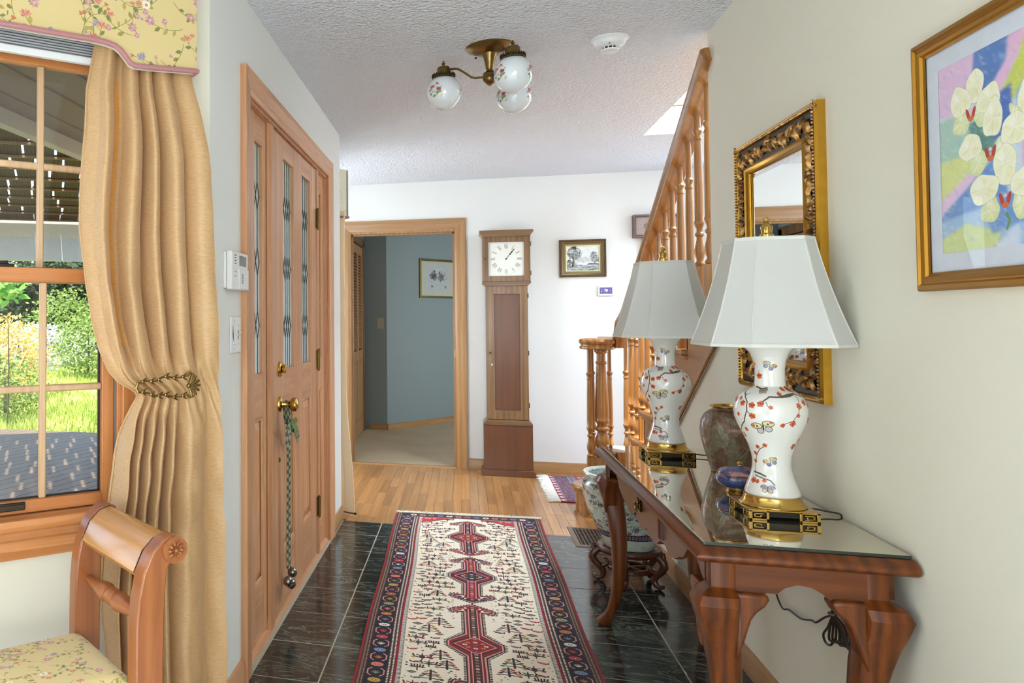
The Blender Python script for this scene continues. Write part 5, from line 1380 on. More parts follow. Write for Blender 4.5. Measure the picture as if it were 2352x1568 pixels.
    def shape(t0, tc, t1, g):
        hw, hh, pw, aw, ah = .104 + g, .106 + g, .034 + g, .092 + g, .080
        h = [(0, t0 - g), (aw * .7, t0 + ah * .48), (aw, t0 + ah * .80), (aw * .92, t0 + ah * 1.12 + g), (aw * .62, t0 + ah * 1.16 + g), (aw * .55, t0 + ah * .98 + g), (pw + .008, t0 + ah * .86 + g), (pw, t0 + ah * 1.1), (pw, tc - hh), (hw, tc - .022), (hw, tc + .022), (pw, tc + hh), (pw, t1 - ah * 1.1), (pw + .008, t1 - ah * .86 - g), (aw * .55, t1 - ah * .98 - g), (aw * .62, t1 - ah * 1.16 - g), (aw * .92, t1 - ah * 1.12 - g), (aw, t1 - ah * .80), (aw * .7, t1 - ah * .48), (0, t1 + g)]
        return h + [(-x, t) for x, t in h[::-1]]
    for t0, tc, t1, c1, c2 in meds:
        P = shape(t0, tc, t1, .011)
        for (ax_, ay), (bx_, by) in zip(P, P[1:] + P[:1]):
            n = max(1, int(math.hypot(bx_ - ax_, by - ay) / .0125))
            for k in range(n): f = k / n; cv.poly([(ax_ + (bx_ - ax_) * f + q * .0042, ay + (by - ay) * f + w_ * .0042) for q, w_ in ((-1, -1), (1, -1), (1, 1), (-1, 1))], blk)
        cv.poly(shape(t0, tc, t1, .006), blk); cv.poly(shape(t0, tc, t1, .000), pink); cv.poly(shape(t0, tc, t1, -.006), brn); cv.poly(shape(t0, tc, t1, -.010), c1)
        cv.poly(shape(t0 + .02, tc, t1 - .02, -.020), c2); cv.poly([(-.020, t0 + .05), (.020, t0 + .05), (.020, t1 - .05), (-.020, t1 - .05)], pink); cv.poly([(-.016, t0 + .045), (.016, t0 + .045), (.016, t1 - .045), (-.016, t1 - .045)], c2)
        cv.poly([(-.082, tc), (0, tc - .082), (.082, tc), (0, tc + .082)], pink); cv.poly([(-.075, tc), (0, tc - .075), (.075, tc), (0, tc + .075)], c1)
        t = t0 + .03; k = 0
        while t < t1 - .02:
            if abs(t - tc) > .055: cv.ell(0, t, .007, .007, (pink, crm, gold, blue)[k % 4]); cv.ell(0, t, .003, .003, red)
            t += .024; k += 1
        for q in range(8):
            a = q * .785; cv.ell(.040 * cs(a), tc + .028 * sn(a), .009, .007, crm if q % 2 == 0 else gold); cv.ell(.040 * cs(a), tc + .028 * sn(a), .004, .003, red)
        cv.ell(0, tc, .010, .008, grn)
        for e, dr in ((t0, 1), (t1, -1)):                        # curled hook ends
            for sg in (-1, 1): cv.ell(sg * .050, e + dr * .066, .017, .012, crm); cv.ell(sg * .056, e + dr * .062, .012, .008, c1); cv.line([(sg * .024, e + dr * .050), (sg * .06, e + dr * .052), (sg * .074, e + dr * .064), (sg * .062, e + dr * .076)], .0042, pink)
            for q in (-1, 1): cv.ell(q * .03, e + dr * .040, .006, .006, crm)
    cv.grain(.05); return cv
def pile(name, cv): return printed(name, cv, .95, spec=.08, bump=(420, .35), sheen=.15)
RU = thing('runner_rug', 'long cream and red tribal runner rug down the middle of the hall', 'rug', (0, 0, 0))
xl = lambda y: -.428 + .0178 * (5.035 - y); xr = lambda y: .434 + .0068 * (5.106 - y)
def rug(s, t):
    y = 5.045 - 3.5 * (1 - t) + .068 * s * (1 - sm(0, 1, (1 - t) * 2.0)); x = xl(y) + (xr(y) - xl(y)) * s
    return (x + .003 * sn(5.1 * y) * (1 if 0 < s < 1 else 1), y, .0085 + .0012 * sn(7 * y + 4 * x))
b = MB().grid(rug, 24, 90); n0 = len(b.v)
# skirt so that the rug has thickness
bord = [i for i in range(25)] + [25 * j + 24 for j in range(1, 91)] + [25 * 90 + i for i in range(23, -1, -1)] + [25 * j for j in range(89, 0, -1)]
lowr = [b.vert((b.v[i][0], b.v[i][1], .0006), b.uv[i]) for i in bord]
for k in range(len(bord)): j = (k + 1) % len(bord); b.face(bord[j], bord[k], lowr[k], lowr[j])
part('pile', b, pile('woven runner', runner_canvas()), RU, smooth=60)
def fringe(pts_dir, n, L, r=.0016, seed=1):
    """loose strands; pts_dir(f) -> (origin, direction)"""
    b = MB(); q = random.Random(seed)
    for k in range(n):
        o_, d_ = pts_dir((k + q.random()) / n); o_ = Vector(o_); d_ = Vector(d_); sd = Vector((-d_.y, d_.x, 0)); l = L * q.uniform(.7, 1.2); s1, s2 = q.uniform(-.4, .4), q.uniform(-.9, .9)
        b.tube([o_ + Vector((0, 0, .004)), o_ + d_ * l * .5 + sd * l * .3 * s1 + Vector((0, 0, .004 + q.uniform(0, .006))), o_ + d_ * l + sd * l * .4 * s2 + Vector((0, 0, .0025))], [r, r * 1.2, r * .7], 4)
    return b
M_fringe = plain('ivory cotton fringe', lin(226, 216, 196), .9)
part('fringe', fringe(lambda f: ((-.428 + .868 * f, 5.043 + .068 * f, .001), (.0, 1, 0)), 420, .060, .0026), M_fringe, RU, kind='stuff')
def kilim_canvas():
    cv = Canvas(900, 900, c3(112, 110, 138), 0, 0, 900); r_ = random.Random(8)
    x = 0; k = 0
    seq = [('red', .045), ('speck', .12), ('blue', .05), ('fig', .13), ('blue', .06), ('speck', .11), ('blue', .05), ('fig', .14), ('blue', .05), ('speck', .12), ('red', .06), ('fig', .08)]
    for nm, w_ in seq:
        c = {'red': c3(134, 46, 66), 'speck': c3(104, 66, 84), 'blue': c3(98, 112, 140), 'fig': c3(150, 70, 84)}[nm]
        cv.poly([(x, 0), (x + w_, 0), (x + w_, 1), (x, 1)], c)
        if nm == 'speck':
            for _ in range(900): cv.ell(x + r_.uniform(0, w_), r_.random(), .004, .004, r_.choice((c3(150, 140, 160), c3(120, 46, 60), c3(70, 66, 96))))
        if nm == 'fig':
            for j in range(17):
                y = j / 17 + .02; cv.ell(x + w_ / 2, y + .012, w_ * .3, .011, c3(212, 196, 192)); cv.ell(x + w_ * .2, y, .012, .010, c3(128, 30, 50)); cv.ell(x + w_ * .8, y, .012, .010, c3(128, 30, 50)); cv.ell(x + w_ / 2, y + .012, .012, .008, c3(96, 80, 120))
        if nm == 'red':
            for j in range(10): cv.ell(x + w_ / 2, j / 10 + .05, .016, .026, c3(214, 200, 196))
        cv.line([(x + w_, 0), (x + w_, 1)], .007, c3(220, 212, 208)); x += w_
    cv.poly([(0, .0), (1, 0), (1, .016), (0, .016)], c3(126, 30, 50)); cv.poly([(0, .984), (1, .984), (1, 1), (0, 1)], c3(126, 30, 50)); cv.grain(.06); return cv
SR = thing('small_rug', 'small striped red and blue rug with a shaggy white fringe before the stairs', 'rug', (0, 0, 0))
def srug(s, t): return (.615 + .86 * s - .03 * t * 0, 5.635 + .90 * t, .008 + .001 * sn(9 * s + 5 * t))
b = MB().grid(srug, 12, 12)
bord = [i for i in range(13)] + [13 * j + 12 for j in range(1, 13)] + [13 * 12 + i for i in range(11, -1, -1)] + [13 * j for j in range(11, 0, -1)]
lowr = [b.vert((b.v[i][0], b.v[i][1], .0006), b.uv[i]) for i in bord]
for k in range(len(bord)): j = (k + 1) % len(bord); b.face(bord[j], bord[k], lowr[k], lowr[j])
part('pile', b, pile('striped kilim', kilim_canvas()), SR, smooth=60)
part('fringe', fringe(lambda f: ((.618, 5.64 + .89 * f, .001), (-1, 0, 0)), 260, .075, .0034, 4), plain('white wool fringe', lin(232, 228, 218), .95), SR, kind='stuff')

# ================================================================ GILT MIRROR
MI = thing('wall_mirror', 'rectangular mirror in a carved gilt leaf frame above the console table', 'mirror', (XR, 2.772, 1.432), -PI / 2)
mw, mh, fw_ = .660, .832, .108
M_gold = metal('gilt', lin(206, 156, 58), .34, .3, 30)
def old_gilt():
    t = NT('antiqued gilt carving'); v = t.coords()
    f = t.ramp(t.noise(v, 38, 4, .7), [(.34, lin(92, 78, 66)), (.5, lin(168, 122, 66)), (.68, lin(222, 180, 116))])
    return t.set(f, .34, .7)
M_gild = old_gilt()
b = MB(); b.frame(mw, mh, [(0, 0), (0, .020), (.006, .026), (.014, .024), (.018, .014), (.08, .012), (.086, .020), (.094, .024), (.102, .020), (fw_, .008)])
part('frame', b, M_gold, MI, smooth=40)
b = MB(); b.frame(mw - .034, mh - .034, [(0, .012), (.004, .017), (.062, .015), (.066, .012)]); part('carved_ground', b, plain('dark carved ground', lin(62, 52, 44), .5, .4), MI)
q = random.Random(21); b = MB()
def carve_leaf(cx, cz, a, L, w_):
    N = 6; rows = []
    for i in range(N + 1):
        f = i / N; ww = w_ * sn(PI * min(1, f * .92 + .06)) ** .8; bend = a + .7 * (f - .3) * (1 if int(cx * 1000) % 2 else -1)
        x, z = cx + L * f * cs(bend), cz + L * f * sn(bend); nx, nz = -sn(bend), cs(bend); h = .017 + .012 * sn(PI * f)
        rows.append([b.vert((x + nx * ww, -h + .006, z + nz * ww)), b.vert((x + nx * ww * .4, -h - .002, z + nz * ww * .4)), b.vert((x, -h + .002, z)), b.vert((x - nx * ww * .4, -h - .002, z - nz * ww * .4)), b.vert((x - nx * ww, -h + .006, z - nz * ww))])
    for p_, q_ in zip(rows, rows[1:]):
        for k in range(4): b.face(p_[k], q_[k], q_[k + 1], p_[k + 1])
def run(x0, z0, x1, z1):
    L = math.hypot(x1 - x0, z1 - z0); a = math.atan2(z1 - z0, x1 - x0); n = int(L / .020)
    for k in range(n):
        f = (k + .5) / n; s_ = 1 if k % 2 else -1
        cx, cz = x0 + (x1 - x0) * f, z0 + (z1 - z0) * f
        off = -s_ * q.uniform(.006, .022); carve_leaf(cx - sn(a) * off, cz + cs(a) * off, a + s_ * q.uniform(.5, 1.1), q.uniform(.035, .052), q.uniform(.007, .011))
        if k % 5 == 2:
            for j in range(6): carve_leaf(cx, cz, j * 1.05 + k, .024, .006)
ci = (fw_ - .006) / 2
hx, hz = mw / 2 - ci - .002, mh / 2 - ci - .002
run(-hx, -hz, -hx, hz); run(hx, hz, hx, -hz); run(-hx, hz, hx, hz); run(hx, -hz, -hx, -hz)
part('carved_leaves', b, M_gild, MI, smooth=50)
b = MB()
for sx_ in (-1, 1):
    for k in range(int(mh / .010)): b.ball((sx_ * (mw / 2 - .015), -.026, -mh / 2 + .012 + k * .010), .0042, 6, 4)
for sz_ in (-1, 1):
    for k in range(int(mw / .010)): b.ball((-mw / 2 + .012 + k * .010, -.026, sz_ * (mh / 2 - .015)), .0042, 6, 4)
part('beading', b, M_gild, MI, kind='stuff')
t = NT('silvered mirror'); t.set((.93, .94, .94, 1), .008, 1)
gw, gh = mw / 2 - fw_ + .004, mh / 2 - fw_ + .004
b = MB(); rows = []
for ins, d in ((0, .0065), (.022, .009)): rows.append([b.vert(p) for p in ((-gw + ins, -d, -gh + ins), (gw - ins, -d, -gh + ins), (gw - ins, -d, gh - ins), (-gw + ins, -d, gh - ins))])
for k in range(4): j = (k + 1) % 4; b.face(rows[0][k], rows[0][j], rows[1][j], rows[1][k])
b.face(*rows[1])
part('mirror_glass', b, t.m, MI, smooth=0)

# ================================================================ PICTURES
M_picglass = pane_glass('low reflection picture glass', ior=1.10)
def picture(name, label, loc, rz, w_, h, prof, fmat, mat_w, mat_mat, art, art_in, glass=True, group=None, lip=None, art_d=.006):
    P = thing(name, label, 'picture', loc, rz, group)
    part('frame', MB().frame(w_, h, prof), fmat, P, smooth=30)
    fi = prof[-1][0]; a, c = w_ / 2 - fi + .003, h / 2 - fi + .003
    if mat_mat:
        b = MB(); i0, i1 = 0, mat_w
        rows = [[b.vert(p) for p in ((-a + i, -art_d - .0006, -c + k), (a - i, -art_d - .0006, -c + k), (a - i, -art_d - .0006, c - k), (-a + i, -art_d - .0006, c - k))] for i, k in ((0, 0), (art_in[0], art_in[1]))]
        for k in range(4): j = (k + 1) % 4; b.face(rows[0][k], rows[0][j], rows[1][j], rows[1][k])
        part('mat_board', b, mat_mat, P, smooth=0)
    x, z = a - art_in[0] + .002, c - art_in[1] + .002
    b = MB(); b.poly([(-x, -art_d, -z), (x, -art_d, -z), (x, -art_d, z), (-x, -art_d, z)], [(0, 0), (1, 0), (1, 1), (0, 1)]); part('print', b, art, P, smooth=0)
    if lip: part('inner_lip', MB().frame(2 * x + .006, 2 * z + .006, [(0, art_d), (.001, art_d + .005), (.005, art_d + .004), (.008, art_d)]), lip, P, smooth=30)
    if glass: part('glazing', MB().box(-a, -art_d - .004, -c, a, -art_d - .0025, c), M_picglass, P, smooth=0)
    return P
def orchid_canvas():
    s0, s1, h0, h1 = .112, .450, 1.370, 1.775; k_ = 2200; cv = Canvas((s1 - s0) * k_, (h1 - h0) * k_, c3(206, 218, 232), s0, h1, k_, -k_)
    P = cv.poly; r_ = random.Random(2)
    P([(.10, 1.78), (.21, 1.78), (.20, 1.71), (.17, 1.66), (.10, 1.67)], c3(224, 190, 220)); P([(.21, 1.79), (.30, 1.79), (.28, 1.72), (.235, 1.68), (.20, 1.71)], c3(92, 128, 190))
    P([(.29, 1.80), (.345, 1.80), (.30, 1.72), (.255, 1.66), (.235, 1.68), (.28, 1.73)], c3(232, 184, 216)); P([(.335, 1.80), (.43, 1.80), (.36, 1.72), (.30, 1.65), (.255, 1.655), (.31, 1.73)], c3(204, 208, 92))
    P([(.36, 1.73), (.46, 1.79), (.46, 1.68), (.36, 1.60), (.30, 1.62), (.30, 1.66)], c3(150, 184, 222)); P([(.32, 1.60), (.46, 1.70), (.46, 1.60), (.37, 1.56), (.33, 1.56)], c3(240, 214, 70))
    P([(.31, 1.57), (.38, 1.57), (.46, 1.62), (.46, 1.54), (.36, 1.50), (.31, 1.52)], c3(226, 160, 206)); P([(.35, 1.55), (.46, 1.58), (.46, 1.36), (.30, 1.36), (.30, 1.46)], c3(150, 190, 226))
    P([(.10, 1.66), (.18, 1.66), (.22, 1.60), (.20, 1.56), (.10, 1.56)], c3(170, 200, 186)); P([(.19, 1.63), (.25, 1.65), (.25, 1.56), (.20, 1.56)], c3(90, 138, 130)); P([(.23, 1.66), (.29, 1.68), (.29, 1.58), (.25, 1.58)], c3(80, 110, 186))
    P([(.10, 1.57), (.20, 1.57), (.20, 1.50), (.10, 1.46)], c3(214, 220, 140)); P([(.10, 1.48), (.22, 1.55), (.22, 1.50), (.10, 1.43)], c3(228, 196, 224)); P([(.18, 1.50), (.26, 1.56), (.28, 1.46), (.20, 1.44), (.10, 1.43), (.12, 1.46)], c3(104, 144, 204))
    P([(.10, 1.44), (.24, 1.46), (.30, 1.42), (.24, 1.37), (.10, 1.38)], c3(160, 190, 220)); P([(.10, 1.40), (.18, 1.43), (.26, 1.40), (.24, 1.36), (.10, 1.36)], c3(206, 216, 150)); P([(.22, 1.46), (.32, 1.48), (.33, 1.42), (.24, 1.40)], c3(112, 150, 208))
    for _ in range(420): cv.ell(r_.uniform(s0, s1), r_.uniform(h0, h1), r_.uniform(.006, .02), r_.uniform(.004, .012), r_.choice((c3(236, 240, 244), c3(150, 184, 220), c3(220, 214, 160), c3(196, 200, 226))), r_.uniform(0, 3), .16, soft=1.2)
    for _ in range(3):
        p_ = np.pad(cv.a, ((9, 9), (9, 9), (0, 0)), mode='edge'); c_ = np.cumsum(np.cumsum(np.pad(p_, ((1, 0), (1, 0), (0, 0))), 0), 1); k2 = 13
        h_, w_2 = cv.a.shape[:2]; y_, x_ = np.mgrid[0:h_, 0:w_2]; y_ = y_ + 3; x_ = x_ + 3
        cv.a = ((c_[y_ + k2, x_ + k2] - c_[y_, x_ + k2] - c_[y_ + k2, x_] + c_[y_, x_]) / k2 ** 2).astype(np.float32)
    for _ in range(900): cv.ell(r_.uniform(s0, s1), r_.uniform(h0, h1), r_.uniform(.004, .016), r_.uniform(.002, .005), r_.choice((c3(250, 250, 252), c3(120, 156, 206), c3(226, 226, 190), c3(236, 214, 234))), r_.uniform(.3, 1.2), .22, soft=1.0)
    yel, wht, edge = c3(238, 232, 176), c3(244, 242, 214), c3(178, 184, 140)
    def petal(x, z, rx, rz_, rot, c=wht):
        q_ = random.Random(int(x * 9000 + z * 5000)); n = 40; sh = [1 + .05 * q_.uniform(-1, 1) for _ in range(8)]
        def P_(a, f):
            k = f * (1 + .06 * sn(3 * a + x * 90) + .04 * sn(5 * a)); X, Z = rx * k * cs(a) * (1 - .18 * sn(a) * (1 if z > 0 else 1) * .6), rz_ * k * sn(a)
            return (x + X * cs(rot) - Z * sn(rot), z + X * sn(rot) + Z * cs(rot))
        P([P_(k * 2 * PI / n, 1.035) for k in range(n)], c3(196, 204, 170), .75); P([P_(k * 2 * PI / n, 1.0) for k in range(n)], c)
        for k in range(90):
            a = q_.uniform(0, 6.28); f0, f1 = q_.uniform(.0, .5), q_.uniform(.55, .97)
            cv.line([P_(a, f0), P_(a + q_.uniform(-.2, .2), f1)], .0022, q_.choice((c3(250, 249, 232), c3(238, 232, 184), c3(226, 222, 160), c3(248, 244, 214), c3(212, 220, 176))), .30)
        cv.ell(*P_(-.9, .55), rx * .5, rz_ * .45, c3(226, 220, 150), rot, .35, soft=1.0); cv.ell(*P_(2.2, .5), rx * .45, rz_ * .45, c3(254, 254, 246), rot, .6, soft=1.0)
    def lip(x, z, s_):
        for a in (-.5, .5): cv.ell(x + a * s_, z, s_ * .28, s_ * .95, c3(188, 60, 50), a * .6)
        cv.ell(x, z - s_ * .7, s_ * .5, s_ * .4, c3(214, 110, 70)); cv.ell(x, z + s_ * .5, s_ * .25, s_ * .25, c3(238, 200, 190))
    def orchid(x, z, s_, lip_s):
        petal(x - .8 * s_, z - .9 * s_, .55 * s_, .75 * s_, -.4, c3(214, 222, 160)); petal(x + .8 * s_, z - .9 * s_, .5 * s_, .75 * s_, .4, c3(214, 222, 160))
        petal(x + .1 * s_, z + 1.0 * s_, .55 * s_, .85 * s_, 0); petal(x - 1.0 * s_, z + .15 * s_, .85 * s_, .75 * s_, .3); petal(x + 1.0 * s_, z + .15 * s_, .85 * s_, .75 * s_, -.3)
        lip(x, z - .45 * s_, lip_s)
    def flower5(L_, T_, R_, B1, B2, lp, ls):
        g_ = c3(212, 222, 168)
        if B1: petal(*B1, .021, .026, -.35, g_)
        if B2: petal(*B2, .021, .026, .35, g_)
        petal(*T_); petal(*L_); petal(*R_); lip(*lp, ls)
    flower5((.170, 1.686, .026, .031, .25), (.208, 1.706, .021, .034, -.1), (.240, 1.668, .026, .030, -.5), (.172, 1.640), (.222, 1.645), (.196, 1.652), .014)
    petal(.352, 1.640, .020, .026, .4, c3(226, 228, 150)); petal(.318, 1.640, .015, .034, 0); petal(.300, 1.618, .010, .026, .5, c3(214, 220, 160)); lip(.352, 1.606, .015)
    flower5((.192, 1.584, .028, .026, .35), (.248, 1.628, .022, .038, -.15), (.296, 1.592, .031, .030, -.3), (.210, 1.548), (.268, 1.560), (.240, 1.560), .015)
    petal(.340, 1.560, .012, .034, -.4); petal(.356, 1.528, .016, .026, .2); lip(.368, 1.506, .014)
    flower5((.222, 1.492, .034, .029, .2), (.272, 1.530, .025, .040, 0), (.318, 1.488, .034, .030, -.25), (.236, 1.448), (.306, 1.446), (.270, 1.462), .015)
    cv.line([(.272, 1.435), (.279, 1.42), (.272, 1.405)], .005, c3(112, 150, 80)); cv.grain(.02); return cv
PG = [(0, 0), (0, .014), (.004, .019), (.012, .021), (.016, .017), (.019, .017), (.024, .020), (.030, .017), (.033, .012), (.038, .010)]
picture('orchid_painting', 'gold framed watercolour of white orchids on the right wall', (XR, 1.707, 1.571), -PI / 2, .56, .528, PG, metal('satin gold frame', lin(186, 136, 56), .38, .2, 12), 0, plain('pale blue mat', lin(214, 220, 230), .8), printed('orchid watercolour', orchid_canvas(), .7), (.040, .040))
def landscape_canvas():
    cv = Canvas(620, 470, c3(226, 228, 226), 0, 1, 620, -470); r_ = random.Random(4)
    for _ in range(260): cv.ell(r_.random(), r_.uniform(.45, 1), .08, .05, r_.choice((c3(236, 238, 236), c3(206, 210, 210), c3(216, 220, 220))), 0, .4, soft=1)
    def foliage(cx, cz, rx, rz_, n, tones):
        for _ in range(n):
            a, r = r_.uniform(0, 6.28), math.sqrt(r_.random()); cv.ell(cx + rx * r * cs(a), cz + rz_ * r * sn(a), r_.uniform(.012, .035), r_.uniform(.010, .026), r_.choice(tones), r_.uniform(0, 3), .55)
    g3 = [c3(70, 76, 78), c3(120, 126, 128), c3(170, 174, 174), c3(210, 212, 210), c3(96, 100, 102)]
    foliage(.55, .45, .25, .10, 160, [c3(190, 194, 194), c3(170, 176, 176), c3(214, 216, 214)]); foliage(.25, .70, .22, .25, 420, g3); foliage(.25, .93, .06, .06, 60, [c3(30, 32, 34), c3(70, 74, 76)])
    foliage(.84, .62, .10, .14, 160, g3); foliage(.90, .44, .14, .10, 180, g3); foliage(.08, .34, .10, .10, 110, [c3(40, 40, 36), c3(96, 96, 84), c3(220, 220, 216)])
    cv.poly([(.0, .20), (1, .22), (1, .0), (0, .0)], c3(170, 178, 182))
    for _ in range(160): cv.ell(r_.random(), r_.uniform(.0, .24), r_.uniform(.03, .10), .012, r_.choice((c3(226, 230, 230), c3(110, 118, 122), c3(60, 64, 66), c3(190, 198, 202))), 0, .6)
    cv.poly([(.17, .16), (.21, .45), (.20, .62), (.26, .62), (.27, .42), (.31, .16)], c3(150, 152, 148)); cv.poly([(.17, .16), (.21, .45), (.20, .62), (.225, .62), (.235, .40), (.23, .16)], c3(52, 52, 50))
    for p in ([(.22, .5), (.14, .66), (.08, .70)], [(.25, .5), (.33, .60), (.40, .62)], [(.30, .2), (.34, .36), (.36, .42)]): cv.line(p, .012, c3(60, 62, 60), .8)
    cv.poly([(.62, .26), (.72, .32), (.95, .30), (1, .26), (1, .24), (.65, .24)], c3(104, 108, 104)); cv.line([(.87, .28), (.85, .36)], .012, c3(40, 42, 42)); return cv
PL = [(0, 0), (0, .018), (.004, .024), (.012, .024), (.016, .018), (.028, .014), (.032, .012)]
LPn = picture('landscape_painting', 'small black and white tree landscape in an ornate frame, above the thermostat', (.913, YB, 1.722), 0, .345, .300, PL, metal('tarnished bronze frame', lin(118, 98, 76), .42, .35, 60), .028, plain('olive linen liner', lin(150, 138, 86), .8), printed('grey landscape', landscape_canvas(), .5), (.022, .022), False, None, metal('pale gilt lip', lin(226, 214, 160), .35))
b = MB()
for s_, (L_, ax_) in ((1, (.345, 0)), (-1, (.345, 0)), (1, (.300, 1)), (-1, (.300, 1))):
    n = int(L_ / .0115)
    for k in range(n):
        u = -L_ / 2 + .008 + k * .0115; p = (u, -.025, s_ * (.150 - .006)) if ax_ == 0 else (s_ * (.1725 - .006), -.025, u); b.ball(p, .0052, 6, 4)
part('beading', b, metal('bronze beading', lin(120, 100, 80), .4, .4, 90), LPn, kind='stuff')
def bedroom_canvas():
    cv = Canvas(420, 300, c3(176, 182, 180), 0, 1, 420, -300); r_ = random.Random(9)
    for _ in range(200): cv.ell(r_.random(), r_.random(), .12, .05, r_.choice((c3(190, 194, 192), c3(150, 166, 172), c3(186, 178, 176))), 0, .3, soft=1)
    for _ in range(120): cv.ell(r_.gauss(.3, .07), r_.gauss(.62, .07), .03, .03, r_.choice((c3(70, 64, 62), c3(100, 88, 84), c3(84, 80, 84))), 0, .6); cv.ell(r_.gauss(.7, .08), r_.gauss(.58, .08), .03, .03, r_.choice((c3(110, 100, 98), c3(130, 124, 126), c3(90, 84, 86))), 0, .5)
    cv.ell(.36, .82, .035, .06, c3(70, 60, 58)); cv.ell(.62, .78, .035, .055, c3(92, 82, 80)); cv.ell(.22, .16, .05, .04, c3(90, 88, 92)); cv.ell(.92, .14, .05, .06, c3(110, 96, 70), al=.7)
    return cv
bdv = (Vector(BC_) - Vector(BA)).normalized(); bpc = Vector(BA) + bdv * .865
picture('bedroom_print', 'faded print in a thin gold frame on the grey blue bedroom wall', (bpc.x, bpc.y, 1.705), math.atan2(bdv.y, bdv.x), .636, .455, [(0, 0), (0, .016), (.005, .022), (.016, .022), (.022, .014), (.024, .010)], metal('dull gold frame', lin(150, 132, 76), .4, .2), 0, plain('grey mat', lin(186, 186, 172), .8), printed('bedroom print', bedroom_canvas(), .7), (.125, .075))

# ================================================================ CEILING LIGHT
CL = thing('ceiling_light', 'antique brass ceiling light with three flowered glass globes', 'ceiling lamp', (.113, 3.40, ZC))
b = MB(); b.lathe([(.098, 0), (.0985, -.004), (.094, -.009), (.086, -.012), (.080, -.016), (.06, -.024), (.030, -.030), (0, -.032)], 44)
part('canopy', b, M_abrass, CL)
for q in (1, -1): part('canopy_screw', MB().ball((.055 * q, -.045 * q, -.028), .005, 8, 5), M_dbrass, CL)
b = MB(); b.lathe([(.031, -.030), (.030, -.034), (.024, -.050), (.018, -.075), (.0155, -.095), (.013, -.098), (.013, -.103), (.018, -.106), (.026, -.112), (.028, -.118), (.028, -.134), (.030, -.137), (.028, -.142), (.024, -.150), (.012, -.160), (.006, -.162), (.005, -.167), (0, -.168)], 32)
part('stem', b, M_abrass, CL)
def globe_canvas():
    cv = Canvas(900, 450, c3(232, 238, 240), 0, 1, 900, -450)
    for c in (.5, .5 + 1 / 3, 1 / 6):
        r_ = random.Random(3)
        for _ in range(60): cv.ell(c + r_.gauss(0, .034), .52 + r_.gauss(-.02, .085), .008, .016, r_.choice((c3(150, 172, 120), c3(170, 190, 216), c3(200, 212, 226), c3(196, 140, 120))), r_.uniform(0, 3), .8)
        for dx, dz, s_, cc in [(q[0] * 1.9, q[1] * 1.9, q[2] * 1.75, q[3]) for q in ((-.014, .045, .014, c3(206, 116, 100)), (-.022, .01, .010, c3(214, 150, 136)), (.022, -.005, .013, c3(190, 84, 70)), (.014, .085, .008, c3(200, 90, 76)), (.0, -.01, .013, c3(222, 228, 234)), (.004, .06, .008, c3(196, 210, 228)), (-.032, -.02, .007, c3(150, 170, 216)))]:
            cv.ell(c + dx, .52 + dz, s_, s_ * 2, cc)
            for q in range(3): cv.ell(c + dx + s_ * .3 * cs(q * 2.1), .52 + dz + s_ * .6 * sn(q * 2.1), s_ * .45, s_ * .5, tuple(min(1, v * (1.12 if q % 2 else .88)) for v in cc), q)
        for dx, dz in ((-.042, -.13), (-.008, -.19), (.030, -.12), (.053, -.09)): cv.ell(c + dx, .52 + dz, .014, .036, c3(134, 156, 90), .5)
    return cv
t = NT('flowered opal glass'); tc = t.n('TexCoord'); im = t.n('TexImage'); im.image = globe_canvas().image('globe'); t.l(tc.outputs['UV'], im.inputs[0])
t.b.inputs['Subsurface Weight'].default_value = .25; t.b.inputs['Subsurface Radius'].default_value = (.03, .03, .03); M_globe = t.set(im.outputs[0], .08, 0, .6, .6, .02)
for k, deg in enumerate((176, 56, -64)):
    a = math.radians(deg); gx, gy, gz = .190 * cs(a), .190 * sn(a), -.176; P = lambda r, z: (r * cs(a), r * sn(a), z)
    b = MB(); b.tube([P(.026, -.127), P(.060, -.127), P(.075, -.122), P(.115, -.090), P(.130, -.080), P(.145, -.077), P(.166, -.078)], .0048, 9); part('arm', b, M_abrass, CL)
    b = MB(); b.lathe([(.030, -.108), (.029, -.092), (.028, -.074), (.024, -.066), (.012, -.062), (.006, -.061), (.005, -.056), (.008, -.053), (.008, -.050), (.004, -.046), (.0045, -.042), (.003, -.039), (0, -.038)], 24, (gx, gy, 0))
    cp = part('socket_cap', b, M_abrass, CL)
    b = MB(); b.lathe([(.047, -.122), (.048, -.118), (.046, -.112), (.045, -.102), (.036, -.098), (.030, -.098)], 32, (gx, gy, 0))
    for q in range(28):
        f = q * 2 * PI / 28; b.tube([(gx + .046 * cs(f), gy + .046 * sn(f), -.112), (gx + .0475 * cs(f), gy + .0475 * sn(f), -.102), (gx + .046 * cs(f), gy + .046 * sn(f), -.097)], [.0035, .003, .0025], 5)
    for q in range(3): f = q * 2.094 + .4; b.tube([(gx + .046 * cs(f), gy + .046 * sn(f), -.118), (gx + .056 * cs(f), gy + .056 * sn(f), -.118)], [.002, .0035], 6)
    part('gallery', b, M_dbrass, CL)
    b = MB(); R_ = .0745; b.lathe([(max(1e-5, R_ * sn(PI * i / 28)), -R_ * cs(PI * i / 28)) for i in range(0, 26)] + [(.046, .059), (.046, .064)], 48, (0, 0, 0), uv=True)
    gl = part('globe', b, M_globe, CL, loc=(gx, gy, gz), rz=math.atan2(-3.4 - gy, -.113 - gx) + (.5 if k == 0 else .2 if k == 2 else .15))
SD = thing('smoke_detector', 'round white smoke detector on the textured ceiling', 'smoke detector', (.587, 3.442, ZC))
b = MB(); b.lathe([(.074, 0), (.074, -.005), (.066, -.010), (.062, -.014), (.060, -.022), (.052, -.030), (.042, -.034), (.038, -.036)], 40)
b.lathe([(.036, -.046), (.034, -.052), (.022, -.055), (0, -.055)], 36)
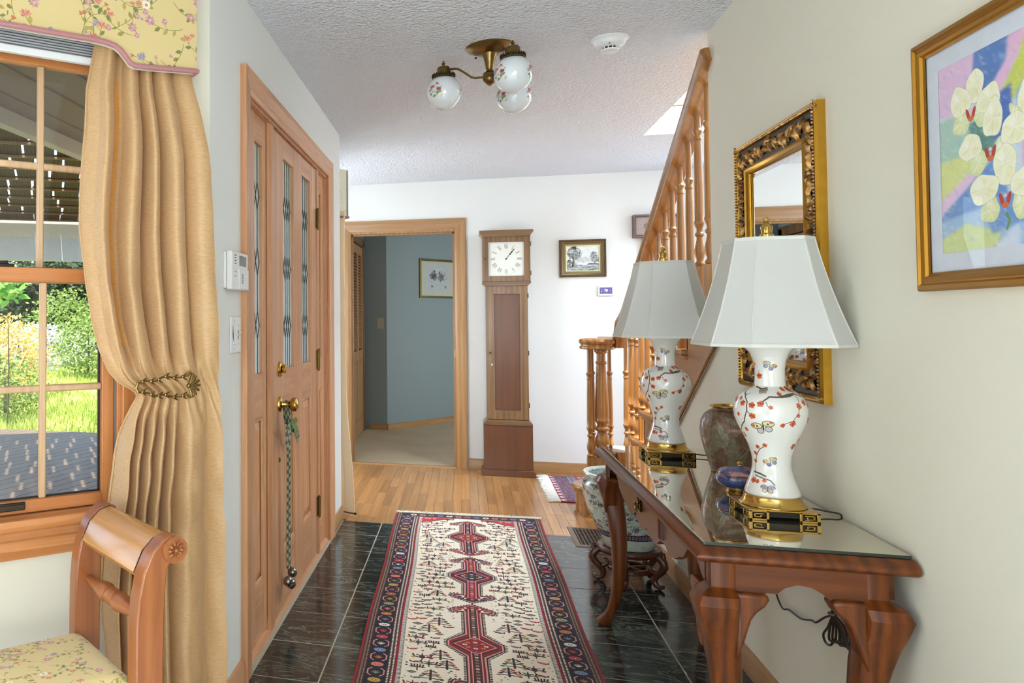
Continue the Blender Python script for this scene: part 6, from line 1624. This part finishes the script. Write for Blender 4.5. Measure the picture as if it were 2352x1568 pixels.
for k in range(12): a = k * PI / 6 + .2; b.box(.031 * cs(a) - .002, .031 * sn(a) - .002, -.048, .031 * cs(a) + .002, .031 * sn(a) + .002, -.033)
part('housing', b, M_white, SD)
b = MB(); b.lathe([(.028, -.034), (.028, -.048)], 30); part('sensor_chamber', b, M_black, SD)
b = MB(); b.ball((-.008, -.048, -.0315), .003, 8, 5); part('indicator', b, M_black, SD)

# ================================================================ SMALL THINGS ON THE WALLS
KP = thing('alarm_keypad', 'white alarm keypad with a small grey screen beside the front door casing', 'keypad', (XL, 2.462, 1.408))
part('back_plate', MB().box(0, -.098, -.058, .010, .088, .060), M_plastic, KP, .003)
part('body', MB().box(.010, -.094, -.063, .030, .094, .063), M_plastic, KP, .004)
part('screen', MB().box(.030, -.010, .018, .0312, .070, .052), plain('grey liquid crystal screen', lin(110, 112, 108), .2), KP)
b = MB(); b.box(.030, -.022, -.060, .033, .092, .008); fl_ = part('flap', b, M_plastic, KP, .001)
b = MB()
for k in range(7): b.box(.033, .008, -.040 + k * .005, .0334, .026, -.037 + k * .005)
part('printed_lines', b, M_plastic_d, fl_)
b = MB()
for k in range(4): b.box(.0298, -.066, .022 + k * .009, .0304, -.046, .025 + k * .009)
part('speaker_slot', b, M_black, KP)
b = MB()
for y in (-.064, -.050):
    for z in (-.004, -.018): b.ball((.030, y, z), .0022, 6, 4)
part('indicator_lamp', b, M_plastic_d, KP)
def plate(name, label, loc, rz, w_, h, mat, gang):
    S = thing(name, label, 'switch', loc, rz)
    part('cover_plate', MB().box(-w_ / 2, -.006, -h / 2, w_ / 2, 0, h / 2), mat, S, .003)
    for g_, kind in gang:
        if kind == 'rocker':
            b = MB(); b.prism([(-.0065, -.034), (-.0105, -.030), (-.0070, .0), (-.0085, .032), (-.0065, .034)], 0, g_ - .0165, g_ + .0165); part('rocker', b, mat, S, .0008)
            zz = (-.048, .048)
        else:
            b = MB(); b.prism([(-.006, -.006), (-.019, .006), (-.019, .011), (-.006, .005)], 0, g_ - .004, g_ + .004); part('toggle', b, plain('almond plastic', lin(206, 196, 166), .4), S, .001)
            b = MB(); b.box(g_ - .005, -.0064, -.016, g_ + .005, -.0058, .016); part('toggle_slot', b, M_plastic_d, S)
            zz = (-.030, .030)
        b = MB()
        for z in zz: b.lathe([(.003, -.0058), (.003, -.0068), (0, -.007)], 8, (g_, 0, z), 1) if False else b.box(g_ - .0012, -.0068, z - .003, g_ + .0012, -.0055, z + .003)
        part('screw', b, M_plastic_d, S)
    return S
plate('light_switch', 'white double switch plate under the alarm keypad', (XL, 2.495, 1.196), PI / 2, .116, .122, M_white, [(-.023, 'rocker'), (.024, 'toggle')])
bw = (Vector(BA) + Vector((-1.09, 8.72))) / 2
plate('light_switch', 'single beige switch plate on the grey blue bedroom wall', (-.905, 8.702, 1.185), math.atan2(8.69 - 8.72, BA[0] + 1.09), .072, .118, plain('beige plastic', lin(176, 168, 140), .4), [(0, 'toggle')])
TH = thing('thermostat', 'small thermostat with a blue screen below the landscape painting', 'thermostat', (1.078, YB, 1.461))
part('body', MB().box(-.058, -.022, -.041, .058, 0, .041), M_plastic, TH, .004)
t = NT('lit blue screen'); t.set(lin(64, 60, 130), .2); t.b.inputs['Emission Color'].default_value = lin(66, 62, 140); t.b.inputs['Emission Strength'].default_value = .25
scn = part('screen', MB().box(-.046, -.0225, -.026, .046, -.021, .026), t.m, TH)
t = NT('lit screen digits'); t.set(lin(236, 236, 246), .4); t.b.inputs['Emission Color'].default_value = lin(236, 236, 246); t.b.inputs['Emission Strength'].default_value = .6
cu = bpy.data.curves.new('digits', 'FONT'); cu.body = '78'; cu.size = .026; cu.align_x = 'CENTER'; cu.align_y = 'CENTER'; cu.extrude = .0004; cu.offset = .0006; cu.materials.append(t.m)
to = bpy.data.objects.new('digits', cu); C.objects.link(to); bpy.context.view_layer.update()
me = bpy.data.meshes.new_from_object(to.evaluated_get(bpy.context.evaluated_depsgraph_get())); bpy.data.objects.remove(to)
o = part('digits', me, None, scn); o.location = (0, -.0232, .001); o.rotation_euler = (PI / 2, 0, 0)
b = MB(); b.box(-.036, -.0229, -.012, -.028, -.0224, -.002); b.box(-.030, -.0229, .0, -.026, -.0224, .006); b.box(.028, -.0229, -.002, .036, -.0224, .004); b.box(-.012, -.0229, -.021, .014, -.0224, -.019); b.box(-.044, -.0229, .019, -.030, -.0224, .021)
part('screen_icon', b, plain('dim screen marks', lin(140, 140, 200), .4), scn)
CH = thing('door_chime', 'brown boxed door chime with long brass tubes behind the stair handrail', 'chime', (1.44, YB, 1.960))
part('box_frame', MB().frame(.325, .180, [(0, 0), (0, .060), (.004, .064), (.012, .064), (.020, .052), (.022, .048)]), plain('brown chime case', lin(112, 92, 84), .5), CH)
def chime_canvas():
    cv = Canvas(560, 300, c3(176, 158, 150), 0, 1, 560, -300); r_ = random.Random(6)
    for _ in range(2600): cv.ell(r_.random(), r_.random(), .006, .010, r_.choice((c3(150, 130, 122), c3(198, 184, 178), c3(130, 112, 106))), 0, .7)
    for k in range(18): a = k * .349; cv.ell(.5 + .28 * cs(a), .5 + .28 * sn(a), .035, .05, c3(120, 90, 66), al=.8)
    for k in range(10): a = k * .628; cv.ell(.5 + .14 * cs(a), .5 + .14 * sn(a), .03, .05, c3(140, 116, 100), al=.8)
    for k in range(8): cv.ell(.5 + .08 * (k - 3.5), .5, .010, .016, c3(226, 220, 214))
    return cv
b = MB(); b.poly([(-.142, -.049, -.07), (.142, -.049, -.07), (.142, -.049, .07), (-.142, -.049, .07)], [(0, 0), (1, 0), (1, 1), (0, 1)]); part('grille_cloth', b, printed('chime grille', chime_canvas(), .8), CH, smooth=0)
for k, (x, L_) in enumerate(((-.088, .50), (-.070, .62), (-.052, .74))): part('chime_tube', MB().tube([(x, -.030, -.088), (x, -.030, -.088 - L_)], .008, 12), M_brass, CH)

# ================================================================ RIBBON WITH BELLS ON THE DOOR KNOB
cv = Canvas(120, 2400, c3(44, 34, 22), 0, 0, 1); r_ = random.Random(4)
y = 30; k = 0
while y < 2400: cv.ell(34 if k % 2 else 88, y, 25, 25, c3(136, 164, 104)); y += 42; k += 1
M_ribbon = printed('dotted ribbon', cv, .55, sheen=.2); M_green = plain('green ribbon', lin(112, 136, 78), .6)
RB = thing('bell_ribbon', 'dotted brown ribbon with a bow and small bells hanging from the door knob', 'ribbon', (0, 0, 0))
kx = xl_ + .034
def strip(b, pts, w_, side, v0=0, vs=1.0):
    """flat ribbon along pts; side: width direction; double so that it has two faces"""
    side = Vector(side).normalized(); L_ = v0; ids = []
    for i, p in enumerate(pts):
        p = Vector(p)
        if i: L_ += (p - Vector(pts[i - 1])).length
        ids.append((b.vert(p - side * w_ / 2, (0, L_ * vs)), b.vert(p + side * w_ / 2, (1, L_ * vs))))
    for a, c in zip(ids, ids[1:]): b.face(a[0], a[1], c[1], c[0])
b = MB(); sd = (.30, .95, 0); V = 1.05
strip(b, [(kx - .001, ky, .906), (kx + .004, ky + .002, .88), (kx + .006, ky + .004, .84), (kx + .008, ky + .004, .805)], .030, sd, 0, V)
strip(b, [(kx - .001, ky, .906), (kx - .012, ky, .88), (kx - .010, ky, .84), (kx - .004, ky + .002, .805)], .030, sd, 0, V)
strip(b, [(kx + .004, ky + .004, .812), (kx + .003, ky + .006, .60), (kx + .001, ky + .008, .40), (kx, ky + .010, .205)], .034, sd, .1, V)
part('strap', b, M_ribbon, RB, smooth=60)
b = MB()
strip(b, [(kx + .010, ky + .004, .800), (kx + .024, ky + .05, .778), (kx + .022, ky + .115, .722)], .038, (.2, .5, .8), .2, V); strip(b, [(kx + .010, ky + .004, .800), (kx + .020, ky - .045, .780), (kx + .012, ky - .080, .712)], .036, (.2, .7, -.6), .3, V)
strip(b, [(kx + .010, ky + .004, .802), (kx + .024, ky - .05, .812), (kx + .012, ky - .085, .792), (kx + .006, ky - .05, .772), (kx + .010, ky + .004, .796)], .030, (.1, .2, 1), .2, V)
bw_ = part('bow', b, M_ribbon, RB, smooth=60)
b = MB(); strip(b, [(kx + .012, ky - .07, .806), (kx + .030, ky, .822), (kx + .024, ky + .070, .800)], .030, (.4, .1, .9), 0, 1); strip(b, [(kx + .016, ky + .01, .812), (kx + .032, ky + .03, .782), (kx + .024, ky + .05, .752)], .040, (.2, 1, .1), 0, 1); part('bow_loop', b, M_green, bw_, smooth=60)
b = MB(); b.tube([(kx, ky - .012, .207), (kx, ky + .032, .207)], .003, 6); b.tube([(kx + .003, ky - .010, .205), (kx + .006, ky - .012, .17), (kx + .006, ky + .01, .15)], .002, 6); b.tube([(kx + .003, ky + .03, .205), (kx + .006, ky + .035, .18)], .002, 6); part('buckle', b, M_darkm, RB)
for y, z, x in ((-.026, .158, .006), (.050, .172, .008), (.012, .136, .010)): part('bell', MB().ball((kx + x, ky + y, z), .021, 16, 10), M_steel, RB)

# ================================================================ FLOOR REGISTER
FV = thing('floor_vent', 'brown metal floor register beside the fishbowl stand', 'vent', (.688, 4.787, 0))
vw, vh = .115, .202; M_vent = plain('brown register enamel', lin(122, 104, 88), .4, .3)
b = MB(); rows = []
for ins, z in ((0, .0), (.002, .004), (.012, .006), (.026, .006), (.028, .001)): rows.append([b.vert(p) for p in ((-vw + ins, -vh + ins, z), (vw - ins, -vh + ins, z), (vw - ins, vh - ins, z), (-vw + ins, vh - ins, z))])
for p, q_ in zip(rows, rows[1:]):
    for k in range(4): j = (k + 1) % 4; b.face(p[k], p[j], q_[j], q_[k])
part('rim', b, M_vent, FV)
part('dark_well', MB().box(-vw + .02, -vh + .02, .0012, vw - .02, vh - .02, .0016), M_black, FV)
for k in range(9): x = -vw + .036 + k * .0198; part('louvre', MB().box(x - .0022, -vh + .026, .0015, x + .0022, vh - .026, .0058), M_vent, FV)
for k in range(13): y = -vh + .040 + k * .027; part('cross_bar', MB().box(-vw + .026, y - .0016, .0015, vw - .026, y + .0016, .0046), M_vent, FV)
# ================================================================ PORCH AND GARDEN BEYOND THE WINDOW
M_soffit = plain('grey porch ceiling', lin(170, 162, 152), .7); M_pwhite = plain('cream porch trim', lin(226, 228, 216), .6)
M_deck = wood('weathered grey deck', lin(92, 76, 56), lin(136, 116, 90), 'Y', 1.4, .6, 0, .6, perobj=.1)
M_shingle = wood('weathered cedar shingle', lin(64, 52, 38), lin(116, 98, 74), 'Y', 1.6, .8, 0, .6, perobj=.16)
PO = thing('porch_ceiling', 'grey porch ceiling with a cream edge beam outside the window', 'porch ceiling')
part('boards', MB().prism([(-.90, 2.42), (-1.78, 1.52), (-2.35, 1.52), (-2.35, 5.44), (-1.50, 5.44), (-.90, 4.86)], 2, 2.35, 2.38), M_soffit, PO)
for k in range(5): part('batten', MB().box(-1.2 - k * .24, 2.75 if k < 4 else 1.6, 2.343, -1.18 - k * .24, 5.0, 2.351), M_soffit, PO)
part('edge_beam', MB().box(-2.37, 1.52, 2.265, -2.30, 5.44, 2.36), M_pwhite, PO, .004)
PR = thing('porch_roof', 'slatted cedar shingle roof over the deck with daylight in its gaps', 'roof', (-4.85, 7.30, 0), math.radians(30))
# local x along the eave, local -y towards the house
bs = .08; eaveL, eaveR = -3.4, 1.42
row = 0; y = -.02
sm_cache = {}
while y > -3.75:
    z = 2.33 - bs * y; x = eaveL + (row % 2) * .11 + rnd.uniform(0, .08)
    while x < eaveR:
        wd = rnd.uniform(.18, .28); gp = .019 if row else .003
        if rnd.random() < .985:
            t_ = rnd.uniform(-.008, .008)
            part('shingle', MB().prism([(x + t_, y - .352), (x + wd - .013 + t_, y - .352), (x + wd - .013, y - .004), (x, y - .004)], 2, z + .004, z + .016) if False else MB().poly([(x + t_, y - .36, z + bs * .36 + .012), (x + wd - gp + t_ * .3, y - .36, z + bs * .36 + .012), (x + wd - gp, y, z + .002), (x, y, z + .002)]).poly([(x, y, z + .014), (x + wd - gp, y, z + .014), (x + wd - gp + t_ * .3, y - .36, z + bs * .36 + .020), (x + t_, y - .36, z + bs * .36 + .020)]).poly([(x, y, z + .002), (x + wd - gp, y, z + .002), (x + wd - gp, y, z + .014), (x, y, z + .014)]), M_shingle, PR, smooth=0)
        x += wd
    part('lath', MB().box(eaveL, y - .03, z - .016, eaveR, y, z + .0015), plain('pale lath %d' % row, lin(140, 120, 86), .8), PR)
    y -= .35; row += 1
part('eave_beam', MB().box(eaveL, .0, 2.02, eaveR, .12, 2.335), M_pwhite, PR)
part('lower_fascia', MB().box(eaveL, -.02, 1.885, eaveR, .13, 2.13), plain('pale blue white fascia', lin(212, 224, 230), .6), PR)
for x in (-3.1, 1.34): part('post', MB().box(x, .0, -.15, x + .10, .11, 1.9), M_pwhite, PR)
DK = thing('deck', 'weathered grey plank deck striped with sunlight outside the window', 'deck', (0, 0, -.15))
k = 0; c = -9.6
while c < -4.0:
    y0, y1 = 2.4, 8.56; part('board', MB().prism([(c + .269 * y0, y0), (c + .140 + .269 * y0, y0), (c + .140 + .269 * y1, y1), (c + .269 * y1, y1)], 2, -.03, 0), M_deck, DK); c += .1485
part('rim_joist', MB().box(-7.4, 8.56, -.25, -1.55, 8.60, 0), M_deck, DK)
def grass_mat():
    t = NT('sunlit meadow'); v = t.coords()
    f = t.noise(v, 1.3, 5, .7); g_ = t.noise(v, 14, 4, .8)
    col = t.ramp(t.math('ADD', t.math('MULTIPLY', f, .6), t.math('MULTIPLY', g_, .4)), [(.3, lin(96, 124, 46)), (.48, lin(156, 176, 78)), (.58, lin(206, 206, 128)), (.7, lin(226, 196, 160))])
    return t.set(col, .9, 0, .1)
def hz(x, y): d = math.hypot(x, y); return -.42 + .058 * max(0, d - 9.7) + .10 * sn(x * .9) * cs(y * .7)
b = MB(); b.grid(lambda s, t: (-24 + 24 * s, 8.62 + 22 * t, hz(-24 + 24 * s, 8.62 + 22 * t)), 50, 50, uv=False); b.f = [f[::1] for f in b.f]
struct('ground', b, grass_mat())
b = MB(); b.grid(lambda s, t: (-30 + 32 * s, 22 + 8 * t + 2 * s, .3 + 3.0 * t ** 1.2 + .3 * sn(9 * s)), 30, 10, uv=False)
struct('ground_bank', b, plain('dark wooded bank', lin(50, 46, 34), .95, nscale=2, var=.3))
gq = random.Random(12); b = MB()
for _ in range(9000):
    d = gq.uniform(9.9, 17); a = math.radians(gq.uniform(-36, -24)); x, y = d * sn(a), d * cs(a)
    if y < 8.7: continue
    z = hz(x, y); h = gq.uniform(.05, .16); q = gq.uniform(0, 6.28); w_ = .012
    b.poly([(x - w_ * cs(q), y - w_ * sn(q), z), (x + w_ * cs(q), y + w_ * sn(q), z), (x + gq.uniform(-.06, .06), y + gq.uniform(-.06, .06), z + h)])
go = part('meadow_grass', b, grass_mat(), smooth=0, kind='stuff'); tag(go, 'sunlit grass growing beyond the deck', 'grass')
def leaf_mat(name, cols):
    t = NT(name); v = t.coords(); f = t.noise(v, 9, 4, .8)
    col = t.ramp(f, [(.3 + .4 * i / max(1, len(cols) - 1), c_) for i, c_ in enumerate(cols)])
    t.set(col, .6, 0, .3); tl = t.n('BsdfTranslucent'); t.l(col, tl.inputs[0]); mx = t.n('MixShader'); mx.inputs[0].default_value = .3
    t.l(t.b.outputs[0], mx.inputs[1]); t.l(tl.outputs[0], mx.inputs[2]); t.l(mx.outputs[0], t.out.inputs[0]); return t.m
LMs = {'yellow': leaf_mat('yellow orange leaves', [lin(150, 140, 70), lin(216, 190, 110), lin(236, 180, 130)]), 'green': leaf_mat('mid green leaves', [lin(70, 90, 40), lin(120, 146, 70), lin(176, 190, 110)]),
       'dark': leaf_mat('dark needles', [lin(30, 40, 26), lin(54, 70, 44), lin(110, 120, 84)]), 'white': leaf_mat('white flowering leaves', [lin(110, 130, 90), lin(210, 206, 200), lin(240, 236, 236)]), 'bright': leaf_mat('bright maple leaves', [lin(96, 150, 60), lin(130, 186, 84), lin(170, 210, 120)])}
M_bark = plain('grey brown bark', lin(84, 72, 60), .9, nscale=14, var=.3)
def plant(name, label, cat, d, az, r, h, n, lsize, kind, seed, trunk=.03, cone=False, base=0, group=None):
    a = math.radians(az); x, y = d * sn(a), d * cs(a); P = thing(name, label, cat, (x, y, hz(x, y)), 0, group); q = random.Random(seed); b = MB()
    for _ in range(n):
        f = q.random(); t_ = q.uniform(0, 6.28)
        if cone: zz = base + (h - base) * f ** .8; rr = r * (1 - f ** .8 * .93) * math.sqrt(q.random())
        else: ph = math.acos(q.uniform(-1, 1)); R_ = q.uniform(.55, 1.0); zz = base + (h - base) * (.5 + .5 * cs(ph) * R_); rr = r * sn(ph) * R_ * (1 + .25 * sn(5 * t_ + seed))
        p = Vector((rr * cs(t_), rr * sn(t_), max(.02, zz))); u = Vector((q.gauss(0, 1), q.gauss(0, 1), q.gauss(0, .6))).normalized(); v = u.orthogonal().normalized(); l = lsize * q.uniform(.6, 1.4)
        b.poly([p, p + u * l * .5 + v * l * .28, p + u * l, p + u * l * .5 - v * l * .28])
    part('foliage', b, LMs[kind], P, smooth=0, kind='stuff')
    b = MB(); b.tube([(0, 0, -.1), (.02, 0, h * .4), (-.02, .02, h * .8)], [trunk, trunk * .7, trunk * .25], 7); part('trunk', b, M_bark, P)
    return P
T = plant
T('shrub', 'orange yellow shrub at the left edge of the garden view', 'shrub', 13.6, -33.6, .85, 1.55, 2200, .085, 'yellow', 1)
T('shrub', 'loose green shrub in front of the orange shrub, low over the meadow', 'shrub', 12.2, -33.2, .65, .95, 1400, .065, 'green', 2)
T('shrub', 'white flowering shrub in the middle of the garden view', 'shrub', 18.2, -30.4, 1.2, 1.05, 2400, .075, 'white', 3)
T('shrub', 'mid green shrub behind the white flowers, at right of the window bar', 'shrub', 19.6, -28.9, 1.0, 1.9, 2200, .10, 'green', 4)
T('shrub', 'pale green shrub beside the curtain edge in the garden view', 'shrub', 16.6, -27.4, .8, 1.35, 1800, .08, 'green', 5)
T('shrub', 'low white and green shrub behind the orange shrub', 'shrub', 17.4, -32.3, .8, 1.1, 1700, .075, 'white', 6)
T('sapling', 'bright green maple sapling close outside the lower sash at left', 'sapling', 10.9, -33.0, .26, 2.15, 120, .15, 'bright', 7, .012, base=1.75)
TL = ['leftmost dark evergreen at the wood edge, behind the orange shrub', 'second dark evergreen from the left at the wood edge', 'middle dark evergreen seen through the window bar', 'dark evergreen right of the window bar at the wood edge', 'rightmost dark evergreen beside the curtain edge', 'dark evergreen set back between its neighbours, left of the window bar', 'dark evergreen set back between its neighbours, right of the window bar']
for i, (d, az, h, r) in enumerate(((23, -34.4, 2.9, 1.2), (21.6, -32.1, 2.4, 1.0), (23.2, -30.3, 3.0, 1.2), (21.8, -28.8, 2.6, 1.0), (22.6, -26.9, 2.8, 1.1), (26, -31.3, 3.0, 1.3), (26, -28.3, 3.0, 1.3))):
    T('tree', TL[i], 'tree', d, az, r, h, 2600, .20, 'dark', 20 + i, .10, i % 2 == 0, .1, 'evergreens at the wood edge')
